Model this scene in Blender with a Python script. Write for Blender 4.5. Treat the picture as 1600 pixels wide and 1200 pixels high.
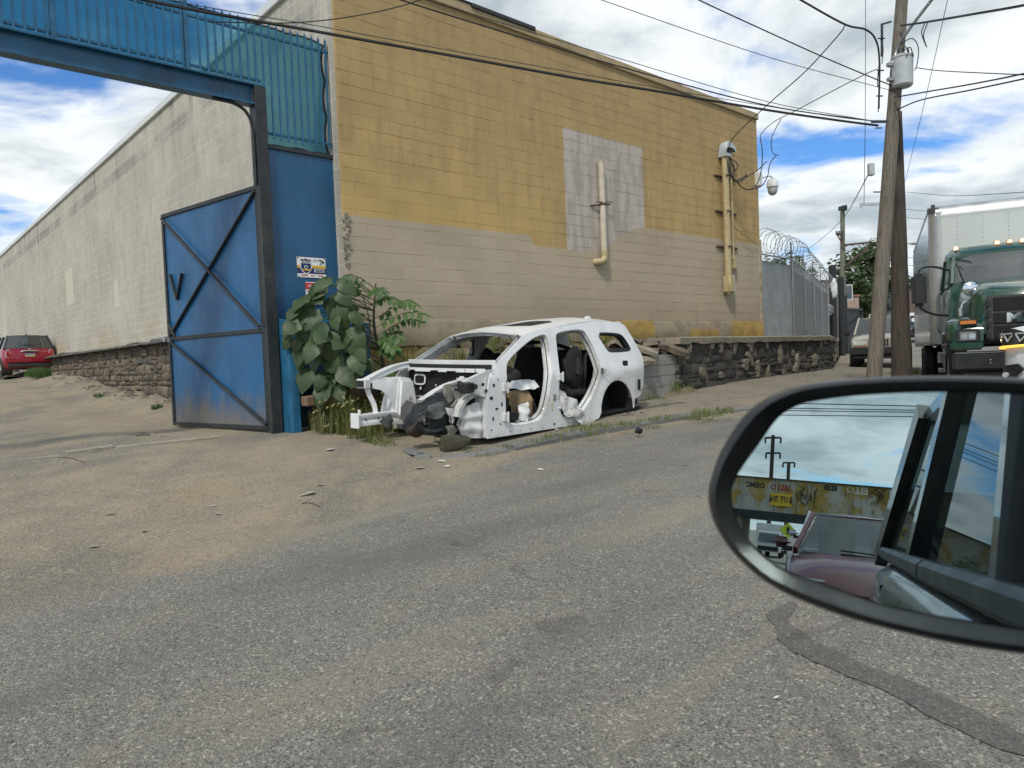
import bpy, bmesh, math, random
from mathutils import Vector, Matrix, noise
from mathutils.geometry import delaunay_2d_cdt
R = math.radians
for o in list(bpy.data.objects): bpy.data.objects.remove(o)
scene = bpy.context.scene
COL = scene.collection
random.seed(7)

# ---------------------------------------------------------------- camera
F, CX, CY, EYE = 1129.0, 800.0, 600.0, 1.35
CW = Matrix(((0.99916, 0.04087, -0.00015), (-0.00166, 0.03677, -0.99932), (-0.04083, 0.99849, 0.03681)))
CAMP = Vector((0, 0, EYE))
cam = bpy.data.cameras.new('camera'); camo = bpy.data.objects.new('camera', cam); COL.objects.link(camo)
camo.matrix_world = Matrix.Translation(CAMP) @ CW.to_4x4()
cam.sensor_width = 36; cam.lens = F / 1600 * 36; cam.clip_start = 0.02; cam.clip_end = 3000
cam.dof.use_dof = True; cam.dof.focus_distance = 11.0; cam.dof.aperture_fstop = 9.0
scene.camera = camo

# ---------------------------------------------------------------- sky and sun
SUN_AZ, SUN_EL = 198.0, 50.0
world = bpy.data.worlds.new('World'); scene.world = world; world.use_nodes = True
wt = world.node_tree; wt.nodes.clear()

class G:
    """tiny helper that writes node trees"""
    def __init__(s, nt): s.nt = nt
    def n(s, t, outs=0, **kw):
        nd = s.nt.nodes.new(t); idx = kw.pop('ins', {})
        for k, v in kw.items(): setattr(nd, k, v)
        for k, v in idx.items(): s.put(nd.inputs[k], v)
        return nd.outputs[outs]
    def put(s, sock, v):
        if isinstance(v, bpy.types.NodeSocket): s.nt.links.new(v, sock)
        elif v is not None:
            if isinstance(v, (tuple, list)) and len(v) == 3 and sock.type == 'RGBA': v = (*v, 1)
            sock.default_value = v
    def m(s, op, a, b=None, c=None, clamp=False):
        return s.n('ShaderNodeMath', operation=op, use_clamp=clamp, ins={0: a, 1: b, 2: c})
    def v(s, op, a, b=None, out=0):
        return s.n('ShaderNodeVectorMath', out, operation=op, ins={0: a, 1: b})
    def dot(s, a, b): return s.v('DOT_PRODUCT', a, b, 1)
    def mix(s, f, a, b, mode='MIX'):
        return s.n('ShaderNodeMix', 2, data_type='RGBA', blend_type=mode, ins={0: f, 6: a, 7: b})
    def noise(s, vec, sc, det=3, ro=0.55, w=0, out=0):
        return s.n('ShaderNodeTexNoise', out, ins={'Vector': vec, 'Scale': sc, 'Detail': det, 'Roughness': ro, 'Distortion': w})
    def vor(s, vec, sc, out=0, feat='F1', rnd=1.0):
        return s.n('ShaderNodeTexVoronoi', out, feature=feat, ins={'Vector': vec, 'Scale': sc, 'Randomness': rnd})
    def rng(s, x, a, b, c=0.0, d=1.0, smooth=True):
        return s.n('ShaderNodeMapRange', interpolation_type='SMOOTHSTEP' if smooth else 'LINEAR', ins={0: x, 1: a, 2: b, 3: c, 4: d})
    def scale(s, vec, xyz): return s.v('MULTIPLY', vec, xyz)
    def sep(s, vec):
        nd = s.nt.nodes.new('ShaderNodeSeparateXYZ'); s.put(nd.inputs[0], vec); return nd.outputs
    def comb(s, x, y, z): return s.n('ShaderNodeCombineXYZ', ins={0: x, 1: y, 2: z})

g = G(wt)
dirv = g.n('ShaderNodeTexCoord')
dirv = wt.nodes[-1].outputs['Generated'] if False else g.n('ShaderNodeNewGeometry', 4)
dirv = g.scale(dirv, (-1, -1, -1))
sx = g.sep(dirv)
sky = wt.nodes.new('ShaderNodeTexSky'); sky.sky_type = 'NISHITA'; sky.sun_disc = False
sky.sun_elevation = R(SUN_EL); sky.sun_rotation = R(SUN_AZ); sky.air_density = 1.0; sky.dust_density = 0.6; sky.ozone_density = 2.0
den = g.m('ADD', g.m('MAXIMUM', sx[2], 0.0), 0.16)
cp = g.comb(g.m('DIVIDE', sx[0], den), g.m('DIVIDE', sx[1], den), 0.0)
cp = g.v('ADD', cp, (3.15, 1.9, 0.0))
warp = g.noise(cp, 0.9, 3, 0.5, out=1)
cpw = g.v('ADD', cp, g.v('MULTIPLY', g.v('SUBTRACT', warp, (.5, .5, .5)), (0.7, 0.7, 0)))
c1 = g.noise(cpw, 1.15, 8, 0.56)
cover = g.rng(c1, 0.385, 0.50)
c2 = g.noise(g.v('ADD', cpw, (7.3, 2.1, 3.0)), 2.1, 7, 0.58)
thick = g.rng(g.m('ADD', g.m('MULTIPLY', c1, 0.55), g.m('MULTIPLY', c2, 0.45)), 0.455, 0.63)
ccol = g.mix(thick, (0.88, 0.915, 0.93), (0.40, 0.465, 0.495))
hor = g.rng(sx[2], 0.0, 0.22, 0.45, 0.0)
ccol = g.mix(hor, ccol, (0.58, 0.65, 0.69))
skyb = g.v('SCALE', sky.outputs[0]); wt.nodes[-1].inputs[3].default_value = 0.11
skyb = g.mix(1.0, skyb, (0.50, 0.85, 1.25), 'MULTIPLY')
final = g.mix(g.m('MULTIPLY', cover, 0.97), skyb, ccol)
bg = wt.nodes.new('ShaderNodeBackground'); wt.links.new(final, bg.inputs[0]); bg.inputs[1].default_value = 1.0
wo = wt.nodes.new('ShaderNodeOutputWorld'); wt.links.new(bg.outputs[0], wo.inputs[0])

sl = bpy.data.lights.new('sun', 'SUN'); slo = bpy.data.objects.new('sun', sl); COL.objects.link(slo)
sl.energy = 2.3; sl.angle = R(7); sl.color = (1.0, 0.95, 0.86)
slo.rotation_euler = Vector((math.sin(R(SUN_AZ)) * math.cos(R(SUN_EL)), math.cos(R(SUN_AZ)) * math.cos(R(SUN_EL)), math.sin(R(SUN_EL)))).to_track_quat('Z', 'Y').to_euler()
vs = scene.view_settings; vs.view_transform = 'Standard'; vs.look = 'None'; vs.exposure = 0.22; vs.gamma = 1.0; vs.use_curve_mapping = False

# ---------------------------------------------------------------- pixel helpers (photo pixels, 1600 x 1200)
def ray(x, y): return CW @ Vector(((x - CX) / F, (CY - y) / F, -1.0))
def atz(x, y, z):
    r = ray(x, y); return CAMP + r * ((z - EYE) / r.z)
def atd(x, y, d): return CAMP + ray(x, y) * d
def onplane(x, y, p, nrm):
    r = ray(x, y); return CAMP + r * ((Vector(p) - CAMP).dot(nrm) / r.dot(nrm))
def sstep(a, b, x):
    t = max(0.0, min(1.0, (x - a) / (b - a))); return t * t * (3 - 2 * t)
def lerp(a, b, t): return a + (b - a) * t
def interp(x, pts):
    if x <= pts[0][0]: return pts[0][1]
    for (a, va), (b, vb) in zip(pts, pts[1:]):
        if x <= b: return va + (vb - va) * (x - a) / (b - a)
    return pts[-1][1]
V = lambda *a: Vector(a)
def vn(x, y, z=0.0): return noise.noise(Vector((x, y, z)))

# ---------------------------------------------------------------- object helpers
def wmat(o):
    m = Matrix.Identity(4)
    while o is not None:
        m = o.matrix_basis @ m; o = o.parent
    return m
def tag(o, label=None, cat=None, group=None, kind=None):
    if label: o['label'] = label
    if cat: o['category'] = cat
    if group: o['group'] = group
    if kind: o['kind'] = kind
    return o
def thing(name, label, cat, loc=(0, 0, 0), rz=0.0, group=None, rot=None):
    o = bpy.data.objects.new(name, None); COL.objects.link(o)
    o.empty_display_size = 0.2; o.location = loc; o.rotation_euler = rot if rot else (0, 0, rz)
    return tag(o, label, cat, group)
def mesh_obj(name, me, mat=None, parent=None, loc=None, rot=None, sc=None):
    o = bpy.data.objects.new(name, me); COL.objects.link(o)
    if mat is not None and len(me.materials) == 0: me.materials.append(mat)
    if parent is not None: o.parent = parent
    if loc is not None: o.location = loc
    if rot is not None: o.rotation_euler = rot
    if sc is not None: o.scale = sc
    return o
def copy_tree(o, parent=None, loc=None, rot=None, top=True):
    c = o.copy(); COL.objects.link(c); c.parent = parent
    if top:
        if loc is not None: c.location = loc
        if rot is not None: c.rotation_euler = rot
    for ch in list(o.children): copy_tree(ch, c, top=False)
    return c
def frame(d, up=Vector((0, 0, 1))):
    z = Vector(d).normalized(); x = up.cross(z)
    if x.length < 1e-4: x = Vector((1, 0, 0)).cross(z)
    x.normalize(); return x, z.cross(x), z

class MB:
    """collects shapes into one mesh"""
    def __init__(s): s.v = []; s.f = []; s.mi = []; s.cur = 0
    def add(s, vs, fs):
        b = len(s.v); s.v += [tuple(v) for v in vs]
        for f in fs: s.f.append(tuple(b + i for i in f)); s.mi.append(s.cur)
        return s
    def box(s, c, d, rot=None):
        c = Vector(c); hx, hy, hz = d[0] / 2, d[1] / 2, d[2] / 2
        vs = [Vector((x * hx, y * hy, z * hz)) for z in (-1, 1) for y in (-1, 1) for x in (-1, 1)]
        if rot is not None: vs = [rot @ v for v in vs]
        return s.add([c + v for v in vs], [(0, 2, 3, 1), (4, 5, 7, 6), (0, 1, 5, 4), (2, 6, 7, 3), (0, 4, 6, 2), (1, 3, 7, 5)])
    def bx(s, x0, x1, y0, y1, z0, z1):
        return s.box(((x0 + x1) / 2, (y0 + y1) / 2, (z0 + z1) / 2), (abs(x1 - x0), abs(y1 - y0), abs(z1 - z0)))
    def hexa(s, b, t):
        """8 corners: bottom loop of 4 then top loop of 4"""
        return s.add(list(b) + list(t), [(3, 2, 1, 0), (4, 5, 6, 7), (0, 1, 5, 4), (1, 2, 6, 5), (2, 3, 7, 6), (3, 0, 4, 7)])
    def bar(s, a, b, w, h, up=Vector((0, 0, 1))):
        a, b = Vector(a), Vector(b); x, y, z = frame(b - a, up)
        q = [(-1, -1), (1, -1), (1, 1), (-1, 1)]
        return s.add([p + x * (w / 2 * i) + y * (h / 2 * j) for p in (a, b) for i, j in q],
                     [(3, 2, 1, 0), (4, 5, 6, 7), (0, 1, 5, 4), (1, 2, 6, 5), (2, 3, 7, 6), (3, 0, 4, 7)])
    def cyl(s, a, b, r0, r1=None, n=12, cap=True):
        r1 = r0 if r1 is None else r1; a, b = Vector(a), Vector(b); x, y, z = frame(b - a)
        ring = [(math.cos(6.28319 * i / n), math.sin(6.28319 * i / n)) for i in range(n)]
        vs = [a + (x * c + y * t) * r0 for c, t in ring] + [b + (x * c + y * t) * r1 for c, t in ring]
        fs = [(i, (i + 1) % n, n + (i + 1) % n, n + i) for i in range(n)]
        if cap: fs += [tuple(range(n - 1, -1, -1)), tuple(range(n, 2 * n))]
        return s.add(vs, fs)
    def tube(s, path, r, n=6, rs=None, cap=True):
        P = [Vector(p) for p in path]; b = len(s.v); up = Vector((0, 0, 1)); N = len(P); px = None
        for i, p in enumerate(P):
            d = (P[min(i + 1, N - 1)] - P[max(i - 1, 0)]).normalized()
            if px is None: x, y, z = frame(d)
            else:
                x = (px - d * px.dot(d)).normalized(); y = d.cross(x)
            px = x; rr = rs[i] if rs else r
            for k in range(n):
                a = 6.28319 * k / n; s.v.append(tuple(p + (x * math.cos(a) + y * math.sin(a)) * rr))
        for i in range(N - 1):
            for k in range(n):
                s.f.append((b + i * n + k, b + i * n + (k + 1) % n, b + (i + 1) * n + (k + 1) % n, b + (i + 1) * n + k)); s.mi.append(s.cur)
        if cap:
            s.f.append(tuple(b + k for k in range(n - 1, -1, -1))); s.mi.append(s.cur)
            s.f.append(tuple(b + (N - 1) * n + k for k in range(n))); s.mi.append(s.cur)
        return s
    def lathe(s, c, prof, n=16, axis=(0, 0, 1)):
        c = Vector(c); x, y, z = frame(axis, Vector((0, 1, 0)) if abs(Vector(axis).z) > .9 else Vector((0, 0, 1))); b = len(s.v)
        for r, h in prof:
            for k in range(n):
                a = 6.28319 * k / n; s.v.append(tuple(c + z * h + (x * math.cos(a) + y * math.sin(a)) * r))
        for i in range(len(prof) - 1):
            for k in range(n):
                s.f.append((b + i * n + k, b + i * n + (k + 1) % n, b + (i + 1) * n + (k + 1) % n, b + (i + 1) * n + k)); s.mi.append(s.cur)
        return s
    def prism(s, poly, off):
        """poly: list of 3d points, off: extrusion vector"""
        n = len(poly); off = Vector(off)
        return s.add([Vector(p) for p in poly] + [Vector(p) + off for p in poly],
                     [tuple(range(n - 1, -1, -1)), tuple(range(n, 2 * n))] + [(i, (i + 1) % n, n + (i + 1) % n, n + i) for i in range(n)])
    def grid(s, pts):
        """pts[i][j]"""
        b = len(s.v); ni, nj = len(pts), len(pts[0])
        for row in pts: s.v += [tuple(p) for p in row]
        for i in range(ni - 1):
            for j in range(nj - 1):
                s.f.append((b + i * nj + j, b + i * nj + j + 1, b + (i + 1) * nj + j + 1, b + (i + 1) * nj + j)); s.mi.append(s.cur)
        return s
    def mesh(s, name, bevel=0, seg=1, smooth=False, recalc=True, merge=False):
        me = bpy.data.meshes.new(name); me.from_pydata(s.v, [], s.f)
        for p, i in zip(me.polygons, s.mi): p.material_index = i
        if bevel or recalc or merge:
            bm = bmesh.new(); bm.from_mesh(me)
            if merge: bmesh.ops.remove_doubles(bm, verts=bm.verts, dist=1e-4)
            if recalc: bmesh.ops.recalc_face_normals(bm, faces=bm.faces)
            if bevel:
                es = [e for e in bm.edges if len(e.link_faces) == 2 and e.calc_face_angle(0) > 0.5]
                bmesh.ops.bevel(bm, geom=es, offset=bevel, segments=seg, affect='EDGES', clamp_overlap=True)
            bm.to_mesh(me); bm.free()
        if smooth:
            if smooth is True: smooth = 40
            me.shade_smooth() if hasattr(me, 'shade_smooth') else None
            for p in me.polygons: p.use_smooth = True
            try: me.set_sharp_from_angle(angle=R(smooth))
            except Exception: pass
        me.update(); return me
    def build(s, name, mat, parent=None, world=False, bevel=0, seg=1, smooth=False, recalc=True, merge=False):
        if world and parent is not None:
            inv = wmat(parent).inverted(); s.v = [tuple(inv @ Vector(v)) for v in s.v]
        me = s.mesh(name, bevel, seg, smooth, recalc, merge)
        for m in (mat if isinstance(mat, (list, tuple)) else [mat]): me.materials.append(m)
        return mesh_obj(name, me, None, parent)

def inpoly(x, y, P):
    c = False; n = len(P); j = n - 1
    for i in range(n):
        if (P[i][1] > y) != (P[j][1] > y) and x < (P[j][0] - P[i][0]) * (y - P[i][1]) / (P[j][1] - P[i][1]) + P[i][0]: c = not c
        j = i
    return c
def dense(P, step, closed=True):
    out = []; n = len(P)
    for i in range(n if closed else n - 1):
        a, b = Vector(P[i]), Vector(P[(i + 1) % n]); k = max(1, int((b - a).length / step + .5))
        out += [a.lerp(b, t / k) for t in range(k)]
    if not closed: out.append(Vector(P[-1]))
    return out
def smooth_loop(P, it=1):
    """Chaikin corner cutting of a closed loop"""
    for _ in range(it):
        Q = []
        for i in range(len(P)):
            a, b = Vector(P[i]), Vector(P[(i + 1) % len(P)])
            Q += [a.lerp(b, .22), a.lerp(b, .78)]
        P = Q
    return P
def cdt(outline, holes, step):
    """constrained triangulation of a 2d polygon with holes; returns verts, faces"""
    vs = []; es = []
    for L in [outline] + holes:
        L = dense(L, step); b = len(vs); vs += [Vector((p[0], p[1])) for p in L]
        es += [(b + i, b + (i + 1) % len(L)) for i in range(len(L))]
    xs = [p[0] for p in outline]; ys = [p[1] for p in outline]
    y = min(ys) + step / 2; k = 0
    bnd = vs[:]
    while y < max(ys):
        x = min(xs) + (step / 2 if k % 2 else 0)
        while x < max(xs):
            if inpoly(x, y, outline) and not any(inpoly(x, y, h) for h in holes):
                q = Vector((x, y))
                if all((q - p).length_squared > (step * .45) ** 2 for p in bnd): vs.append(q)
            x += step
        y += step * .87; k += 1
    rv, _, rf, *_ = delaunay_2d_cdt(vs, es, [], 0, 1e-5)
    fs = []
    for f in rf:
        cx = sum(rv[i].x for i in f) / len(f); cy = sum(rv[i].y for i in f) / len(f)
        if inpoly(cx, cy, outline) and not any(inpoly(cx, cy, h) for h in holes): fs.append(tuple(f))
    return rv, fs
def panel(mb, outline, holes, fn, step, thick=None):
    """sheet metal: 2d outline with holes mapped by fn(u, v) -> 3d point; thick = offset vector of the back side"""
    rv, fs = cdt(outline, holes, step)
    P = [Vector(fn(p.x, p.y)) for p in rv]; n = len(P)
    if thick is None: return mb.add(P, fs)
    t = Vector(thick); ec = {}
    for f in fs:
        for i in range(len(f)):
            a, b = f[i], f[(i + 1) % len(f)]; ec[(a, b)] = 1
    allf = list(fs) + [tuple(n + i for i in reversed(f)) for f in fs]
    for (a, b) in ec:
        if (b, a) not in ec: allf.append((b, a, n + a, n + b))
    return mb.add(P + [p + t for p in P], allf)
# ---------------------------------------------------------------- materials
MATS = {}
def newmat(name):
    m = bpy.data.materials.new(name); m.use_nodes = True; nt = m.node_tree; nt.nodes.clear()
    out = nt.nodes.new('ShaderNodeOutputMaterial'); MATS[name] = m
    return m, G(nt), out
def pbsdf(gg, out, col, rough=0.6, metal=0.0, bump=None, bstr=0.3, bdist=0.01, **kw):
    b = gg.nt.nodes.new('ShaderNodeBsdfPrincipled')
    gg.put(b.inputs['Base Color'], col); gg.put(b.inputs['Roughness'], rough); gg.put(b.inputs['Metallic'], metal)
    for k, v in kw.items(): gg.put(b.inputs[k.replace('_', ' ')], v)
    if bump is not None:
        gg.put(b.inputs['Normal'], gg.n('ShaderNodeBump', ins={'Strength': bstr, 'Distance': bdist, 'Height': bump}))
    gg.nt.links.new(b.outputs[0], out.inputs[0]); return b
def simple(name, col, rough=0.6, metal=0.0, var=0.12, vs=6.0, dirt=None, dirt_amt=0.3, bump=0.0, bs=60.0, **kw):
    """plain material with slight mottling, dirt blotches and a fine bump"""
    m, gg, out = newmat(name)
    tc = gg.n('ShaderNodeTexCoord', 3)
    nz = gg.noise(tc, vs, 4, 0.6)
    c = gg.mix(gg.rng(nz, .3, .7), tuple(x * (1 - var) for x in col), tuple(min(1, x * (1 + var)) for x in col))
    if dirt:
        d = gg.rng(gg.noise(tc, vs * .55, 6, 0.65), 0.5, 0.72)
        c = gg.mix(gg.m('MULTIPLY', d, dirt_amt), c, dirt)
    rg = gg.rng(nz, .3, .7, max(0.02, rough * .85), min(1, rough * 1.15))
    pbsdf(gg, out, c, rg, metal, gg.noise(tc, bs, 3) if bump else None, bump, 0.005, **kw)
    return m
def worldpos(gg): return gg.n('ShaderNodeNewGeometry', 0)

FD = Vector((0.7436, 0.6686, 0)).normalized(); LD = Vector((-FD.y, FD.x, 0)); NF = Vector((FD.y, -FD.x, 0)); NL = -FD
CORN = Vector((-2.398, 10.832, 2.03)); RZ = math.atan2(FD.y, FD.x)
TOPZ = 7.35

def mat_front():
    m, gg, out = newmat('front_block_paint'); P = worldpos(gg)
    rel = gg.v('SUBTRACT', P, tuple(CORN)); s = gg.dot(rel, tuple(FD)); z = gg.sep(P)[2]
    # ragged edges of the painted areas
    wob = gg.m('MULTIPLY', gg.m('SUBTRACT', gg.noise(P, 5.0, 2), .5), 0.05)
    zz = gg.m('ADD', z, wob); ss = gg.m('ADD', s, wob)
    nz1 = gg.noise(P, 0.8, 5, 0.6); nz2 = gg.noise(gg.scale(P, (1, 1, .25)), 5.0, 5, 0.65); nz3 = gg.noise(P, 26.0, 4, 0.7)
    # per-block tint
    row = gg.m('FLOOR', gg.m('DIVIDE', gg.m('SUBTRACT', z, CORN.z), 0.2046))
    colc = gg.m('FLOOR', gg.m('ADD', gg.m('DIVIDE', s, 0.4064), gg.m('MULTIPLY', gg.m('MODULO', row, 2.0), .5)))
    wn = gg.n('ShaderNodeTexWhiteNoise', 0, noise_dimensions='2D', ins={'Vector': gg.comb(row, colc, 0)})
    yel = gg.mix(gg.rng(nz1, .35, .65), (0.47, 0.325, 0.135), (0.41, 0.285, 0.120))
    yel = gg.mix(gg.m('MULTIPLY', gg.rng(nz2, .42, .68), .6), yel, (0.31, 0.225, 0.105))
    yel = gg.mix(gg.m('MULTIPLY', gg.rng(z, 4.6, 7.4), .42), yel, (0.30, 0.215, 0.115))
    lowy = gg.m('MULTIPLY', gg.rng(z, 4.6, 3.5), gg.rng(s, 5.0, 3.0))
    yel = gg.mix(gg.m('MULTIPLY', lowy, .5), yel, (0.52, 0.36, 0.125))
    grey = gg.mix(gg.rng(nz2, .4, .62), (0.47, 0.425, 0.37), (0.36, 0.315, 0.265))
    bei = gg.mix(gg.rng(nz1, .3, .7), (0.425, 0.355, 0.255), (0.385, 0.32, 0.228))
    bei = gg.mix(gg.m('MULTIPLY', gg.rng(z, 2.7, 2.0), .3), bei, (0.25, 0.20, 0.13))
    patch = gg.m('MULTIPLY', gg.m('MULTIPLY', gg.rng(ss, 4.79, 4.82), gg.rng(ss, 7.27, 7.24)), gg.rng(zz, 5.74, 5.70))
    c = gg.mix(patch, yel, grey)
    # lower edge of yellow
    edge = gg.m('ADD', 3.575, gg.m('ADD', gg.m('MULTIPLY', gg.rng(ss, 3.78, 3.95), -.185), gg.m('MULTIPLY', gg.rng(ss, 5.4, 7.2), .62)))
    c = gg.mix(gg.rng(gg.m('SUBTRACT', edge, zz), -.015, .015), c, bei)
    c = gg.mix(gg.m('MULTIPLY', gg.m('MAXIMUM', gg.m('SUBTRACT', wn, .5), 0.0), .16), c, (0.15, 0.105, 0.05))
    c = gg.mix(gg.rng(gg.noise(gg.scale(P, (1.6, 1.6, .12)), 3.2, 4, .6), .60, .80, 0, .28), c, (0.13, 0.10, 0.065))
    c = gg.mix(gg.rng(nz3, .62, .8, 0, .22), c, (0.12, .09, .05))
    pbsdf(gg, out, c, .88, 0, gg.m('ADD', nz3, gg.m('MULTIPLY', nz2, .5)), .35, .006)
    return m
def mat_left():
    m, gg, out = newmat('left_block'); P = worldpos(gg)
    rel = gg.v('SUBTRACT', P, tuple(CORN)); s = gg.dot(rel, tuple(LD)); z = gg.sep(P)[2]
    row = gg.m('FLOOR', gg.m('DIVIDE', gg.m('SUBTRACT', z, CORN.z), 0.2046))
    colc = gg.m('FLOOR', gg.m('ADD', gg.m('DIVIDE', s, 0.4064), gg.m('MULTIPLY', gg.m('MODULO', row, 2.0), .5)))
    wn = gg.n('ShaderNodeTexWhiteNoise', 0, noise_dimensions='2D', ins={'Vector': gg.comb(row, colc, 0)})
    nz1 = gg.noise(P, .45, 5, .6); nz2 = gg.noise(gg.scale(P, (1, 1, .3)), 4, 5, .65); nz3 = gg.noise(P, 24., 4, .7)
    c = gg.mix(gg.rng(nz1, .35, .65), (.475, .445, .375), (.40, .38, .32))
    c = gg.mix(gg.m('MULTIPLY', gg.m('MAXIMUM', gg.m('SUBTRACT', wn, .3), 0.0), .30), c, (.31, .285, .24))
    c = gg.mix(gg.m('MULTIPLY', gg.rng(nz2, .45, .7), .4), c, (.25, .245, .225))
    # dark rain streaks running down from the coping, worst near the top
    st = gg.noise(gg.comb(gg.m('MULTIPLY', s, 1.0), gg.m('MULTIPLY', z, .10), 0), 1.7, 4, .62)
    st = gg.m('MULTIPLY', gg.rng(st, .56, .70), gg.rng(gg.m('ADD', z, gg.m('MULTIPLY', nz2, 1.8)), 6.3, 8.2))
    c = gg.mix(gg.m('MULTIPLY', st, .75), c, (.075, .073, .07))
    band = gg.m('MULTIPLY', gg.rng(gg.m('ABSOLUTE', gg.m('SUBTRACT', z, 6.75)), .22, .05), gg.rng(nz1, .4, .6))
    c = gg.mix(gg.m('MULTIPLY', band, .5), c, (.13, .13, .125))
    c = gg.mix(gg.m('MULTIPLY', gg.m('MULTIPLY', gg.rng(z, 3.0, 2.1), gg.rng(nz1, .42, .6)), .6), c, (.40, .30, .16))
    # two pale repaired patches
    for (a, b, z0, z1) in ((18.2, 19.4, 3.75, 5.0), (12.6, 13.1, 3.2, 4.0)):
        pm = gg.m('MULTIPLY', gg.m('MULTIPLY', gg.rng(s, a, a + .05), gg.rng(s, b, b - .05)), gg.m('MULTIPLY', gg.rng(z, z0, z0 + .05), gg.rng(z, z1, z1 - .05)))
        c = gg.mix(gg.m('MULTIPLY', pm, .8), c, (.56, .52, .42))
    # the strip at the street corner is darker, broken mortar
    c = gg.mix(gg.rng(s, .3, .05, 0, .35), c, (.22, .205, .18))
    pbsdf(gg, out, c, .9, 0, nz3, .3, .006)
    return m
def mat_asphalt():
    m, gg, out = newmat('asphalt'); P = worldpos(gg)
    at = gg.nt.nodes.new('ShaderNodeAttribute'); at.attribute_name = 'dirt'; dv = at.outputs['Fac']
    big = gg.noise(P, .35, 5, .6); mid = gg.noise(P, 2.2, 5, .62); fine = gg.noise(P, 55., 4, .7)
    v1 = gg.vor(P, 160., 1); v1d = gg.vor(P, 160., 0); v2 = gg.vor(P, 90., 1)
    bw = gg.sep(v1)[0]; bw2 = gg.sep(v2)[1]
    c = gg.mix(gg.rng(big, .36, .64), (.182, .174, .150), (.138, .135, .122))
    c = gg.mix(gg.rng(mid, .42, .7, 0, .45), c, (.225, .20, .148))
    c = gg.mix(gg.rng(bw, .74, .86, 0, .55), c, (.36, .34, .285))
    c = gg.mix(gg.rng(bw, .30, .12, 0, .62), c, (.050, .047, .041))
    c = gg.mix(gg.rng(bw2, .93, .97, 0, .55), c, (.50, .47, .39))
    c = gg.mix(gg.rng(bw2, .08, .04, 0, .6), c, (.03, .03, .032))
    c = gg.mix(gg.rng(fine, .58, .8, 0, .5), c, (.07, .07, .066))
    trk = gg.noise(gg.comb(gg.m('MULTIPLY', gg.dot(P, tuple(FD)), .16), gg.m('MULTIPLY', gg.dot(P, tuple(NF)), .95), 0), 1.0, 4, .6)
    c = gg.mix(gg.rng(trk, .50, .68, 0, .5), c, (.095, .094, .088)); c = gg.mix(gg.rng(trk, .46, .32, 0, .45), c, (.27, .238, .172))
    # dark tar seams, a patched line and stains
    ptc = gg.v('ADD', P, gg.v('MULTIPLY', gg.v('SUBTRACT', gg.noise(P, 1.1, 4, .6, out=1), (.5, .5, .5)), (1.1, 1.1, 0)))
    seam = gg.vor(ptc, .21, 0, 'DISTANCE_TO_EDGE')
    c = gg.mix(gg.m('MULTIPLY', gg.rng(seam, .012, .0035), gg.rng(mid, .45, .62, 0.0, .5)), c, (.06, .057, .05))
    c = gg.mix(gg.m('MULTIPLY', gg.rng(gg.noise(gg.scale(P, (.6, 1.6, 1)), .9, 5, .62), .55, .74), .45), c, (.115, .110, .096))
    sp = gg.rng(gg.vor(ptc, 1.3, 0), .06, .035); c = gg.mix(gg.m('MULTIPLY', sp, .6), c, (.05, .048, .045))
    # dust and dirt carried out of the yard
    dn = gg.m('ADD', dv, gg.m('MULTIPLY', gg.m('SUBTRACT', gg.noise(P, 1.3, 7, .7), .5), 1.05))
    dn = gg.m('ADD', dn, gg.m('MULTIPLY', gg.m('SUBTRACT', gg.noise(P, 11., 5, .7), .5), .5))
    dcol = gg.mix(gg.rng(mid, .35, .68), (.285, .235, .155), (.215, .185, .135))
    dcol = gg.mix(gg.rng(gg.noise(gg.scale(P, (1, .5, 1)), .8, 4, .6), .50, .66, 0, .75), dcol, (.130, .120, .102))
    dcol = gg.mix(gg.rng(gg.noise(P, .55, 3, .5), .58, .70, 0, .5), dcol, (.31, .22, .115))
    dcol = gg.mix(gg.rng(bw, .76, .88, 0, .6), dcol, (.44, .39, .30)); dcol = gg.mix(gg.rng(bw, .26, .1, 0, .65), dcol, (.085, .072, .055))
    dcol = gg.mix(gg.rng(fine, .6, .78, 0, .4), dcol, (.14, .115, .08))
    c = gg.mix(gg.rng(dn, .30, .80), c, dcol)
    gv = gg.vor(P, 24., 0); gvc = gg.sep(gg.vor(P, 24., 1))[2]; peb = gg.m('MULTIPLY', gg.m('MULTIPLY', gg.rng(gv, .42, .30), gg.rng(gvc, .62, .72)), gg.rng(dn, .35, .7)); c = gg.mix(gg.m('MULTIPLY', peb, .7), c, gg.mix(gg.rng(gvc, .72, 1.0), (.12, .10, .08), (.36, .32, .25)))
    h = gg.m('ADD', gg.m('MULTIPLY', v1d, -.9), gg.m('ADD', gg.m('MULTIPLY', fine, .5), gg.m('MULTIPLY', mid, 1.2)))
    pbsdf(gg, out, c, gg.rng(fine, .3, .7, .78, .95), 0, h, .55, .012)
    return m
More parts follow.
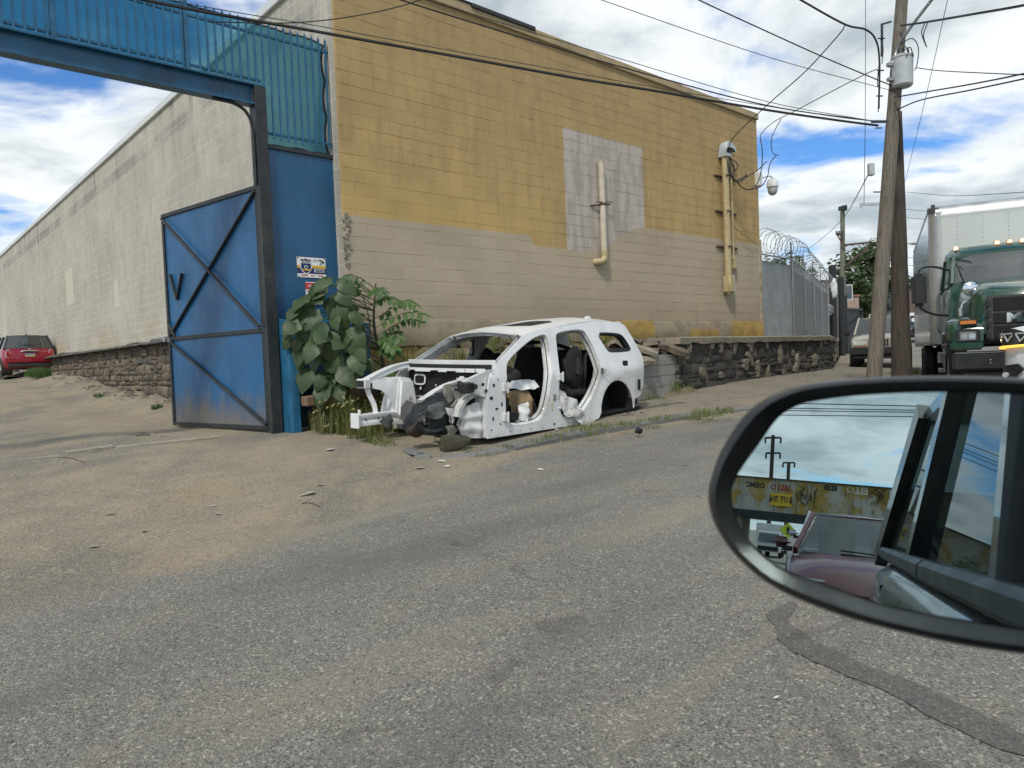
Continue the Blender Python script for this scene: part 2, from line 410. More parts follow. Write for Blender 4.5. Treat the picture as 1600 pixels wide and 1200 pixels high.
def mat_ground(name, c0, c1, c2, sc=1.0, crack=0.0):
    m, gg, out = newmat(name); P = worldpos(gg)
    a = gg.noise(P, .7 * sc, 6, .62); b = gg.noise(P, 5 * sc, 5, .65); f = gg.noise(P, 60 * sc, 4, .7); v = gg.sep(gg.vor(P, 70 * sc, 1))[0]
    c = gg.mix(gg.rng(a, .35, .65), c0, c1); c = gg.mix(gg.rng(b, .45, .72, 0, .6), c, c2)
    c = gg.mix(gg.rng(v, .85, .95, 0, .45), c, tuple(min(1, x * 1.6) for x in c0)); c = gg.mix(gg.rng(f, .6, .8, 0, .4), c, tuple(x * .45 for x in c2))
    if crack:
        q = gg.v('ADD', P, gg.v('MULTIPLY', gg.v('SUBTRACT', gg.noise(P, 2.5, 4, .6, out=1), (.5, .5, .5)), (.5, .5, 0)))
        e = gg.vor(q, .55, 0, 'DISTANCE_TO_EDGE'); c = gg.mix(gg.rng(e, .012, .003, 0, crack), c, (.05, .045, .035))
    pbsdf(gg, out, c, .93, 0, gg.m('ADD', f, gg.m('MULTIPLY', b, 1.5)), .5, .012)
    return m
def mat_plate(name, col, mud=True, z0=0.0, tread=46.):
    """blue chequer plate: raised diamond tread, faded, mud splashed along the bottom"""
    m, gg, out = newmat(name); P = worldpos(gg); tc = gg.n('ShaderNodeTexCoord', 3)
    q = gg.sep(tc); u = gg.m('MULTIPLY', q[0], tread); w = gg.m('MULTIPLY', q[2], tread)
    a = gg.m('SINE', gg.m('ADD', u, w)); b = gg.m('SINE', gg.m('SUBTRACT', u, w)); tr = gg.m('MULTIPLY', a, b)
    n1 = gg.noise(P, 1.1, 5, .6); n2 = gg.noise(gg.scale(P, (1, 1, .35)), 7, 5, .65)
    c = gg.mix(gg.rng(n1, .35, .68), col, tuple(x * .72 for x in col))
    c = gg.mix(gg.rng(n2, .55, .8, 0, .35), c, tuple(min(1, x * 1.7 + .02) for x in col))
    if mud:
        z = gg.m('ADD', gg.sep(P)[2], gg.m('MULTIPLY', gg.m('SUBTRACT', gg.noise(gg.scale(P, (1.2, 1.2, .35)), 2.6, 5, .66), .5), 1.3))
        c = gg.mix(gg.rng(z, z0 + .72, z0 + .05, 0, .86), c, (.175, .145, .10))
    pbsdf(gg, out, c, gg.rng(n2, .3, .7, .32, .5), .0, tr, .22, .004, Specular_IOR_Level=.6)
    return m
def mat_wood(name, c0, c1, dark=0.0):
    m, gg, out = newmat(name); tc = gg.n('ShaderNodeTexCoord', 3)
    a = gg.noise(gg.scale(tc, (14, 14, .55)), 2.2, 6, .7); b = gg.noise(gg.scale(tc, (30, 30, 1.0)), 2.6, 5, .7); k = gg.noise(tc, .9, 4, .6)
    c = gg.mix(gg.rng(a, .36, .64), c0, c1); c = gg.mix(gg.rng(b, .58, .72, 0, .8), c, tuple(x * .22 for x in c1))
    c = gg.mix(gg.rng(k, .5, .7, 0, .5), c, tuple(x * .5 for x in c1))
    pbsdf(gg, out, c, .9, 0, gg.m('ADD', a, b), .9, .02); return m
def mat_stone(name, cols):
    m, gg, out = newmat(name); P = worldpos(gg); oi = gg.nt.nodes.new('ShaderNodeObjectInfo')
    rp = gg.nt.nodes.new('ShaderNodeValToRGB'); rp.color_ramp.interpolation = 'LINEAR'
    el = rp.color_ramp.elements
    while len(el) < len(cols): el.new(.5)
    for i, cc in enumerate(cols): el[i].position = i / (len(cols) - 1); el[i].color = (*cc, 1)
    gg.put(rp.inputs[0], oi.outputs['Random'])
    a = gg.noise(P, 6, 6, .68); b = gg.noise(P, 38, 4, .7)
    c = gg.mix(gg.rng(a, .38, .66, 0, .75), rp.outputs[0], gg.mix(.55, rp.outputs[0], (.035, .033, .03)))
    c = gg.mix(gg.rng(b, .58, .75, 0, .4), c, (.30, .26, .19))
    pbsdf(gg, out, c, .92, 0, gg.m('ADD', a, gg.m('MULTIPLY', b, .6)), .7, .02); return m
def mat_leaf(name, c0, c1, trans=.25):
    m, gg, out = newmat(name); tc = gg.n('ShaderNodeTexCoord', 3); oi = gg.nt.nodes.new('ShaderNodeObjectInfo')
    P = worldpos(gg); nz = gg.noise(P, 3.0, 3, .6); n2 = gg.noise(tc, 22, 3, .6)
    c = gg.mix(gg.m('ADD', gg.m('MULTIPLY', gg.rng(nz, .3, .7), .6), gg.m('MULTIPLY', oi.outputs['Random'], .4)), c0, c1)
    c = gg.mix(gg.rng(n2, .6, .8, 0, .3), c, tuple(x * .5 for x in c0))
    b = pbsdf(gg, out, c, .5, 0, n2, .25, .004)
    tr = gg.nt.nodes.new('ShaderNodeBsdfTranslucent'); gg.put(tr.inputs[0], gg.mix(.4, c, (.35, .45, .08)))
    mx = gg.nt.nodes.new('ShaderNodeMixShader'); mx.inputs[0].default_value = trans
    gg.nt.links.new(b.outputs[0], mx.inputs[1]); gg.nt.links.new(tr.outputs[0], mx.inputs[2]); gg.nt.links.new(mx.outputs[0], out.inputs[0]); return m
def mat_glass(name, tint=(.02, .025, .027), alpha=.35, rough=.02):
    m, gg, out = newmat(name); b = pbsdf(gg, out, tint, rough, 0, IOR=2.5)
    tr = gg.nt.nodes.new('ShaderNodeBsdfTransparent'); tr.inputs[0].default_value = (.62, .72, .70, 1)
    mx = gg.nt.nodes.new('ShaderNodeMixShader'); mx.inputs[0].default_value = alpha
    gg.nt.links.new(b.outputs[0], mx.inputs[1]); gg.nt.links.new(tr.outputs[0], mx.inputs[2]); gg.nt.links.new(mx.outputs[0], out.inputs[0]); return m
def mat_paint(name, col, rough=.22, coat=.6, dust=(.20, .18, .14), dust_amt=.25, metal=0.0):
    m, gg, out = newmat(name); tc = gg.n('ShaderNodeTexCoord', 3); nz = gg.noise(tc, 2.2, 6, .65); n2 = gg.noise(tc, 9, 5, .65)
    c = gg.mix(gg.m('MULTIPLY', gg.rng(nz, .42, .72), dust_amt), col, dust)
    c = gg.mix(gg.rng(n2, .62, .78, 0, dust_amt * .6), c, tuple(x * .5 for x in dust))
    pbsdf(gg, out, c, gg.rng(nz, .35, .7, rough, min(1, rough + .25)), metal, Coat_Weight=coat, Coat_Roughness=.06); return m
def mat_screen():
    m, gg, out = newmat('teal_screen'); P = worldpos(gg); tc = gg.n('ShaderNodeTexCoord', 3)
    n1 = gg.noise(gg.scale(P, (.5, .5, 5)), 2.0, 5, .6); n2 = gg.noise(P, 1.3, 4, .6)
    c = gg.mix(gg.rng(n1, .35, .65), (.020, .125, .190), (.032, .165, .240)); c = gg.mix(gg.rng(n2, .5, .75, 0, .5), c, (.02, .10, .15))
    df = gg.n('ShaderNodeBsdfDiffuse', ins={0: c}); tl = gg.n('ShaderNodeBsdfTranslucent', ins={0: gg.mix(.4, c, (.16, .52, .62))})
    tr = gg.n('ShaderNodeBsdfTransparent', ins={0: (.45, .85, .95, 1)})
    a = gg.n('ShaderNodeMixShader', ins={0: .55, 1: df, 2: tl}); b = gg.n('ShaderNodeMixShader', ins={0: .28, 1: a, 2: tr})
    gg.nt.links.new(b, out.inputs[0]); return m

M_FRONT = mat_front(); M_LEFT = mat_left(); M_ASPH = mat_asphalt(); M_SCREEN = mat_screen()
M_MORTF = M_FRONT
M_MORTL = simple('left_mortar', (.60, .56, .47), .95, var=.12, bump=.3)
M_DIRT = mat_ground('dirt', (.26, .215, .14), (.20, .17, .12), (.15, .13, .10))
M_SIDE = mat_ground('sidewalk_concrete', (.225, .195, .142), (.175, .156, .122), (.12, .105, .082), crack=.8)
M_EARTH = mat_ground('rubble_earth', (.17, .135, .08), (.12, .10, .062), (.06, .055, .038), 1.6)
M_KERB = mat_ground('kerb_stone', (.165, .168, .165), (.12, .123, .122), (.19, .17, .13), 1.4)
M_CONC = mat_ground('old_concrete', (.30, .275, .22), (.23, .21, .165), (.12, .11, .085), 1.2)
M_CMU = mat_ground('cmu', (.285, .28, .255), (.24, .235, .21), (.17, .16, .135), 1.5)
M_PLATE = mat_plate('blue_chequer_plate', (.009, .100, .245), True, .43, 95.)
M_PLATE2 = mat_plate('blue_chequer_panel', (.008, .088, .200), False, .43, 120.)
M_BLUE = simple('blue_steel', (.020, .115, .215), .38, 0, .2, 5, (.02, .05, .09), .5)
M_BLUE2 = simple('blue_beam', (.014, .090, .170), .42, 0, .25, 3, (.012, .03, .05), .6)
M_DKST = simple('dark_steel', (.021, .026, .028), .5, .1, .3, 6, (.09, .07, .05), .4)
M_BLACK = simple('black_plastic', (.014, .015, .016), .48, 0, .2)
M_BLACKI = simple('black_interior', (.010, .010, .011), .85, 0, .4, 3)
M_RUB = simple('rubber', (.016, .016, .017), .85, 0, .25, 4, (.08, .07, .055), .5)
M_CABLE = simple('cable_black', (.012, .013, .014), .6, 0, .1)
M_CABLEG = simple('cable_green', (.035, .06, .055), .6, 0, .1)
M_GALV = simple('galvanised', (.36, .38, .385), .38, .75, .15, 4, (.2, .19, .17), .4)
M_CORR = simple('corrugated_grey', (.37, .405, .415), .55, .25, .2, 1.3, (.18, .19, .19), .6)
M_RUST = simple('rusty_steel', (.075, .052, .04), .8, .2, .4, 9, (.16, .07, .03), .5)
M_POLE = mat_wood('pole_wood_grey', (.205, .18, .145), (.115, .098, .078))
M_POLED = mat_wood('pole_wood_dark', (.085, .068, .053), (.045, .036, .029))
M_TIMB = mat_wood('timber', (.26, .165, .095), (.17, .11, .07))
M_STONEL = mat_stone('rubble_stone', [(.10, .082, .062), (.165, .125, .088), (.075, .070, .063), (.21, .175, .125), (.145, .10, .072), (.12, .108, .09)])
M_STONED = mat_stone('dark_stone', [(.045, .044, .043), (.075, .068, .058), (.033, .034, .036), (.11, .095, .072), (.055, .052, .047)])
M_RUBB = mat_stone('rubble_pale', [(.27, .23, .17), (.19, .16, .115), (.33, .29, .22), (.14, .12, .09)])
M_MORT = mat_ground('stone_mortar', (.19, .16, .115), (.13, .112, .085), (.08, .07, .055), 2)
M_PARGE = mat_ground('parge', (.30, .265, .20), (.25, .215, .155), (.15, .13, .10), 1.4)
M_STUC = mat_ground('yellow_stucco', (.33, .225, .085), (.27, .18, .075), (.15, .11, .065), 1.4)
M_WHITE = mat_paint('white_car_paint', (.74, .755, .75), .28, .45, (.34, .33, .29), .30)
M_WHITED = mat_paint('white_body_dirty', (.60, .615, .605), .45, .15, (.20, .185, .155), .65)
M_WPL = simple('white_plastic', (.62, .63, .60), .45, 0, .1)
M_GLASS = mat_glass('car_glass'); M_CHROME = simple('chrome', (.75, .77, .78), .1, 1, .05)
M_LEAFB = mat_leaf('big_leaf', (.036, .066, .026), (.070, .108, .044)); M_LEAFA = mat_leaf('pinnate_leaf', (.070, .145, .030), (.050, .100, .034))
M_GRASS = mat_leaf('grass_blade', (.11, .15, .04), (.20, .185, .075)); M_SEED = mat_leaf('seed_head', (.40, .36, .18), (.30, .26, .12), .3)
M_TREE = mat_leaf('tree_leaf', (.022, .048, .014), (.045, .075, .022)); M_BARK = simple('bark', (.075, .062, .048), .95, 0, .4, 8, bump=.5)
M_PIPE = simple('pipe_tan', (.42, .34, .185), .55, 0, .12, 5, (.2, .15, .08), .35); M_PIPEW = simple('pipe_white', (.52, .46, .36), .55, 0, .1, 5, (.25, .2, .13), .3)
M_GREYP = simple('grey_plastic', (.40, .43, .44), .45, 0, .12)
# ---------------------------------------------------------------- terrain
def zr(y):
    if y < -13: return max(-1.0, (y + 13) * .05)
    return interp(y, [(2, 0), (12, .28), (35, .556), (90, 2.4), (400, 7)])
GATE = CORN + LD * .25; GATE.z = .42
def gdist(x, y): return (Vector((x, y, 0)) - Vector((GATE.x, GATE.y, 0))).dot(NF)      # metres in front of the gate line
def gx(x, y): return (Vector((x, y, 0)) - Vector((GATE.x, GATE.y, 0))).dot(FD)
ALLEY = [(0, .42), (7, .46), (12, .72), (16, 1.05), (20, 1.25), (24, 1.34), (45, 1.7)]
EDGE = [atz(-260, 990, .05), atz(0, 930, .08), atz(200, 880, .1), atz(400, 835, .12), atz(560, 784, .15), atz(700, 740, .165), atz(760, 724, .17)]
EDGE = sorted([(p.x, p.y) for p in EDGE])
KP = [atz(572, 676, .30), atz(612, 700, .235), atz(655, 722, .19), atz(756, 717, .18), atz(880, 685, .235), atz(1000, 661, .29), atz(1130, 640, .33)]
KERB = [(p.x, p.y) for p in KP] + [(5.6, 13.0), (7.75, 14.2)]
while KERB[-1][1] < 120: KERB.append((KERB[-1][0] + .469 * 4, KERB[-1][1] + .883 * 4))
def kdist(x, y):
    best = 1e9; p = Vector((x, y))
    for a, b in zip(KERB, KERB[1:]):
        a, b = Vector(a), Vector(b); d = b - a; t = max(0, min(1, (p - a).dot(d) / d.length_squared))
        best = min(best, (p - a - d * t).length)
        if a.y > y + 12 : break
    return best
def zside(x, y): return zr(y) + .075 + .055 * min(3.2, kdist(x, y)) * sstep(8.5, 12, y) + .012 * vn(x * 1.3, y * 1.3)
def zground(x, y):
    z = zr(y); dg = gdist(x, y); lx = gx(x, y)
    left = 1 - sstep(-.2, 1.6, lx)
    w = sstep(4.8, 0.1, dg) * left if dg > 0 else left
    tz = .42 if dg > 0 else interp(-dg, ALLEY)
    z = z * (1 - w) + tz * w
    if dg < 0 and lx < .3:
        wl = -lx; z += .22 * sstep(1.5, .35, wl) * sstep(2, 6, -dg) + .05 * vn(x * .8, y * .8)
    z += .012 * vn(x * .7, y * .7, 3) * sstep(3, 8, y)
    if lx < 1.5: z += left * sstep(4.2, 2.0, dg) * (.016 * vn(x * 2.1, y * 2.1, 7) + .010 * vn(x * 5, y * 5, 8) + .022 * vn(lx * 1.6, dg * .3, 2))
    return z
def dirt_at(x, y):
    ye = interp(x, EDGE); d = (y - ye) * .8
    v = sstep(-1.1, .7, d) if x < EDGE[-1][0] + .2 else 0
    if x >= EDGE[-1][0] - .5 and y > 5:
        v = max(v, .62 * sstep(.9, .0, kdist(x, y)) if y < 40 else 0)
    ang = vn(x * .25, y * .25, 9) * .5
    return max(0, v) + .16 + ang * .18
def sheet(name, xs, ys, keep, zf, mat, attr=None):
    idx = {}; vs = []; fs = []
    for i in range(len(xs) - 1):
        for j in range(len(ys) - 1):
            if not keep((xs[i] + xs[i + 1]) / 2, (ys[j] + ys[j + 1]) / 2): continue
            q = []
            for a, b in ((i, j), (i + 1, j), (i + 1, j + 1), (i, j + 1)):
                if (a, b) not in idx: idx[(a, b)] = len(vs); vs.append((xs[a], ys[b], zf(xs[a], ys[b])))
                q.append(idx[(a, b)])
            fs.append(q)
    me = bpy.data.meshes.new(name); me.from_pydata(vs, [], fs)
    if attr:
        at = me.attributes.new('dirt', 'FLOAT', 'POINT')
        at.data.foreach_set('value', [attr(v[0], v[1]) for v in vs])
    for p in me.polygons: p.use_smooth = True
    o = mesh_obj(name, me, mat); return tag(o, kind='structure')
NX = [-44 + 2 * i for i in range(7)] + [-30 + .16 * i for i in range(1, 338)] + [24.2 + 2 * i for i in range(9)]; NY = [-14 + 2 * i for i in range(6)] + [-3 + .16 * i for i in range(1, 220)] + [32.3 + 2 * i for i in range(11)]
wallside = lambda x, y: gx(x, y) > .35 and gdist(x, y) < -.4
sheet('road', NX, NY, lambda x, y: gdist(x, y) >= -.06 or gx(x, y) > .35, zground, M_ASPH, dirt_at)
sheet('driveway', NX, NY, lambda x, y: gdist(x, y) < -.06 and gx(x, y) <= .35, zground, M_ASPH, lambda x, y: .82 + .3 * vn(x * .4, y * .4, 5))
FXs = [-900, -500, -280, -160, -90, -60, -44.1, -20, 0, 20, 40.1, 60, 90, 130, 180, 280, 500, 900]
FYs = [-900, -500, -280, -160, -100, -60, -40, -33, -24, -14.1, 0, 15, 30, 52.1, 70, 90, 120, 160, 220, 300, 400, 600, 900]
sheet('ground', FXs, FYs, lambda x, y: True, lambda x, y: (zr(y) if y > -14 else zr(y)) - (.35 if (-50 < x < 45 and -20 < y < 56) else .01), M_ASPH, lambda x, y: .25)

# sidewalk slab and its kerb stones
P1 = Vector((3.23, 14.3)); P2 = Vector((9.8, 22.4)); P3 = Vector((16.7, 37.0)); P4 = Vector((30, 62))
kk = [k for k in KERB if k[1] < 66]
SW = kk + [(30.6, 63), (16.9, 37), (10.1, 22.6), (3.4, 14.6), (1.6, 13.2), (-1.0, 10.9), (-2.35, 10.35), (-2.62, 10.2)]
rv, fs = cdt([Vector(p) for p in SW], [], .45)
mb = MB(); n = len(rv)
mb.add([(p.x, p.y, zside(p.x, p.y)) for p in rv], fs)
bd = [Vector(p) for p in SW]; bl = dense(bd, .45)
mb.add([(p.x, p.y, zside(p.x, p.y)) for p in bl] + [(p.x, p.y, zside(p.x, p.y) - .3) for p in bl], [(i, (i + 1) % len(bl), len(bl) + (i + 1) % len(bl), len(bl) + i) for i in range(len(bl))])
side = tag(mb.build('sidewalk', M_SIDE, smooth=True), kind='structure')
ker = thing('kerb', 'low worn bluish stone kerb edging the sidewalk under the stripped car', 'kerb', (0, 0, 0))
pl = dense([Vector(k) for k in KERB if k[1] < 44], .12, closed=False)
i = 0; rk = random.Random(4)
while i < len(pl) - 6:
    nseg = rk.choice([8, 9, 10, 12]) if i > 7 else 7
    seg = pl[i:i + nseg]; i += nseg
    if len(seg) < 3: break
    gap = rk.choice([0, 0, 1]); tilt = rk.uniform(-.02, .02); drop = rk.uniform(-.015, .015)
    m2 = MB(); loops = []
    for j, p in enumerate(seg):
        a = seg[max(0, j - 1)]; b = seg[min(len(seg) - 1, j + 1)]; d = (b - a).normalized(); nn_ = Vector((d.y, -d.x))
        if nn_.dot(Vector((1, -1))) < 0: nn_ = -nn_
        zt = zside(p.x, p.y) + .012 + drop + tilt * (j / len(seg)) + .008 * vn(p.x * 9, p.y * 9); e = .012 * vn(p.x * 7, p.y * 7, 4)
        zb = zground(p.x + nn_.x * .1, p.y + nn_.y * .1) - .12
        o1 = p + nn_ * (.085 + e); o0 = p + nn_ * (.11 + e); i0 = p - nn_ * .09
        loops.append([Vector((o0.x, o0.y, zb)), Vector((o0.x, o0.y, zt - .035)), Vector((o1.x, o1.y, zt)), Vector((i0.x, i0.y, zt - .004)), Vector((i0.x, i0.y, zb))])
    m2.grid(loops); m2.add(loops[0], [(0, 1, 2, 3, 4)]); m2.add(loops[-1], [(0, 1, 2, 3, 4)])
    m2.build('kerb_stone', M_KERB, ker, smooth=35, merge=True)
# concrete threshold strip in the gateway
th = MB()
for a, b, dz in ((-5.9, -3.75, 0), (-3.7, -3.2, .035), (-3.15, -1.9, .01), (-7.9, -5.95, 0)):
    p0 = GATE + FD * a + NF * (.02 + .06 * (a + 1.9) / 3); p1 = GATE + FD * b + NF * (.02 + .06 * (b + 1.9) / 3)
    th.bar((p0.x, p0.y, zground(p0.x, p0.y) - .02 + dz), (p1.x, p1.y, zground(p1.x, p1.y) - .02 + dz), .11, .07)
tag(th.build('threshold_strip', M_CONC, bevel=.008), kind='structure')

# ---------------------------------------------------------------- warehouse
BW, BH = .4064, .2046; LF, LL = 12.1, 38.6; NC = 26
wh = thing('warehouse', 'long block warehouse, street front painted yellow above beige, side wall bare grey', 'warehouse', (CORN.x, CORN.y, 0))
def block_mesh(name, w, mat):
    h = BH - .006; w = w - .006; c = .0035; d = .05; mb_ = MB()
    a = [(0, d, 0), (w, d, 0), (w, d, h), (0, d, h)]; b = [(0, c, 0), (w, c, 0), (w, c, h), (0, c, h)]; f = [(c, 0, c), (w - c, 0, c), (w - c, 0, h - c), (c, 0, h - c)]
    mb_.add(a + b + f, [(8, 9, 10, 11)] + [(4 + i, 4 + (i + 1) % 4, 8 + (i + 1) % 4, 8 + i) for i in range(4)] + [(i, (i + 1) % 4, 4 + (i + 1) % 4, 4 + i) for i in range(4)])
    me = mb_.mesh(name); me.materials.append(mat); return me
def proj_area(p, w, nrm):
    c = CW.transposed() @ (p - CAMP); d = -c.z
    if d < .5: return 0, -999, -999
    v = (CAMP - p).normalized(); return w * BH * abs(v.dot(nrm)) * F * F / d / d, CX + F * c.x / d, CY - F * c.y / d
walls = []
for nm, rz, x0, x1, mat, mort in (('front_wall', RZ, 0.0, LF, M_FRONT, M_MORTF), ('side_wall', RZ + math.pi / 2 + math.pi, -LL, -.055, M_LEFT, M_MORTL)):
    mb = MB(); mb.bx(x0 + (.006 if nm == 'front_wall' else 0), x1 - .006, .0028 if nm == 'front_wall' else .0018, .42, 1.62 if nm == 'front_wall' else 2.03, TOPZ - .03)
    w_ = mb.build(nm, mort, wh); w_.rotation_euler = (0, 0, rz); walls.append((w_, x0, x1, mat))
cand = []
for k, (w_, x0, x1, mat) in enumerate(walls):
    u = FD if k == 0 else -LD; nr = NF if k == 0 else NL
    for r in range(NC):
        x = x0 - (BW / 2 if r % 2 else 0); z = CORN.z + r * BH
        while x < x1 - .05:
            a = max(x, x0); b = min(x + BW, x1); x += BW
            if b - a < .06: continue
            p = CORN + u * ((a + b) / 2); p.z = z + BH / 2
            ar, px, py = proj_area(p, b - a, nr)
            if not (-40 < px < 1640 and -40 < py < 1240): ar = 0
            cand.append((ar, k, a, b, z))
cand.sort(reverse=True); cache = {}; rest = [MB(), MB()]
for q, (ar, k, a, b, z) in enumerate(cand):
    if q < 300:
        key = (k, round(b - a, 3))
        if key not in cache: cache[key] = block_mesh('block', b - a, walls[k][3])
        mesh_obj('block', cache[key], None, walls[k][0], (a + .003, random.uniform(-.0015, .0015), z + .003))
    else:
        w = b - a - .006; h = BH - .006; c = .0035; x = a + .003; zz = z + .003; y0 = random.uniform(-.0015, .0015)
        rest[k].add([(x, .05, zz), (x + w, .05, zz), (x + w, .05, zz + h), (x, .05, zz + h), (x + c, y0, zz + c), (x + w - c, y0, zz + c), (x + w - c, y0, zz + h - c), (x + c, y0, zz + h - c)],
                    [(4, 5, 6, 7)] + [(i, (i + 1) % 4, 4 + (i + 1) % 4, 4 + i) for i in range(4)])
for k in (0, 1):
    tag(rest[k].build('blocks', walls[k][3], walls[k][0], recalc=False), kind='stuff')
fw, lw = walls[0][0], walls[1][0]
# foundation ledge, cornice, coping, roof
mb = MB()
xs = [i * .15 for i in range(int(LF / .15) + 1)] + [LF]
mb.grid([[(x, .1, 2.026), (x, -.03 - .012 * vn(x * 3, 0), 2.02), (x, -.045 - .01 * vn(x * 2, 5), 1.99), (x, -.045 - .01 * vn(x * 2, 7), 1.68), (x, -.03, 1.60 + .03 * vn(x * 4, 2)), (x, .1, 1.6)] for x in xs])
def mat_ledge():
    m, gg, out = newmat('ledge_paint'); P = worldpos(gg); s = gg.dot(gg.v('SUBTRACT', P, tuple(CORN)), tuple(FD))
    nz = gg.noise(P, 3, 5, .65); w = gg.m('ADD', s, gg.m('MULTIPLY', gg.m('SUBTRACT', nz, .5), .35))
    ys = gg.m('MAXIMUM', gg.m('MULTIPLY', gg.rng(w, 5.5, 5.55), gg.rng(w, 7.4, 7.35)), gg.rng(w, 10.55, 10.6))
    ys = gg.m('MAXIMUM', ys, gg.m('MULTIPLY', gg.m('MULTIPLY', gg.rng(w, 8.7, 8.8), gg.rng(w, 10.0, 9.9)), gg.rng(gg.sep(P)[2], 1.9, 1.75)))
    c = gg.mix(ys, gg.mix(gg.rng(nz, .35, .65), (.30, .255, .175), (.22, .18, .12)), gg.mix(gg.rng(nz, .35, .65), (.40, .27, .075), (.27, .18, .06)))
    c = gg.mix(gg.rng(gg.noise(P, 9, 5, .7), .58, .75, 0, .6), c, (.13, .11, .08))
    pbsdf(gg, out, c, .92, 0, nz, .6, .02); return m
mb.build('foundation_ledge', mat_ledge(), fw, smooth=50)
mb = MB(); mb.bx(-.03, LF + .03, -.05, .2, TOPZ - .13, TOPZ + .03); mb.build('cornice', simple('cornice_paint', (.37, .29, .165), .8, 0, .15, 3, (.15, .12, .08), .4), fw, bevel=.012)
mb = MB(); mb.bx(-.06, 4.0, -.07, .22, TOPZ + .03, TOPZ + .055); mb.bx(2.6, 4.1, -.085, -.05, TOPZ - .02, TOPZ + .05); mb.build('roofing_edge', M_DKST, fw, bevel=.006)
mb = MB()
x = -LL
while x < -.1:
    b = min(x + 3.0, -.07); mb.bx(x, b - .006, -.055, .3, TOPZ - .02 + random.uniform(-.006, .006), TOPZ + .13); x = b
mb.build('coping', simple('coping_white', (.62, .64, .62), .45, .1, .08, 1.0), lw, bevel=.01)
mb = MB(); mb.bx(.1, LF - .02, .3, LL, TOPZ - .3, TOPZ - .1); mb.build('roof_deck', M_DKST, fw)
mb = MB(); mb.bx(LF - .3, LF - .012, .43, LL, 1.0, TOPZ - .03); mb.build('end_wall', M_MORTF, fw)
mb = MB(); mb.bx(LF - .07, LF + .06, -.02, .10, 1.62, 4.15); mb.build('corner_board', simple('peeling_board', (.36, .31, .22), .85, 0, .3, 6, (.14, .10, .06), .7), fw, bevel=.01)
# rough broken mortar down the street corner of the side wall
mb = MB()
rr = random.Random(3)
for i in range(70):
    z = rr.uniform(2.0, 3.6); x = rr.uniform(-.02, .09); s_ = rr.uniform(.02, .06)
    mb.box((x, -.004, z), (s_ * .6, .03, s_), Matrix.Rotation(rr.uniform(0, 3), 3, 'Y') @ Matrix.Rotation(rr.uniform(-.4, .4), 3, 'X'))
tag(mb.build('crumbling_mortar', M_CONC, fw), kind='stuff')
# rooftop box
mb = MB(); mb.bx(3.6, 4.8, 1.2, 2.4, TOPZ - .1, TOPZ + .75); ru = mb.build('rooftop_unit', M_GREYP, None, bevel=.02); ru.location = (CORN.x, CORN.y, 0); ru.rotation_euler = (0, 0, RZ)
tag(ru, 'grey box unit standing on the warehouse roof behind the cornice', 'roof unit')
# ---------------------------------------------------------------- vent pipe, electric service mast, dome camera on the front wall
def wall_thing(name, label, cat, s, z=0): return thing(name, label, cat, CORN + FD * s - Vector((0, 0, CORN.z - z)), RZ)
vp = wall_thing('vent_pipe', 'pale vertical pipe with a yellow elbow at its foot on the grey patch', 'pipe', 5.79, 3.2)
mb = MB(); mb.cyl((0, -.09, .17), (0, -.09, 2.0), .062, n=16); mb.cyl((0, -.09, 2.0), (0, -.09, 2.012), .066, n=16); mb.build('pipe', M_PIPEW, vp, smooth=True)
mb = MB(); mb.cyl((0, -.09, .12), (0, -.09, .22), .075, n=16); mb.tube([(0, -.09, .15), (-.005, -.095, .08), (-.04, -.1, .02), (-.10, -.09, -.005), (-.17, -.05, -.01), (-.2, 0.02, -.01)], .07, 14); mb.build('elbow', M_PIPE, vp, smooth=True)
mb = MB(); mb.bar((-.28, -.02, 1.1), (.24, -.1, 1.17), .02, .03); mb.bar((-.24, -.13, 1.16), (.30, -.10, 1.22), .012, .02); mb.cyl((0, -.09, 1.12), (0, -.09, 1.17), .068, n=14); mb.build('strap', M_RUST, vp)
ms = wall_thing('service_mast', 'tan electric conduit mast with grey hooded head and strut brackets on the yellow wall', 'conduit', 10.32, 2.6)
mb = MB(); mb.cyl((0, -.13, .5), (0, -.13, 3.45), .082, n=18); mb.build('conduit', M_PIPE, ms, smooth=True)
mb = MB(); mb.bx(-.10, .14, -.235, -.02, .08, .55); mb.build('pull_elbow', M_PIPE, ms, bevel=.05, seg=3, smooth=True)
mb = MB(); mb.bx(.142, .152, -.22, -.04, .10, .53); mb.build('cover_plate', M_GREYP, ms, bevel=.004)
for z in (1.2, 2.05, 2.9):
    mb = MB(); mb.bx(-.30, .62, -.042, -.0025, z, z + .042); mb.bx(-.30, .62, -.05, -.043, z + .005, z + .012); mb.bx(-.10, .10, -.22, -.205, z, z + .03); mb.build('strut_bracket', M_RUST, ms)
mb = MB(); mb.cyl((.36, -.075, .95), (.36, -.075, 3.3), .024, n=10); mb.build('small_conduit', M_PIPE, ms, smooth=True)
mb = MB(); mb.bx(.30, .42, -.13, -.02, .70, .98); mb.build('conduit_box', M_PIPE, ms, bevel=.015)
mb = MB()   # hooded weatherhead
prof = [(-.10, .0), (-.11, .12), (-.09, .24), (-.02, .33), (.10, .36), (.24, .33), (.36, .24), (.40, .15)]
rows = []
for x, z in prof:
    w = .11 if x < .2 else .11 - (x - .2) * .12
    rows.append([(x, -.13 - w, 3.40 + z * .55), (x + .01, -.13 - w * .95, 3.40 + z * .92), (x + .012, -.13 - w * .5, 3.40 + z), (x + .012, -.13 + w * .5, 3.40 + z), (x + .01, -.13 + w * .95, 3.40 + z * .92), (x, -.13 + w, 3.40 + z * .55)])
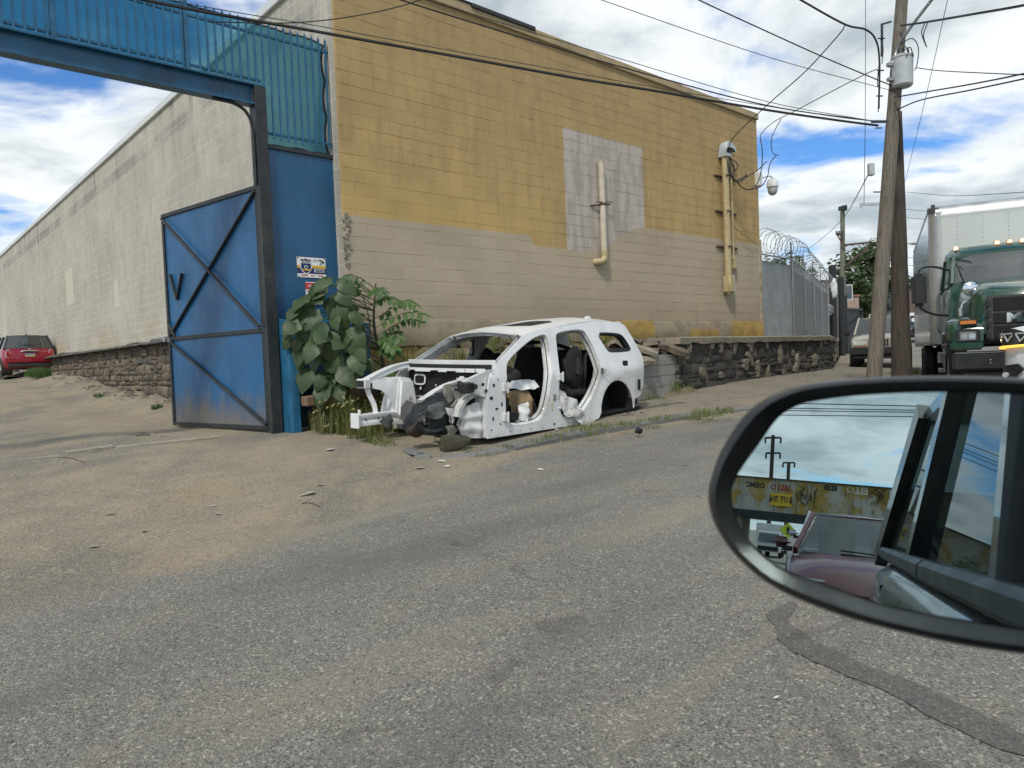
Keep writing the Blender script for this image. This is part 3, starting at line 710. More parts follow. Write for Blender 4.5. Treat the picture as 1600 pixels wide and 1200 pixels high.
mb.grid(rows); mb.add([(-.10, -.24, 3.40), (-.10, -.02, 3.40), (.39, -.05, 3.48), (.39, -.21, 3.48)], [(0, 1, 2, 3)])
mb.bx(-.105, .12, -.245, -.015, 3.37, 3.44)
mb.build('weatherhead', M_GREYP, ms, smooth=50)
def wirething(name, label, paths, r, mat=M_CABLE, group=None):
    mb_ = MB()
    for p in paths: mb_.tube(p, r, 5)
    o = mb_.build(name, mat, smooth=True); return tag(o, label, 'cable', group)
def curve3(pts, n=8):
    """Catmull-Rom through points"""
    P = [Vector(p) for p in pts]; P = [P[0] * 2 - P[1]] + P + [P[-1] * 2 - P[-2]]; out = []
    for i in range(1, len(P) - 2):
        for k in range(n):
            t = k / n; a, b, c, d = P[i - 1], P[i], P[i + 1], P[i + 2]
            out.append(.5 * ((2 * b) + (c - a) * t + (2 * a - 5 * b + 4 * c - d) * t * t + (3 * b - a - 3 * c + d) * t ** 3))
    out.append(P[-2]); return out
def wp(px, py, off=.2): return onplane(px, py, CORN + NF * off, NF)
def wpath(pts, off=.25): return curve3([wp(x, y, off + (i % 3) * .03) for i, (x, y) in enumerate(pts)], 6)
wirething('service_wires', 'tangle of black wires drooping out of the grey mast hood', [
    wpath([(1138, 250), (1141, 268), (1150, 282), (1166, 274)], .2), wpath([(1136, 250), (1140, 272), (1153, 285), (1165, 277), (1166, 272)], .24),
    wpath([(1140, 248), (1147, 262), (1146, 278), (1152, 284)], .2), wpath([(1139, 246), (1152, 256), (1150, 266), (1144, 258)], .22),
    wpath([(1152, 284), (1160, 293), (1172, 296), (1184, 285), (1190, 262), (1191, 235), (1188, 217)], .35), wpath([(1152, 286), (1166, 296), (1188, 292), (1199, 276), (1203, 256), (1213, 242)], .35),
    wpath([(1150, 284), (1168, 276), (1186, 264), (1198, 252)], .3)], .013)
wirething('camera_feed_wire', 'thin wire hanging loosely down the wall below the mast to the corner board', [wpath([(1139, 346), (1155, 362), (1172, 374), (1187, 385)], .05)], .006)
dc = wall_thing('dome_camera', 'white dome security camera on a short arm at the wall corner', 'camera', 11.98, 5.55)
mb = MB(); mb.bx(-.03, .12, -.12, .12, -.05, .32); mb.build('mount_box', M_WPL, dc, bevel=.02)
mb = MB(); mb.tube(curve3([(.1, -.05, .15), (.3, -.12, .22), (.5, -.15, .25), (.58, -.15, .2)]), .022, 8); mb.build('arm', M_WPL, dc, smooth=True)
mb = MB(); mb.lathe((.58, -.15, -.12), [(0.001, .33), (.07, .32), (.13, .26), (.15, .16), (.15, .10), (.13, .08)], 16); mb.build('housing', M_WPL, dc, smooth=True)
mb = MB(); mb.lathe((.58, -.15, -.12), [(.125, .08), (.125, -.0), (.1, -.07), (.05, -.11), (.001, -.12)], 16); mb.build('dome', M_GREYP, dc, smooth=True)
# ---------------------------------------------------------------- gate portal: post, beam, picket fence with screen, fixed panel
GP = thing('gate_portal', 'blue steel gate portal with overhead picket fence and teal screen beside the warehouse', 'gate frame', (GATE.x, GATE.y, 0), RZ)
mb = MB(); mb.bx(-1.20, -1.04, -.10, -.085, .38, 5.26); mb.bx(-1.20, -1.04, .085, .10, .38, 5.26); mb.bx(-1.128, -1.112, -.085, .085, .38, 5.26); mb.bx(-1.195, -1.185, -.083, .083, .38, 5.26); mb.bx(-1.26, -.98, -.16, .16, .36, .40)
mb.build('post', M_DKST, GP, bevel=.004)
mb = MB(); mb.bx(-8.6, -1.04, -.09, .09, 5.265, 5.285); mb.bx(-8.6, -1.205, -.09, .09, 5.0, 5.02); mb.bx(-8.6, -1.205, -.007, .007, 5.02, 5.265); mb.bx(-1.6, -1.3, -.012, .012, 5.03, 5.25)
mb.build('beam', M_BLUE2, GP)
mb = MB(); mb.tube(curve3([(-1.75, -.02, 4.985), (-1.45, -.02, 4.97), (-1.28, -.02, 4.86), (-1.22, -.02, 4.6), (-1.215, -.02, 3.9)]), .022, 6); mb.build('knee_brace', M_DKST, GP, smooth=True)
mb = MB(); mb.bx(-8.6, -8.4, -.1, .1, .2, 5.26); mb.build('post', M_DKST, GP)
def rail(x0, x1, z, y=0): mb_ = MB(); mb_.bx(x0, x1, y - .0185, y + .0185, z - .016, z + .016); mb_.build('rail', M_BLUE, GP)
rail(-8.6, -1.06, 5.37); rail(-8.6, .06, 6.02); rail(-1.03, .06, 4.66)
for x in (-5.05, -3.56, -2.05): mb = MB(); mb.bx(x - .032, x + .032, -.032, .032, 5.288, 6.30); mb.build('fence_post', M_BLUE, GP, bevel=.004)
mb = MB(); mb.bx(.012, .065, -.027, .027, 4.35, 6.21); mb.cyl((.038, 0, 6.21), (.038, 0, 6.235), .03, .005, 8); mb.build('fence_post', M_BLUE, GP, bevel=.004)
mb = MB(); mb.bx(.10, .145, -.035, .035, .45, 4.52); mb.build('panel_edge_post', M_DKST, GP, bevel=.004)
def picket_mesh(z0, z1):
    m_ = MB(); w = .0125; m_.hexa([(-w, -w, z0), (w, -w, z0), (w, w, z0), (-w, w, z0)], [(-w, -w, z1 - .05), (w, -w, z1 - .05), (w, w, z1 - .05), (-w, w, z1 - .05)])
    m_.hexa([(-w * 1.3, -w * 1.3, z1 - .05), (w * 1.3, -w * 1.3, z1 - .05), (w * 1.3, w * 1.3, z1 - .05), (-w * 1.3, w * 1.3, z1 - .05)], [(-.002, -.002, z1), (.002, -.002, z1), (.002, .002, z1), (-.002, .002, z1)])
    me = m_.mesh('picket'); me.materials.append(M_BLUE); return me
pms, pml = picket_mesh(5.30, 6.2), picket_mesh(4.58, 6.2)
x = -.05
while x > -8.5:
    if all(abs(x - q) > .05 for q in (-5.05, -3.56, -2.05)): mesh_obj('picket', pml if x > -1.03 else pms, None, GP, (x, -.033, random.uniform(-.006, .006)))
    x -= .1085
# screen fabric tied behind the pickets, sagging along its edges
mb = MB(); rows = []; cols = [-8.6 + i * .12 for i in range(int((8.6 - .04) / .12) + 1)] + [-.04]
def sy(x, z): return .045 + .02 * vn(x * 1.7, z * 2.2) + .012 * vn(x * 6, z * 5)
for k in range(13):
    t = k / 12; row = []
    for x in cols:
        zb = 5.292 if x < -1.05 else 4.52 + .05 * vn(x * 5, 1); zt = 6.17 + .015 * vn(x * 4, 3) - (.03 if x > -.1 else 0)
        z = zb + (zt - zb) * t; xx = x - (.05 * abs(math.sin(t * 9.5)) if x > -.06 else 0); row.append((xx, sy(x, z), z))
    rows.append(row)
mb.grid(rows); scr = mb.build('screen', M_SCREEN, GP, smooth=80)
mb = MB(); mb.tube([Vector(r[-1]) + Vector((0, -.008, 0)) for r in rows], .017, 6)
mb.tube([Vector(p) + Vector((0, -.006, 0)) for p in rows[-1]], .012, 5); mb.tube([Vector(p) + Vector((0, -.008, 0)) for p in rows[0] if p[0] > -1.0], .012, 5); mb.build('binding', M_CABLE, scr, smooth=True)
# fixed chequer panel, its top rail, box and leg
mb = MB(); mb.bx(-1.035, .10, -.004, .004, .46, 4.44); mb.build('panel', M_PLATE2, GP)
mb = MB(); mb.bx(-1.04, .10, -.03, .03, 4.44, 4.50); mb.build('panel_rail', M_DKST, GP, bevel=.004)
mb = MB(); mb.hexa([(-.87, -.36, 1.02), (.28, -.36, 1.02), (.28, -.02, 1.02), (-.87, -.02, 1.02)], [(-.87, -.36, 1.95), (.28, -.36, 1.95), (.28, -.02, 2.02), (-.87, -.02, 2.02)]); mb.build('panel_box', M_PLATE2, GP, bevel=.008)
mb = MB(); mb.hexa([(-1.02, -.36, .40), (-.885, -.36, .40), (-.885, -.02, .40), (-1.02, -.02, .40)], [(-1.02, -.34, 1.97), (-.885, -.36, 1.94), (-.885, -.02, 2.03), (-1.02, -.02, 2.05)]); mb.build('box_leg', M_BLUE, GP, bevel=.008)
# ---------------------------------------------------------------- gate leaf, swung open
hinge = Vector((-3.44, 10.24, 0)); la = math.atan2(math.cos(R(-52)), math.sin(R(-52)))
GL = thing('gate_leaf', 'blue chequer plate gate leaf with black X braces and muddy foot, standing open', 'gate', (hinge.x, hinge.y, .46), la)
# local x runs from the hinge to the free end; the side towards the street is +y
W_, H_ = 2.72, 3.45; zm = 1.42
mb = MB(); mb.bx(.04, W_ - .04, -.004, .004, .05, H_ - .05); mb.build('plate', M_PLATE, GL)
def fr(nm, a, b, w=.055, y=.0, t=.06):
    mb_ = MB(); mb_.bar((a[0], y, a[1]), (b[0], y, b[1]), t, w, Vector((0, 1, 0))); mb_.build(nm, M_DKST, GL, bevel=.004)
fr('frame_bar', (0, 0), (0, H_)); fr('frame_bar', (W_, 0), (W_, H_)); fr('frame_bar', (0.03, .027), (W_ - .03, .027)); fr('frame_bar', (.03, H_ - .027), (W_ - .03, H_ - .027)); fr('frame_bar', (.03, zm), (W_ - .03, zm))
fr('brace', (.06, H_ - .08), (W_ - .06, zm + .05), .045, .032, .03); fr('brace', (W_ - .06, H_ - .08), (.06, zm + .05), .045, .066, .03); fr('brace', (W_ - .06, zm - .05), (.06, .08), .045, .032, .03)
fr('brace', (W_ - .02, zm + .28), (W_ - .22, zm + .04), .035, .04, .03)
mb = MB(); mb.bar((2.56, .03, 2.46), (2.38, .03, 2.04), .03, .045, Vector((0, 1, 0))); mb.bar((2.38, .034, 2.04), (2.17, .034, 2.44), .03, .045, Vector((0, 1, 0))); mb.build('v_handle', M_DKST, GL, bevel=.004)
mb = MB(); mb.cyl((W_ + .02, -.06, zm), (W_ + .02, .1, zm), .045, n=10); mb.bar((W_ - .1, .05, zm - .03), (W_ + .12, .05, zm + .02), .05, .05); mb.build('latch', M_GALV, GL)
mb = MB()
for k in range(34): mb.cyl((-.045, 0, .15 + k * .095), (-.045, 0, .21 + k * .095), .022, n=8)
mb.build('hinge', M_DKST, GL)
# signs on the panel
def wtext(s, size, mat, parent, loc, rot=(math.pi / 2, 0, 0), extr=.0015, align='CENTER', sx=1.0, name='lettering', bold=0.0, shear=0.0):
    c = bpy.data.curves.new(name, 'FONT'); c.body = s; c.size = size; c.extrude = extr; c.align_x = align; c.align_y = 'CENTER'; c.resolution_u = 2; c.offset = bold; c.shear = shear
    t = bpy.data.objects.new('t', c); COL.objects.link(t); bpy.context.view_layer.update()
    me = bpy.data.meshes.new_from_object(t.evaluated_get(bpy.context.evaluated_depsgraph_get())); bpy.data.objects.remove(t)
    me.materials.clear(); me.materials.append(mat); return mesh_obj(name, me, None, parent, loc, rot, (sx, 1, 1))
def flat(name, col, rough=.5): return MATS.get(name) or simple(name, col, rough, 0, .04)
C_W, C_NAVY, C_GOLD, C_RED, C_BLK = flat('sign_white', (.72, .74, .72)), flat('sign_navy', (.012, .02, .10)), flat('sign_gold', (.62, .38, .03)), flat('sign_red', (.50, .03, .04)), flat('sign_black', (.012, .012, .014))
sg = thing('police_sign', 'white, navy and gold police camera notice bolted to the blue panel', 'sign', GATE + FD * (-.437) + NF * .012 + Vector((0, 0, 2.80 - .42)), RZ)
def quadp(nm, x0, x1, z0, z1, y, mat, par): mb_ = MB(); mb_.bx(x0, x1, y - .0015, y, z0, z1); return mb_.build(nm, mat, par)
quadp('sign_board', -.228, .228, -.155, .155, 0, C_W, sg); quadp('navy_border', -.228, .228, .143, .156, -.002, C_NAVY, sg); quadp('gold_band', -.228, .228, -.018, .022, -.002, C_GOLD, sg); quadp('navy_band', -.228, .228, -.098, -.018, -.002, C_NAVY, sg)
def shield(nm, s, y, mat):
    pts = [(-.5, .42), (-.36, .46), (-.2, .42), (0, .52), (.2, .42), (.36, .46), (.5, .42), (.46, .15), (.5, -.1), (.4, -.32), (.2, -.46), (0, -.55), (-.2, -.46), (-.4, -.32), (-.5, -.1), (-.46, .15)]
    mb_ = MB(); mb_.prism([(-.09 + a * s * .78, y, .018 + b * s) for a, b in pts], (0, -.0015, 0)); return mb_.build(nm, mat, sg)
shield('shield', .235, -.0045, C_W); sh = shield('shield_face', .205, -.0065, C_NAVY)
quadp('gold_scroll', -.155, -.025, -.055, -.035, -.009, C_GOLD, sg)
mb = MB(); mb.cyl((-.09, -.0085, -.005), (-.09, -.0105, -.005), .028, n=16); mb.build('seal', C_W, sg)
mb = MB(); mb.cyl((-.09, -.011, -.005), (-.09, -.0125, -.005), .018, n=12); mb.build('seal_centre', C_NAVY, sg)
wtext('POLICE', .047, C_W, sg, (-.09, -.009, .062), bold=.001); wtext('PHILADELPHIA', .016, C_GOLD, sg, (-.09, -.009, .094))
quadp('text_box', .04, .2, -.075, -.028, -.0045, C_W, sg)
for z in (-.038, -.051, -.064): quadp('text_line', .05, .19, z - .0035, z + .0035, -.0065, C_NAVY, sg)
wtext('24', .05, C_BLK, sg, (.055, -.002, .095))
mb = MB(); mb.bar((.09, -.004, .1), (.12, -.004, .1), .004, .012, Vector((0, 1, 0))); mb.bar((.125, -.004, .115), (.19, -.004, .085), .004, .038, Vector((0, 1, 0))); mb.cyl((.19, -.002, .075), (.19, -.005, .075), .016, n=10); mb.bar((.14, -.004, .06), (.17, -.004, .09), .004, .014, Vector((0, 1, 0))); mb.build('camera_symbol', C_BLK, sg)
wtext('VIDEO', .016, C_BLK, sg, (.15, -.002, .04))
for x0, x1, t_ in ((-.18, -.06, 'WARNING'), (-.03, .05, '24 HR'), (.08, .19, 'SURVEIL')): wtext(t_, .026, C_RED, sg, ((x0 + x1) / 2, -.002, -.126), sx=.85, bold=.001)
for a, b in ((-.21, .128), (.21, .128), (-.21, -.14), (.21, -.14)):
    mb = MB(); mb.cyl((a, -.001, b), (a, -.007, b), .009, n=8); mb.build('bolt', M_DKST, sg)
s2 = thing('small_notice', 'small red and white notice on the blue panel half hidden by big leaves', 'sign', GATE + FD * (-.42) + NF * .012 + Vector((0, 0, 2.42 - .42)), RZ)
quadp('sign_board', -.13, .13, -.16, .16, 0, C_W, s2); quadp('red_band', -.13, .13, .05, .15, -.002, C_RED, s2); wtext('NOTICE', .05, C_W, s2, (0, -.004, .1)); quadp('dark_band', -.1, .1, -.09, -.0, -.002, M_DKST, s2); quadp('text_line', -.11, .11, .015, .03, -.002, C_BLK, s2)
# ---------------------------------------------------------------- stone walls
def stone_mesh(seed, mat, rough=.16):
    rr_ = random.Random(seed); mb_ = MB(); N = 4; off = Vector((seed * 3.1, seed * 1.7, 0)); rows = []
    def edge(u, v):
        # unit stone, face towards -y; corners cut back
        x = u - .5; z = v - .5; c = max(abs(x), abs(z)) * 2; k = 1 - .10 * max(0, abs(x * z) * 4 - .45)
        y = .16 * c ** 4 + rough * noise.noise(off + Vector((u * 2.6, v * 2.6, 0))) - .02
        return (x * k + .05 * noise.noise(off + Vector((u * 3, v * 3, 5))), y, z * k + .05 * noise.noise(off + Vector((u * 3, v * 3, 9))))
    g_ = [[edge(i / N, j / N) for i in range(N + 1)] for j in range(N + 1)]
    mb_.grid(g_); b = len(mb_.v)
    ring = [g_[0][i] for i in range(N + 1)] + [g_[j][N] for j in range(1, N + 1)] + [g_[N][i] for i in range(N - 1, -1, -1)] + [g_[j][0] for j in range(N - 1, 0, -1)]
    n_ = len(ring); mb_.add(ring + [(p[0], .6, p[2]) for p in ring], [(i, (i + 1) % n_, n_ + (i + 1) % n_, n_ + i) for i in range(n_)])
    me = mb_.mesh('stone', smooth=38, merge=True); me.materials.append(mat); return me
ST_L = [stone_mesh(i, M_STONEL) for i in range(10)]; ST_D = [stone_mesh(i + 20, M_STONED, .10) for i in range(8)]; ST_R = [stone_mesh(i + 40, M_RUBB, .2) for i in range(6)]
def lay_stones(parent, x0, x1, zlo, zhi, meshes, y, hs, ws, rnd, depth=.22, vis=None):
    z = min(zlo(x0), zlo(x1), zlo((x0 + x1) / 2)); n_ = 0
    while z < zhi - .04:
        h = min(rnd.uniform(*hs), zhi - z); x = x0 - rnd.uniform(0, .2)
        while x < x1:
            w = rnd.uniform(*ws) * (1 if h > .1 else .8)
            cx = x + w / 2; x += w
            split = h > .17 and rnd.random() < .3
            if z + h < zlo(cx) + .02 or (vis and not vis(cx)): continue
            parts_ = [(z, h * .5), (z + h * .5, h * .5)] if split else [(z, h)]
            for zz, hh in parts_:
                mesh_obj('stone', rnd.choice(meshes), None, parent, (cx + rnd.uniform(-.015, .015), y + rnd.uniform(-.035, .02), zz + hh / 2 + rnd.uniform(-.01, .01)), (rnd.uniform(-.06, .06), rnd.uniform(-.07, .07), rnd.uniform(-.06, .06)), (w * .97, depth, hh * .95)); n_ += 1
        z += h
    return n_
# foundation of the side wall: dark rubble stone under the grey blocks
fnd = thing('stone_foundation', 'rough brown rubble stone foundation with slate ledge below the grey side wall', 'stone wall', (CORN.x, CORN.y, 0), RZ + 1.5 * math.pi)
def zal(x):
    p = CORN - (-LD) * (-x) * 1.0 if False else CORN + LD * (-x) + NL * .4; return zground(p.x, p.y)
mb = MB(); mb.bx(-25, -.1, -.20, .3, .2, 2.0); core = mb.build('core', M_MORT, fnd)
lay_stones(fnd, -24.5, -6.6, lambda x: zal(x) - .1, 2.0, ST_L, -.24, (.10, .25), (.16, .52), random.Random(5))
rr = random.Random(9); x = -25.4
while x < -1:
    w = rr.uniform(.5, 1.3); mb = MB(); N = 7; top = []; bot = []
    h = rr.uniform(.06, .12); tl = rr.uniform(-.02, .02)
    rows = []
    for i in range(N + 1):
        t = i / N; xx = x + w * t; o = -.42 + .06 * vn(xx * 4, 1); z = 2.0 + tl * (t - .5) + .012 * vn(xx * 6, 2)
        rows.append([(xx, .1, z + h + .01), (xx, o + .05, z + h), (xx, o, z + h * .55), (xx, o + .04 * vn(xx * 8, 4), z + .01), (xx, .1, z)])
    mb.grid(rows); mb.add(rows[0], [(0, 1, 2, 3, 4)]); mb.add(rows[-1], [(4, 3, 2, 1, 0)]); mb.build('ledge_slab', simple('slate', (.085, .083, .076), .9, 0, .35, 5, (.22, .19, .14), .5, .6, 30) if 'slate' not in MATS else MATS['slate'], fnd, smooth=35); x += w * .99
# broken slabs and stones fallen at the far end of the foundation
for k in range(9):
    p = CORN + LD * rr.uniform(21.5, 27) + NL * rr.uniform(.7, 1.5); o = mesh_obj('fallen_slab', rr.choice(ST_D), None, None, (p.x, p.y, zground(p.x, p.y) + .05), (rr.uniform(-1.2, -1.9), rr.uniform(-.3, .3), rr.uniform(0, 6)), (rr.uniform(.5, 1.3), .16, rr.uniform(.3, .5)))
    tag(o, 'fallen slate slab lying at the far end of the rubble foundation by the red hatchback', 'slab', 'fallen slabs near the red hatchback')
for (px, py, sz, lab) in ((140, 612, .42, 'black rounded lump lying on the dirt against the stone foundation'), (222, 641, .2, 'small brown stone at the dirt edge below the stone foundation')):
    p = atz(px, py, 1.0 if px < 200 else .6); q = CORN + LD * ((p - CORN).dot(LD)) + NL * .95
    for _ in range(6): p = atz(px, py, zground(p.x, p.y))
    o = mesh_obj('stone', ST_D[2] if px < 200 else ST_L[1], None, None, (p.x, p.y, zground(p.x, p.y) + sz * .2), (-1.3, .2, .5), (sz, sz * .7, sz * .6)); tag(o, lab, 'stone')
# low dark stone wall along the sidewalk, concrete cap, patches of pale render
M_FLAKE = mat_ground('flaking_render', (.215, .19, .145), (.16, .14, .105), (.09, .08, .062), 1.6)
def seg_frame(a, b): d = (b - a).normalized(); return d, math.atan2(d.y, d.x), (b - a).length
def low_wall(name, label, a, b, seed, zt=1.62, hs=(.16, .30), ws=(.28, .62)):
    d, rz, L = seg_frame(a, b); t = thing(name, label, 'stone wall', (a.x, a.y, 0), rz); rnd = random.Random(seed)
    zl = lambda x: zside(a.x + d.x * x, a.y + d.y * x) - .05
    mb_ = MB(); mb_.bx(0, L, -.02, .5, -.1, zt - .15); mb_.build('core', M_MORT, t)
    lay_stones(t, 0, L, zl, zt - .15, ST_D, -.05, hs, ws, rnd, .16)
    mb_ = MB(); rows_ = []; k = int(L / .2)
    for i in range(k + 1):
        x = L * i / k; dz = .012 * vn(x * 2, seed); f = -.15 + .02 * vn(x * 3, seed + 3)
        rows_.append([(x, .5, zt + dz), (x, f + .02, zt + dz), (x, f, zt - .02 + dz), (x, f + .015, zt - .14 + .05 * vn(x * 2.2, seed + 6)), (x, .5, zt - .15)])
    mb_.grid(rows_); mb_.add(rows_[0], [(0, 1, 2, 3, 4)]); mb_.add(rows_[-1], [(4, 3, 2, 1, 0)]); mb_.build('concrete_cap', M_PARGE, t, smooth=40)
    for k in range(int(L * 2.8)):
        cx = rnd.uniform(.2, L - .1); w = rnd.uniform(.03, .15); h = rnd.uniform(.04, .20); cz = rnd.uniform(zl(cx) + .1, zt - .25) if rnd.random() < .5 else zt - .16 - h * .3
        pts = []; nn = 22
        for i in range(nn):
            an = 6.283 * i / nn; r = 1 + .55 * vn(math.cos(an) * 1.6 + k * 3, math.sin(an) * 1.6, seed) + .35 * vn(math.cos(an) * 5 + k, math.sin(an) * 5, seed); pts.append((cx + math.cos(an) * w * r, -.150, cz + math.sin(an) * h * r))
        mb_ = MB(); mb_.prism([(q[0], -.112, q[2]) for q in pts], (0, .09, 0)); mb_.build('render_patch', M_FLAKE, t)
    return t
low_wall('low_stone_wall', 'low blackened stone wall with concrete cap and flaking render beside the sidewalk', P1, P2, 11)
low_wall('stone_wall_end', 'short return of the blackened stone wall below the lower fence, running up the street', P2, P3, 12, 1.60, (.2, .34), (.4, .8))
# grey block retaining piece behind the stripped car
d12, rz12, _ = seg_frame(P1, P2); CM = P1 - d12 * 2.4 + Vector((d12.y, -d12.x)) * .04
cmu = thing('block_retaining_wall', 'short grey concrete block retaining wall behind the tail of the stripped car', 'block wall', (CM.x, CM.y, 0), rz12)
mb = MB(); mb.bx(0, 2.38, .012, .3, .2, 1.25); mb.build('core', M_CMU, cmu)
bmC = {}
for r in range(5):
    x = -(.2 if r % 2 else 0); xe = 2.4 + (.12 if r in (2, 3) else (-.1 if r == 0 else 0))
    while x < xe:
        a, b = max(0, x), min(x + .4, xe); x += .4
        if b - a < .08: continue
        key = round(b - a, 2)
        if key not in bmC:
            m_ = MB(); m_.bx(0, b - a - .008, 0, .15, 0, .197); me = m_.mesh('block', bevel=.008); me.materials.append(M_CMU); bmC[key] = me
        mesh_obj('block', bmC[key], None, cmu, (a, random.uniform(-.006, .006), .265 + r * .205))
# earth bank and rubble between wall and sidewalk
BKX = [-.3 + .2 * i for i in range(38)]; BKY = [.0, .12, .28, .45, .65, .85, 1.05, 1.3, 1.6]
def bank_z(s, o):
    p = CORN + FD * s + NF * o; b = zside(p.x, p.y) - .06; h = 1.56 + .08 * vn(s * 2, 3) if s > 1.2 else lerp(.55, 1.5, sstep(-.1, 1.3, s))
    t = sstep(1.45, .18, o + .18 * vn(s * 1.3, o * 2)); return b + (h - b) * t + (.05 * vn(s * 4, o * 4) + .03 * vn(s * 9, o * 9)) * (1 if t > .02 else 0)
mb = MB(); mb.grid([[CORN + FD * s + NF * o + Vector((0, 0, bank_z(s, o) - CORN.z)) for o in BKY] for s in BKX]); bank = tag(mb.build('earth_bank', M_EARTH, smooth=True), kind='structure')
mb = MB(); mb.bx(-.02, 7.4, .02, .1, .2, 1.62); mb.build('stucco_base', M_STUC, fw)
q = [P1 + Vector((.2, .2)), P2 + Vector((-.1, .2)), Vector((6.9, 19.3)), Vector((CORN + FD * 5.5).xy)]
mb = MB(); mb.add([(p.x, p.y, 1.5) for p in q], [(0, 1, 2, 3)]); tag(mb.build('soil_fill', M_EARTH), kind='structure')
rr = random.Random(21)
for k in range(60):
    s = rr.uniform(.8, 6.9); o = rr.uniform(.1, 1.2); p = CORN + FD * s + NF * o; sz = rr.uniform(.08, .26)
    ob = mesh_obj('rubble_stone', rr.choice(ST_R + ST_L[:3]), None, None, (p.x, p.y, bank_z(s, o) + sz * .15), (rr.uniform(-2, -.8), rr.uniform(-.5, .5), rr.uniform(0, 6)), (sz * rr.uniform(1, 1.8), sz * .8, sz))
    tag(ob, 'loose rubble stone on the weedy earth bank behind the stripped car', 'stone', 'rubble on the earth bank')
for k in range(26):   # heap above the grey blocks
    t = rr.uniform(.75, 2.55); p = CM + d12 * t - Vector((d12.y, -d12.x)) * rr.uniform(.05, .5); sz = rr.uniform(.16, .4)
    ob = mesh_obj('rubble_slab', rr.choice(ST_R + ST_L[:4]), None, None, (p.x, p.y, 1.32 + rr.uniform(0, .30) * (1 - abs(t - 1.6) / 1.6 * .5)), (rr.uniform(-1.9, -.9), rr.uniform(-.5, .5), rr.uniform(0, 6)), (sz * 1.9, sz * .55, sz))
    tag(ob, 'broken stone slab heaped on top of the grey block retaining wall', 'stone', 'rubble heaped over the grey blocks')
mb = MB(); mb.bx(0, 2.6, .1, .9, .9, 1.42); hp = mb.build('rubble_core', M_EARTH, bevel=.1); hp.location = (CM.x, CM.y, 0); hp.rotation_euler = (0, 0, rz12); tag(hp, kind='structure')
# ---------------------------------------------------------------- yard fence with corrugated sheets, chain link and razor wire
F0, F1, F2, F3 = Vector((6.66, 19.0)), Vector((8.04, 20.5)), Vector((13.9, 31.6)), Vector((17.2, 38.4))
def fence(name, label, a, b, z0, z1, first_post=True, seed=1):
    d, rz, L = seg_frame(a, b); t = thing(name, label, 'fence', (a.x, a.y, 0), rz); N = max(1, int(L / .86 + .5)); w = L / N
    mb_ = MB(); prof_ = []; k = int(w / .066)
    for i in range(k):
        x = i * w / k; prof_ += [(x, 0), (x + w / k * .5, 0), (x + w / k * .6, .014), (x + w / k * .9, .014)]
    prof_.append((w, 0)); mb_.grid([[(x, .03 + y, z) for x, y in prof_] for z in (z0, z1 - .17)]); me = mb_.mesh('corrugated_sheet'); me.materials.append(M_CORR)
    for i in range(N): mesh_obj('corrugated_sheet', me, None, t, (i * w, random.uniform(0, .012), random.uniform(-.02, .02)))
    mb_ = MB(); H = z1 - z0; x = -H; st = .075; r = .0022
    while x < L:
        for sg_ in (1, -1):
            xa, xb = (x, x + H) if sg_ == 1 else (x + H, x)
            za, zb = z0, z1
            # clip to [0, L]
            def cl(xa, za, xb, zb):
                dx = xb - xa
                if xa < 0: za += (0 - xa) / dx * (zb - za); xa = 0
                if xa > L: za += (L - xa) / dx * (zb - za); xa = L
                return xa, za
            p, q_ = cl(xa, za, xb, zb), cl(xb, zb, xa, za)
            if abs(p[0] - q_[0]) > .01: mb_.cyl((p[0], -.01 - .002 * sg_, p[1]), (q_[0], -.01 - .002 * sg_, q_[1]), r, n=3, cap=False)
        x += st
    tag(mb_.build('chain_link', M_GALV, t, recalc=False), kind='stuff')
    mb_ = MB(); mb_.cyl((0, -.012, z1), (L, -.012, z1), .021, n=8); mb_.build('top_rail', M_GALV, t, smooth=True)
    xs_ = [L * i / max(1, round(L / 3)) for i in range(max(1, round(L / 3)) + 1)]
    for i, x in enumerate(xs_):
        if i == 0 and not first_post: continue
        mb_ = MB(); mb_.cyl((x, -.005, z0 - .3), (x, -.005, z1 + .02), .03, n=10); mb_.build('post', M_GALV, t, smooth=True)
        if x > .1 or first_post:
            mb_ = MB(); mb_.bar((x, .01, z1 - .55), (x, .02, z1 + .5), .04, .03); mb_.build('post_extension', M_RUST, t)
    return t
fence('fence_panel', 'short grey sheet and chain-link fence bay joining the warehouse corner', F0, F1, 1.55, 3.78, False)
fence('long_fence', 'long grey corrugated sheet fence behind chain link running up the street', F1, F2, 1.5, 3.78)
fence('lower_fence', 'lower weathered grey sheet fence beyond the long one', F2, F3, .9, 2.85)
def coil(name, label, a, b, z, r, n, seed):
    mb_ = MB(); rnd = random.Random(seed); pts = []; d = Vector((b.x - a.x, b.y - a.y, 0)); u = Vector((-d.y, d.x, 0)).normalized(); T = n * 14
    for i in range(T + 1):
        t = i / T; an = 6.283 * i / 14; rr_ = r * (1 + .16 * vn(t * 9, seed) + .06 * math.sin(an * .37))
        w = t + (.5 / n) * .7 * math.sin(an + seed)
        pts.append(Vector((a.x, a.y, z)) + d * w + u * math.cos(an) * rr_ * .9 + Vector((0, 0, math.sin(an) * rr_ + .05 * vn(t * 5, 2))))
    mb_.tube(pts, .008, 4)
    for i in range(0, T, 2): mb_.bar(pts[i] - Vector((.02, 0, .012)), pts[i] + Vector((.02, 0, .012)), .004, .02)
    o = mb_.build(name, M_GALV, recalc=False); return tag(o, label, 'razor wire')
coil('razor_wire', 'loose silver razor wire coil above the short fence bay', F0 + Vector((.12, .1)), F1 + Vector((.5, .9)), 4.16, .31, 9, 2)
coil('razor_wire', 'stretched razor wire coil running along the top of the long fence', F1 + Vector((.3, .4)), F2, 4.08, .29, 24, 5)
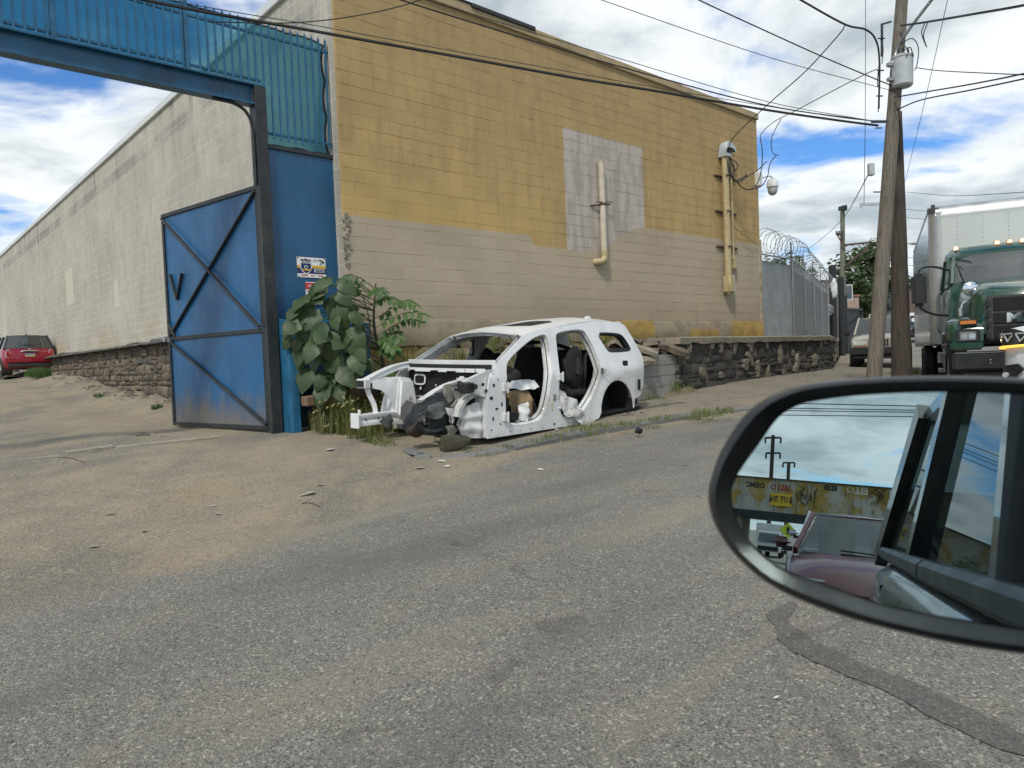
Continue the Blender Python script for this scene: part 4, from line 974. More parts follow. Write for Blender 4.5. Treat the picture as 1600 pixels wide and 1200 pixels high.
coil('razor_wire', 'bunched roll of razor wire drooping over the lower fence', F2 + Vector((-.1, .2)), F2 + Vector((1.3, 2.6)), 2.95, .26, 22, 7)
def blob(name, label, cat, loc, r, mat, seed, par=None):
    bm = bmesh.new(); bmesh.ops.create_icosphere(bm, subdivisions=3, radius=1)
    for v in bm.verts:
        k = 1 + .35 * noise.noise(v.co * 1.7 + Vector((seed, 0, 0))) + .18 * noise.noise(v.co * 4.5 + Vector((0, seed, 0))); v.co = Vector((v.co.x * r[0], v.co.y * r[1], v.co.z * r[2])) * k
    me = bpy.data.meshes.new(name); bm.to_mesh(me); bm.free()
    for p in me.polygons: p.use_smooth = True
    o = mesh_obj(name, me, mat, par, loc); return tag(o, label, cat) if label else o
M_BAG = simple('plastic_bag', (.62, .64, .63), .35, 0, .15)
p = atd(1303, 451, 30.5); blob('plastic_bag', 'torn white plastic bag caught on the razor wire', 'bag', p, (.14, .14, .42), M_BAG, 3)
# ---------------------------------------------------------------- utility poles
def pole(name, label, pts, rs, mat, seed):
    base = Vector(pts[0]); t = thing(name, label, 'utility pole', base); m_ = MB(); P = []
    n_ = 26; P = [base.lerp(Vector(pts[1]), i / n_) for i in range(n_ + 1)]; mb_ = MB(); b = 0
    for i, p in enumerate(P):
        r = lerp(rs[0], rs[1], i / n_)
        for k in range(18):
            a = 6.283 * k / 18; rr_ = r * (1 + .05 * vn(k * .9, i * .25, seed) + .03 * vn(k * 2.3, i * 1.1, seed)); mb_.v.append(tuple(p - base + Vector((math.cos(a), math.sin(a), 0)) * rr_))
    for i in range(n_):
        for k in range(18): mb_.f.append((i * 18 + k, i * 18 + (k + 1) % 18, (i + 1) * 18 + (k + 1) % 18, (i + 1) * 18 + k)); mb_.mi.append(0)
    mb_.f.append(tuple(n_ * 18 + k for k in range(18))); mb_.mi.append(0)
    mb_.build('shaft', mat, t, smooth=60); return t
pb = atd(1363, 640, 13.5); pb.z = zside(pb.x, pb.y) - .1
PA = pole('utility_pole', 'tall leaning weathered grey wooden utility pole carrying a transformer', [pb, atd(1418, -120, 13.6)], (.140, .100), M_POLE, 1)
db = atd(1410, 640, 14.4); db.z = zside(db.x, db.y) - .1
PD = pole('old_pole', 'shorter cut-off dark brown wooden pole standing behind the grey one', [db, atd(1400.5, 176, 14.4)], (.195, .102), M_POLED, 2)
def onp(px, py, d=13.4): return atd(px, py, d)
mb = MB(); c = onp(1410, 113); mb.lathe(c, [(.001, .30), (.17, .30), (.195, .285), (.195, .25), (.185, .245), (.175, -.24), (.15, -.27), (.001, -.27)], 20); mb.build('transformer', M_GREYP, PA, world=True, smooth=35)
tr = PA.children[-1]
for dx in (-.07, .02, .1):
    mb = MB(); mb.cyl(c + Vector((dx, -.02, .29)), c + Vector((dx, -.02, .42)), .022, .016, 8); mb.build('bushing', M_BLACK, tr, world=True)
mb = MB(); mb.bar(c + Vector((-.28, .0, .15)), c + Vector((-.12, 0, .15)), .08, .06); mb.bar(c + Vector((-.28, 0, -.12)), c + Vector((-.12, 0, -.12)), .08, .06); mb.build('transformer_bracket', M_GALV, PA, world=True)
mb = MB(); mb.tube(curve3([onp(1388, 104), onp(1396, 95), onp(1402, 78), onp(1414, 55, 13.2), onp(1440, 20, 12.9), onp(1475, -25, 12.5)]), .03, 8); mb.bx(0, 0, 0, 0, 0, 0); mb.build('lamp_arm', M_GALV, PA, world=True, smooth=60)
mb = MB(); mb.box(onp(1361, 265, 13.2), (.10, .10, .22)); mb.build('junction_box', M_GREYP, PA, world=True, bevel=.01)
mb = MB(); mb.box(onp(1386, 380, 13.9), (.15, .14, .30)); mb.build('meter_box', M_DKST, PA, world=True, bevel=.015)
mb = MB()
mb.bar(onp(1378, 37, 13.3), onp(1378, 88, 13.3), .035, .035); mb.bar(onp(1378, 38, 13.3), onp(1392, 34, 13.4), .03, .03); mb.bar(onp(1362, 190, 13.3), onp(1385, 190, 13.4), .04, .04)
for y in (60, 110, 150, 200, 300): mb.cyl(onp(1384 - y * .03, y, 13.3), onp(1374 - y * .03, y, 13.25), .012, n=6)
mb.build('hardware', M_DKST, PA, world=True)
W = lambda *q: curve3([atd(x, y, d) for x, y, d in q], 8)
wirething('trunk_cable', 'thick black trunk cable sagging across the yellow wall to the grey pole', [W((-200, -110, 7.4), (210, -4, 8.6), (500, 50, 9.6), (707, 87, 10.4), (900, 122, 11.2), (1012, 140, 11.7), (1200, 172, 12.6), (1310, 188, 13.1), (1372, 196, 13.4))], .021)
lash = W((-200, -125, 7.4), (230, -8, 8.6), (500, 41, 9.6), (705, 79, 10.4), (900, 114, 11.2), (1015, 135, 11.7), (1200, 166, 12.6), (1310, 183, 13.1), (1372, 190, 13.4))
wirething('lashing_wire', 'thin green messenger wire strung just above the thick black cable', [lash], .006, M_CABLEG)
wirething('drop_cable', 'black cable crossing the yellow wall just above the trunk cable', [W((560, -25, 9.5), (630, 1, 9.9), (800, 54, 10.8), (990, 110, 11.7), (1200, 165, 12.6), (1372, 190, 13.4))], .011)
wirething('roofline_wire', 'thin wire following the roofline of the yellow wall', [W((600, -20, 9.8), (700, 10, 10.2), (800, 41, 10.8), (980, 95, 11.7), (1200, 159, 12.6), (1370, 190, 13.4))], .006)
wirething('side_wire', 'dark wire curving in front of the warehouse street corner up to the cornice', [W((330, 34, 9.2), (440, 36, 9.6), (520, 30, 9.9), (600, 16, 10.1), (665, -4, 10.3), (730, -40, 10.6))], .008)
wirething('sky_wire', 'lone thin wire rising from the grey pole high over the warehouse roof', [W((840, -35, 10.5), (940, 0, 11), (1200, 89, 12.4), (1395, 142, 13.5))], .006)
wirething('sky_cable', 'black cable rising from the grey pole steeply to the upper left', [W((980, -55, 11), (1092, 0, 11.7), (1200, 50, 12.4), (1300, 95, 13), (1396, 135, 13.5))], .011)
wirething('secondary_cable', 'heavy twisted cable bending down along the grey pole beside its bracket', [W((1150, -60, 12), (1253, 1, 12.6), (1320, 38, 13.0), (1352, 46, 13.2), (1368, 62, 13.3), (1374, 95, 13.3), (1373, 170, 13.3))], .018)
wirething('house_drop', 'service wire dropping from the heavy cable down to the mast on the yellow wall', [[*W((1320, 40, 13.0), (1310, 55, 13.1), (1258, 112, 13.8), (1200, 163, 15.2), (1146, 215, 17), (1137, 240, 17.4))]], .011)
wirething('camera_drop', 'wire sagging from the grey pole to the corner of the yellow wall', [W((1371, 108, 13.4), (1350, 117, 13.5), (1290, 148, 14), (1245, 172, 15), (1210, 190, 16.5), (1190, 208, 18), (1188, 220, 18.3)), W((1220, 186, 16), (1206, 215, 17.5), (1207, 238, 18), (1217, 243, 18.2))], .009)
wirething('upper_right_cable', 'thick cable leaving the grey pole to the right, above the transformer', [W((1408, 40, 13.4), (1450, 34, 12.5), (1520, 22, 11), (1600, 8, 9.8), (1700, -14, 8.5))], .019)
wirething('lower_right_cable', 'thick double cable leaving the grey pole to the right, below the transformer', [W((1398, 152, 13.4), (1450, 143, 12.5), (1520, 131, 11), (1600, 115, 9.8), (1700, 92, 8.5)), W((1400, 172, 13.4), (1440, 156, 12.6), (1520, 140, 11), (1600, 123, 9.8), (1700, 100, 8.5))], .012)
wirething('middle_right_wire', 'thin pair of wires running level from the transformer to the right', [W((1432, 106, 13.3), (1475, 111, 12.4), (1600, 117, 9.8), (1700, 122, 8.5))], .008)
wirething('guy_wire', 'thin slack wire slanting down from above to behind the parked truck', [W((1492, -50, 15), (1480, 2, 16), (1447, 150, 22), (1414, 285, 30))], .008)
wirething('vertical_wire', 'thin plumb wire hanging beside the grey pole', [W((1352.5, -40, 14.5), (1352, 180, 14.5), (1350, 318, 14.5))], .006)
wirething('jumper_wires', 'looped black jumper wires between grey pole, bracket and transformer top', [W((1405, 70, 13.3), (1425, 60, 13.2), (1435, 75, 13.2), (1433, 100, 13.2), (1429, 110, 13.2)), W((1411, 80, 13.2), (1422, 74, 13.2), (1427, 88, 13.2)), W((1409, 78, 13.2), (1414, 73, 13.2), (1420, 80, 13.2), (1416, 88, 13.2)), W((1445, 36, 12.8), (1440, 52, 12.9), (1448, 74, 12.9), (1443, 55, 12.9), (1450, 34, 12.7)),
    W((1399, 145, 13.3), (1403, 155, 13.2), (1398, 163, 13.2), (1404, 175, 13.2), (1407, 205, 13.6)), W((1374, 95, 13.3), (1371, 130, 13.3), (1374, 140, 13.3), (1372, 175, 13.3)), W((1376, 60, 13.3), (1380, 75, 13.3), (1378, 100, 13.3))], .009)
wirething('spliced_drop', 'black wire running from the grey junction box down behind the yard fence', [W((1360, 266, 13.2), (1341, 302, 16), (1318, 340, 22), (1290, 368, 28), (1262, 390, 36))], .010)
wirething('pole_riser_cables', 'black riser cables hanging between the two wooden poles', [W((1385, 300, 13.9), (1389, 350, 13.9), (1388, 372, 13.9)), W((1389, 400, 13.9), (1386, 412, 13.9), (1383, 418, 13.9), (1390, 410, 13.9)), W((1388, 440, 14), (1384, 465, 13.9), (1380, 472, 13.8))], .012)
# ---------------------------------------------------------------- far street
def tree(name, label, base, h, rx, rz_, seed, n_leaf=1500, leaf=.28, group=None):
    t = thing(name, label, 'tree', base, 0, group); rnd = random.Random(seed); mb_ = MB(); mb_.tube([(0, 0, -.3), (.1, 0, h * .3), (-.1, .1, h * .62)], .2, 8, [.26, .2, .12])
    for k in range(5):
        a = k * 1.3; mb_.tube([(0, 0, h * .35), (math.cos(a) * rx * .4, math.sin(a) * rx * .4, h * .6), (math.cos(a) * rx * .7, math.sin(a) * rx * .7, h * .78)], .08, 5, [.1, .06, .03])
    mb_.build('trunk', M_BARK, t); mb_ = MB(); cl = []
    for k in range(34):
        a = rnd.uniform(0, 6.283); u = rnd.uniform(-1, 1); q = rnd.uniform(.35, 1) ** .6; s = math.sqrt(1 - u * u); cl.append((math.cos(a) * s * rx * q, math.sin(a) * s * rx * q, h - rz_ + u * rz_ * q, rnd.uniform(.22, .42) * rx))
    for k in range(n_leaf):
        cx, cy, cz, cr = rnd.choice(cl); v = Vector((rnd.gauss(0, 1), rnd.gauss(0, 1), rnd.gauss(0, .8))).normalized() * cr * rnd.uniform(.5, 1.05)
        p = Vector((cx, cy, cz)) + v; nrm = (v + Vector((rnd.uniform(-1, 1), rnd.uniform(-1, 1), rnd.uniform(0, 1.2))) * cr * .8); x, y, z = frame(nrm); s = leaf * rnd.uniform(.6, 1.3)
        mb_.add([p - x * s, p - y * s * .5, p + x * s, p + y * s * .5], [(0, 1, 2, 3)])
    mb_.build('crown', M_TREE, t, recalc=False); return t
def gz(p): return Vector((p.x, p.y, zr(p.y)))
tree('tree', 'large dark green tree rising behind the two wooden poles', gz(atd(1352, 520, 75)), 9.2, 3.6, 3.4, 3, 3400, .30)
tree('tree', 'rounded tree crown showing over the short fence bay', gz(atd(1222, 480, 62)), 7.4, 2.4, 1.7, 4, 1600, .28)
tree('tree', 'small far tree between dark pole and truck box', gz(atd(1452, 500, 110)), 7.5, 2.6, 2.4, 5, 1200, .3)
tree('tree', 'broad low tree at the far end of the street behind the grey pole', gz(atd(1388, 520, 95)), 8.2, 3.5, 2.6, 6, 2200, .32)
def house(name, label, px0, px1, ytop, d, depth, mat, wins, roofmat=None, ybot=None):
    a, b = atd(px0, ytop, d), atd(px1, ytop, d); w = (b - a).length; rz = math.atan2(b.y - a.y, b.x - a.x); z0 = zr(a.y) - .5; h = max(a.z, b.z)
    t = thing(name, label, 'building', (a.x, a.y, z0), rz); h -= z0
    mb_ = MB(); mb_.bx(0, w, 0, depth, 0, h); mb_.build('wall', mat, t)
    mb_ = MB(); mb_.bx(-.1, w + .1, -.12, depth, h, h + .18); mb_.build('cornice', roofmat or M_DKST, t)
    for (u, v, ww, hh) in wins:
        mb_ = MB(); mb_.bx(u * w, u * w + ww, -.05, -.002, v * h, v * h + hh); f_ = mb_.build('window', M_WPL, t); mb_ = MB(); mb_.bx(u * w + .07, u * w + ww - .07, -.06, -.052, v * h + .07, v * h + hh - .07); mb_.build('pane', M_GLASS, f_)
    return t
M_BRK = simple('far_brick', (.22, .125, .09), .9, 0, .25, 4); M_BRN = simple('far_brown', (.20, .165, .13), .9, 0, .25, 3); M_FGR = simple('far_grey', (.30, .33, .34), .85, 0, .12, 1.5); M_FPK = simple('far_pink', (.33, .245, .205), .9, 0, .2, 3)
house('row_house', 'dark brown flat-roofed house beyond the lower fence', 1284, 1322, 441, 62, 9, M_BRN, [(.55, .72, .9, 1.3), (.82, .72, .9, 1.3)])
house('row_house', 'pinkish brick house with low roof behind the black posts', 1316, 1342, 464, 72, 10, M_FPK, [(.2, .5, .7, 1.1), (.6, .5, .7, 1.1)], M_BRK)
house('row_house', 'small red brick house at the street bend left of the tree', 1336, 1358, 479, 82, 8, M_BRK, [(.3, .5, .8, 1.0)])
house('grey_building', 'tall grey rendered building edge just right of the dark pole', 1414, 1427, 447, 90, 9, M_FGR, [])
house('grey_building', 'lower grey building with a notice board at the far crossing', 1424, 1446, 480, 88, 9, simple('far_grey2', (.25, .285, .29), .85, 0, .12, 1.5), [(.15, .62, .9, .7), (.7, .6, .5, .9)])
house('corner_store', 'pale flat-roofed building behind the far crossing beside the truck box', 1440, 1475, 490, 105, 9, M_FPK, [(.1, .35, 1.2, 1.2)])
house('row_house', 'tan two-storey house across the street behind the truck', 1478, 1560, 440, 70, 9, M_FPK, [(.1, .6, 1, 1.4), (.4, .6, 1, 1.4), (.7, .6, 1, 1.4), (.1, .2, 1, 1.4), (.7, .2, 1, 1.4)])
house('row_house', 'red brick row house across the street behind the truck', 1562, 1660, 425, 66, 9, M_BRK, [(.1, .6, 1, 1.4), (.4, .6, 1, 1.4), (.7, .6, 1, 1.4), (.1, .2, 1, 1.4), (.5, .2, 1, 1.4)])
house('row_house', 'grey row house at the right across the street behind the white SUV', 1662, 1800, 400, 60, 9, M_FGR, [(.1, .6, 1, 1.4), (.4, .6, 1, 1.4), (.7, .6, 1, 1.4)])
for px, py, d, r, lab in ((1300.5, 416, 33, .165, 'thick black steel pipe post behind the lower fence'), (1313.5, 434, 35, .15, 'slimmer black steel pipe post beside the black yard gate')):
    p = atd(px, py, d); b = Vector((p.x, p.y, zr(p.y))); mb = MB(); mb.cyl(b, p, r, n=12); mb.cyl(p, p + Vector((0, 0, .06)), r * 1.05, r * .6, 12); o = mb.build('pipe_post', M_BLACK, smooth=40); tag(o, lab, 'post')
# black yard gate / container by the street
p = atd(1322, 520, 37); q_ = atd(1346, 520, 38.5); rzz = math.atan2(q_.y - p.y, q_.x - p.x); bgz = zr(p.y)
bgt = thing('black_yard_gate', 'black steel yard gate with diagonal bars behind the parked pale jeep', 'gate', (p.x, p.y, bgz), rzz); Lg = (q_ - p).length
mb = MB(); mb.bx(0, Lg, 0, .04, .2, 2.5); mb.build('sheet', M_BLACK, bgt)
for a, b in (((0, 1.5), (Lg, 2.2)), ((0, 2.5), (Lg, 2.5)), ((0, .2), (Lg, .2)), ((0, .1), (0, 3.2)), ((Lg, .1), (Lg, 2.6))):
    mb = MB(); mb.bar((a[0], -.03, a[1]), (b[0], -.03, b[1]), .1, .1, Vector((0, 1, 0))); mb.build('bar', M_DKST, bgt)
fp = gz(atd(1317, 560, 42)); tp = atd(1316.5, 322, 42)
PF = pole('utility_pole', 'distant thin greenish utility pole with short crossarms beyond the fence', [fp, tp], (.17, .12), simple('pole_far', (.14, .15, .11), .9, 0, .2), 5)
f42 = lambda x, y: atd(x, y, 41.7)
for a, b, w in ((f42(1306.5, 365), f42(1318, 368), .12), (f42(1318, 383), f42(1357, 379), .10), (f42(1320, 417), f42(1358, 385), .12), (f42(1308, 367), f42(1318, 383), .06)):
    mb = MB(); mb.bar(a, b, w, w); mb.build('crossarm', M_RUST, PF, world=True)
for x in (1307, 1311, 1316): mb = MB(); mb.cyl(f42(x, 366), f42(x, 361), .05, n=6); mb.build('insulator', M_DKST, PF, world=True)
mb = MB(); mb.box(f42(1313, 326), (.16, .2, .22)); mb.box(f42(1320, 325), (.2, .2, .3)); mb.build('lamp_heads', M_DKST, PF, world=True)
mb = MB(); mb.tube(curve3([atd(1318, 424, 45), atd(1313, 419, 45), atd(1308, 418.5, 45)]), .05, 6); mb.box(atd(1309, 419, 45), (.5, .25, .12)); lm = mb.build('street_lamp', M_GREYP); tag(lm, 'distant cobra street lamp on the thin greenish pole', 'street lamp')
mb = MB(); mb.tube(curve3([atd(1408, 380, 55), atd(1420, 380, 55), atd(1428, 378.5, 55)]), .05, 6); mb.lathe(atd(1430, 380, 55), [(.001, .12), (.3, .08), (.38, -.02), (.25, -.1), (.001, -.12)], 12); lm = mb.build('street_lamp', M_GREYP); tag(lm, 'pale street lamp head reaching out beside the dark pole', 'street lamp')
mb = MB(); mb.bar(atd(1345, 319.5, 30), atd(1392, 318, 30), .1, .1); mb.cyl(atd(1345, 317, 30), atd(1345, 325, 30), .05, n=6); ca = mb.build('cross_arm', M_GREYP); tag(ca, 'grey cross arm with small insulator showing between the two wooden poles', 'crossarm')
wirething('far_wires', 'bundle of thin wires crossing far off between pole and truck box', [W((1416, y, 60), (1450, y + 3, 55), (1500, y + (3 if k % 2 else 6), 45), (1720, y - 8, 25)) for k, y in enumerate((300, 327, 340, 402, 414, 432, 438))], .018)
wirething('far_wires', 'thin wires fanning from the distant greenish pole toward the grey pole', [W((1322, 415, 42), (1340, 400, 36), (1362, 372, 26)), W((1254, 430, 60), (1290, 424, 52), (1316, 418, 44)), W((1326, 424, 50), (1345, 422, 46), (1362, 415, 40)), W((1345, 440, 60), (1352, 425, 45), (1358, 380, 28))], .014)
# far notice board and stop sign
nb = thing('notice_board', 'small white notice board with dark print at the far crossing', 'sign', atd(1427, 512, 70), R(0))
mb = MB(); mb.bx(-.45, .45, -.02, .02, 0, 1.45); mb.build('board', C_W, nb); mb = MB(); mb.bx(-.28, .28, -.03, -.022, .3, 1.15); mb.build('print', C_BLK, nb); mb = MB(); mb.cyl((0, 0, .75), (0, -.04, .75), .2, n=10); mb.build('print_spot', C_W, nb); mb = MB(); mb.cyl((0, .03, -1.6), (0, .03, 0), .03, n=6); mb.build('post', M_GALV, nb)
ss = thing('stop_sign', 'red octagonal stop sign at the far crossing', 'sign', atd(1439, 504, 72), 0)
mb = MB(); mb.prism([(.42 * math.cos(R(22.5 + 45 * i)), 0, .42 * math.sin(R(22.5 + 45 * i))) for i in range(8)], (0, .03, 0)); mb.build('plate', C_RED, ss); wtext('STOP', .3, C_W, ss, (0, -.01, 0)); mb = MB(); mb.cyl((0, .05, -1.8), (0, .05, .3), .035, n=6); mb.build('post', M_GALV, ss)
# ---------------------------------------------------------------- the stripped white car body
WO = atd(540 + 685 / 3.0769, 480 + 632 / 3.0769, 9.0)
WK = thing('stripped_car', 'stripped white SUV body shell without doors, glass, hood or front wheels on the sidewalk', 'car', WO, rot=(R(-2.2), 0, R(90 - 219.8)))
WWID = 1.74
def tf(z): return max(0.0, z - .75) * .32
def side_y(x, z):
    y = -tf(z)
    y -= .035 * sstep(-3.55, -4.05, x) + .02 * sstep(.25, .0, z) * 0
    y += .022 * math.exp(-((z - .72) / .05) ** 2) * sstep(-1.5, -2.9, x) * sstep(-4.0, -3.7, x)          # shoulder crease
    d = math.hypot(x + 3.03, z - .12); y += .03 * math.exp(-((d - .50) / .05) ** 2) * (1 if z > .1 else .4)   # wheel arch lip
    y += .012 * math.exp(-((z - .04) / .05) ** 2)
    return y
arch = [(-3.03 + .475 * math.cos(R(a)), .12 + .455 * math.sin(R(a))) for a in range(-2, 181, 14)]
out_ = [(.02, -.0), (-1.2, -.01), (-2.3, -.02), (-2.5, .03)] + arch + [(-3.52, .10), (-3.6, .24), (-3.84, .30), (-3.93, .45), (-3.95, .71), (-4.01, .93), (-3.90, 1.13), (-3.78, 1.30), (-3.64, 1.455), (-3.3, 1.49), (-2.83, 1.50), (-2.2, 1.46), (-1.66, 1.40), (-1.2, 1.345), (-.95, 1.29), (-.6, 1.11), (-.26, .925), (-.14, .86), (-.03, .74), (.01, .5)]
d1 = [(-.35, .17), (-.345, .6), (-.41, .88), (-.50, .97), (-.8, 1.115), (-1.12, 1.245), (-1.36, 1.30), (-1.46, 1.28), (-1.45, 1.1), (-1.35, .72), (-1.29, .45), (-1.19, .22), (-1.03, .125), (-.9, .11), (-.5, .11)]
d2 = [(-1.62, .10), (-1.53, .22), (-1.505, .5), (-1.53, .75), (-1.62, 1.1), (-1.67, 1.28), (-1.74, 1.325), (-2.05, 1.36), (-2.36, 1.37), (-2.46, 1.32), (-2.57, 1.1), (-2.62, .82), (-2.55, .58), (-2.36, .36), (-2.15, .19), (-2.0, .11)]
qw = [(-2.76, 1.31), (-3.1, 1.315), (-3.42, 1.295), (-3.52, 1.24), (-3.64, 1.06), (-3.57, 1.03), (-3.2, 1.02), (-2.98, 1.025), (-2.92, 1.06)]
def inset(L, k):
    """shrink a loop by k metres along its vertex normals"""
    n_ = len(L); ar = sum(L[i][0] * L[(i + 1) % n_][1] - L[(i + 1) % n_][0] * L[i][1] for i in range(n_)); s_ = 1 if ar > 0 else -1; o_ = []
    for i in range(n_):
        a, b, c_ = Vector(L[i - 1]), Vector(L[i]), Vector(L[(i + 1) % n_]); t = ((b - a).normalized() + (c_ - b).normalized()).normalized(); o_.append((b.x - t.y * k * s_, b.y + t.x * k * s_))
    return o_
d1, d2, qw = [[tuple(p) for p in smooth_loop([Vector(p) for p in L], 1)] for L in (d1, d2, qw)]
mb = MB(); panel(mb, out_, [d1, d2, qw], lambda x, z: (x, side_y(x, z), z), .085, (0, -.012, 0)); mskin = mb.mesh('body_side', smooth=50)
for m_ in (M_WHITE,): mskin.materials.append(m_)
mb = MB(); io = inset(out_, .018)
panel(mb, io, [inset(L, .045) for L in (d1, d2)] + [inset(qw, .03)], lambda x, z: (x, side_y(x, z) - .10, z), .11, (0, -.01, 0)); minner = mb.mesh('inner_side', smooth=50); minner.materials.append(M_WHITED)
def flange(L, mat, steps, name='aperture_flange'):
    mb_ = MB(); L = [tuple(p) for p in dense([Vector(p) for p in L], .05)]; rings = []
    for k, dy in steps: rings.append([(x, side_y(x, z) + dy, z) for x, z in inset(L, k)])
    for r in rings: r.append(r[0])
    mb_.grid(rings); me = mb_.mesh(name, smooth=50); me.materials.append(mat); return me
fl = [flange(L, M_WHITED, ((-.002, .002), (.008, -.004), (.012, -.035), (.03, -.05), (.034, -.10), (.05, -.105))) for L in (d1, d2)]
flq = flange(qw, M_BLACK, ((-.012, .004), (.006, .006), (.012, -.02), (.03, -.03), (.04, -.1)))
seal = [flange(L, M_BLACK, ((.028, -.047), (.036, -.047), (.037, -.056), (.028, -.056)), 'seal') for L in (d1, d2)]
for s_, y0 in ((1, 0), (-1, -WWID)):
    sd = mesh_obj('body_side', mskin, None, WK, (0, y0, 0), None, (1, s_, 1))
    mesh_obj('inner_side', minner, None, sd)
    for me in fl: mesh_obj('aperture_flange', me, None, sd)
    for me in seal: mesh_obj('seal', me, None, sd)
    mesh_obj('window_surround', flq, None, sd)
    mb = MB()     # wheel housing
    for k in range(15):
        a = R(-10 + k * 200 / 14); r = .455
        mb.v += [(-3.03 + r * math.cos(a), side_y(-3, .5) * 0 - .02, .12 + r * math.sin(a)), (-3.03 + r * .98 * math.cos(a), -.42, .12 + r * .98 * math.sin(a))]
    for k in range(14): mb.f.append((2 * k, 2 * k + 1, 2 * k + 3, 2 * k + 2)); mb.mi.append(0)
    mb.add([(-3.03 + .45 * math.cos(R(a)), -.42, .12 + .45 * math.sin(R(a))) for a in range(-10, 191, 20)], [tuple(range(11))]); mb.build('wheel_housing', M_BLACKI, sd)
# roof with sunroof opening
def roof_z(x, y):
    e = interp(-x, [(.9, 1.28), (1.2, 1.345), (1.66, 1.40), (2.2, 1.46), (2.83, 1.50), (3.3, 1.49), (3.66, 1.45)]); t = (y + WWID / 2) / (WWID / 2 - .2); return e + .075 * (1 - t * t)
ro = [(-.93, -.185), (-1.66, -.208), (-2.83, -.24), (-3.64, -.262), (-3.74, -.45), (-3.76, -.87), (-3.74, -WWID + .45), (-3.64, -WWID + .262), (-2.83, -WWID + .24), (-1.66, -WWID + .208), (-.93, -WWID + .185), (-.86, -WWID + .5), (-.84, -.87), (-.86, -.5)]
sr = [(-1.25, -.45), (-2.15, -.43), (-2.15, -WWID + .43), (-1.25, -WWID + .45)]
mb = MB(); panel(mb, ro, [smooth_loop([Vector(p) for p in sr], 1)], lambda x, y: (x, y, roof_z(x, y)), .12, (0, 0, -.02)); rf = mb.build('roof', M_WHITE, WK, smooth=50)
mb = MB(); panel(mb, [(-1.2, -.4), (-2.2, -.38), (-2.2, -WWID + .38), (-1.2, -WWID + .4)], [], lambda x, y: (x, y, roof_z(x, y) - .028), .2, (0, 0, -.006)); mb.build('sunroof_glass', simple('sunroof_black', (.006, .006, .007), .55, 0, .2), rf, smooth=60)
mb = MB()
for k in range(9):
    t = k / 8; w = .055 * (1 - t * .9); mb.v += [(-3.38 - t * .26, -.87 - w, roof_z(-3.5, -.87)), (-3.38 - t * .26, -.87, roof_z(-3.5, -.87) + .095 * math.sin(t * 2.2) ** 1.2 * (1 if t < .72 else 1) * (1 - .35 * t)), (-3.38 - t * .26, -.87 + w, roof_z(-3.5, -.87))]
for k in range(8):
    for j in (0, 1): mb.f.append((3 * k + j, 3 * k + j + 1, 3 * k + 4 + j, 3 * k + 3 + j)); mb.mi.append(0)
mb.build('antenna_fin', M_WHITE, rf, smooth=70)
def cross(name, x, z, y0, y1, w, h, mat, par=WK, bow=.0, n_=8, bev=.01):
    mb_ = MB(); P = [(x + bow * (1 - (2 * i / n_ - 1) ** 2), lerp(y0, y1, i / n_), z) for i in range(n_ + 1)]
    for a, b in zip(P, P[1:]): mb_.bar(a, b, h, w)
    return mb_.build(name, mat, par, bevel=0)
mb = MB()
for i in range(12):     # windshield header underside
    y = lerp(-.2, -WWID + .2, i / 11); bw = .07 * (1 - (2 * i / 11 - 1) ** 2); mb.v += [(-.92 + bw, y, roof_z(-.92, y) - .012), (-.95 + bw, y, roof_z(-.92, y) - .075), (-1.08 + bw, y, roof_z(-1.0, y) - .06)]
for i in range(11):
    for j in (0, 1): mb.f.append((3 * i + j, 3 * i + j + 1, 3 * i + 4 + j, 3 * i + 3 + j)); mb.mi.append(0)
mb.build('windshield_header', M_WHITED, WK, smooth=60)
mb = MB(); rr = random.Random(2)
for k in range(9): y = -.25 - k * .15; mb.bar((-.9, y, 1.285), (-.9 + rr.uniform(-.03, .02), y + rr.uniform(-.05, .05), 1.285 - rr.uniform(.01, .07)), .008, .02)
mb.build('torn_trim', M_BLACK, WK)
cross('cowl_panel', -.24, .905, -.06, -WWID + .06, .13, .028, M_WHITE, bow=.10); cross('cowl_gutter', -.15, .885, -.06, -WWID + .06, .06, .018, M_BLACK, bow=.10)
mb = MB()     # toothed lip under the cowl
for k in range(10):
    y0 = -.12 - k * .155; h = rr.choice([.035, .05, .03, .06]); b = .10 * (1 - ((y0 - .07 + WWID / 2) / (WWID / 2)) ** 2); mb.box((-.125 + b, y0 - .07, .865 - h / 2), (.012, .155, h))
mb.build('cowl_lip', M_WHITE, WK)
# bulkhead: black insulation with openings
mb = MB(); bo = [(-.10, .10), (-.10, .82), (-.5, .845), (-WWID + .5, .845), (-WWID + .1, .82), (-WWID + .1, .10)]
pl_ = [(-1.18, .66), (-1.20, .74), (-1.30, .78), (-1.46, .77), (-1.48, .68), (-1.40, .64), (-1.24, .63)]
def bulk(y, z): return (-.20 + .10 * (1 - ((y + WWID / 2) / (WWID / 2)) ** 2) + .03 * noise.noise(Vector((y * 4, z * 4, 2))), y, z)
panel(mb, bo, [], bulk, .10, (-.03, 0, 0)); bk = mb.build('bulkhead', M_BLACKI, WK, smooth=60)
def ringp(name, cy, cz, w, h, mat, par, x=.02, t=.022, hole=None):
    pts = [(cy + w * math.copysign(abs(math.cos(R(a))) ** .55, math.cos(R(a))), cz + h * math.copysign(abs(math.sin(R(a))) ** .55, math.sin(R(a)))) for a in range(0, 360, 20)]
    mb_ = MB(); panel(mb_, pts, [inset(pts, t)] if hole is None else [], lambda y, z: (bulk(y, z)[0] + x, y, z), .06, (.008, 0, 0)); return mb_.build(name, mat, par)
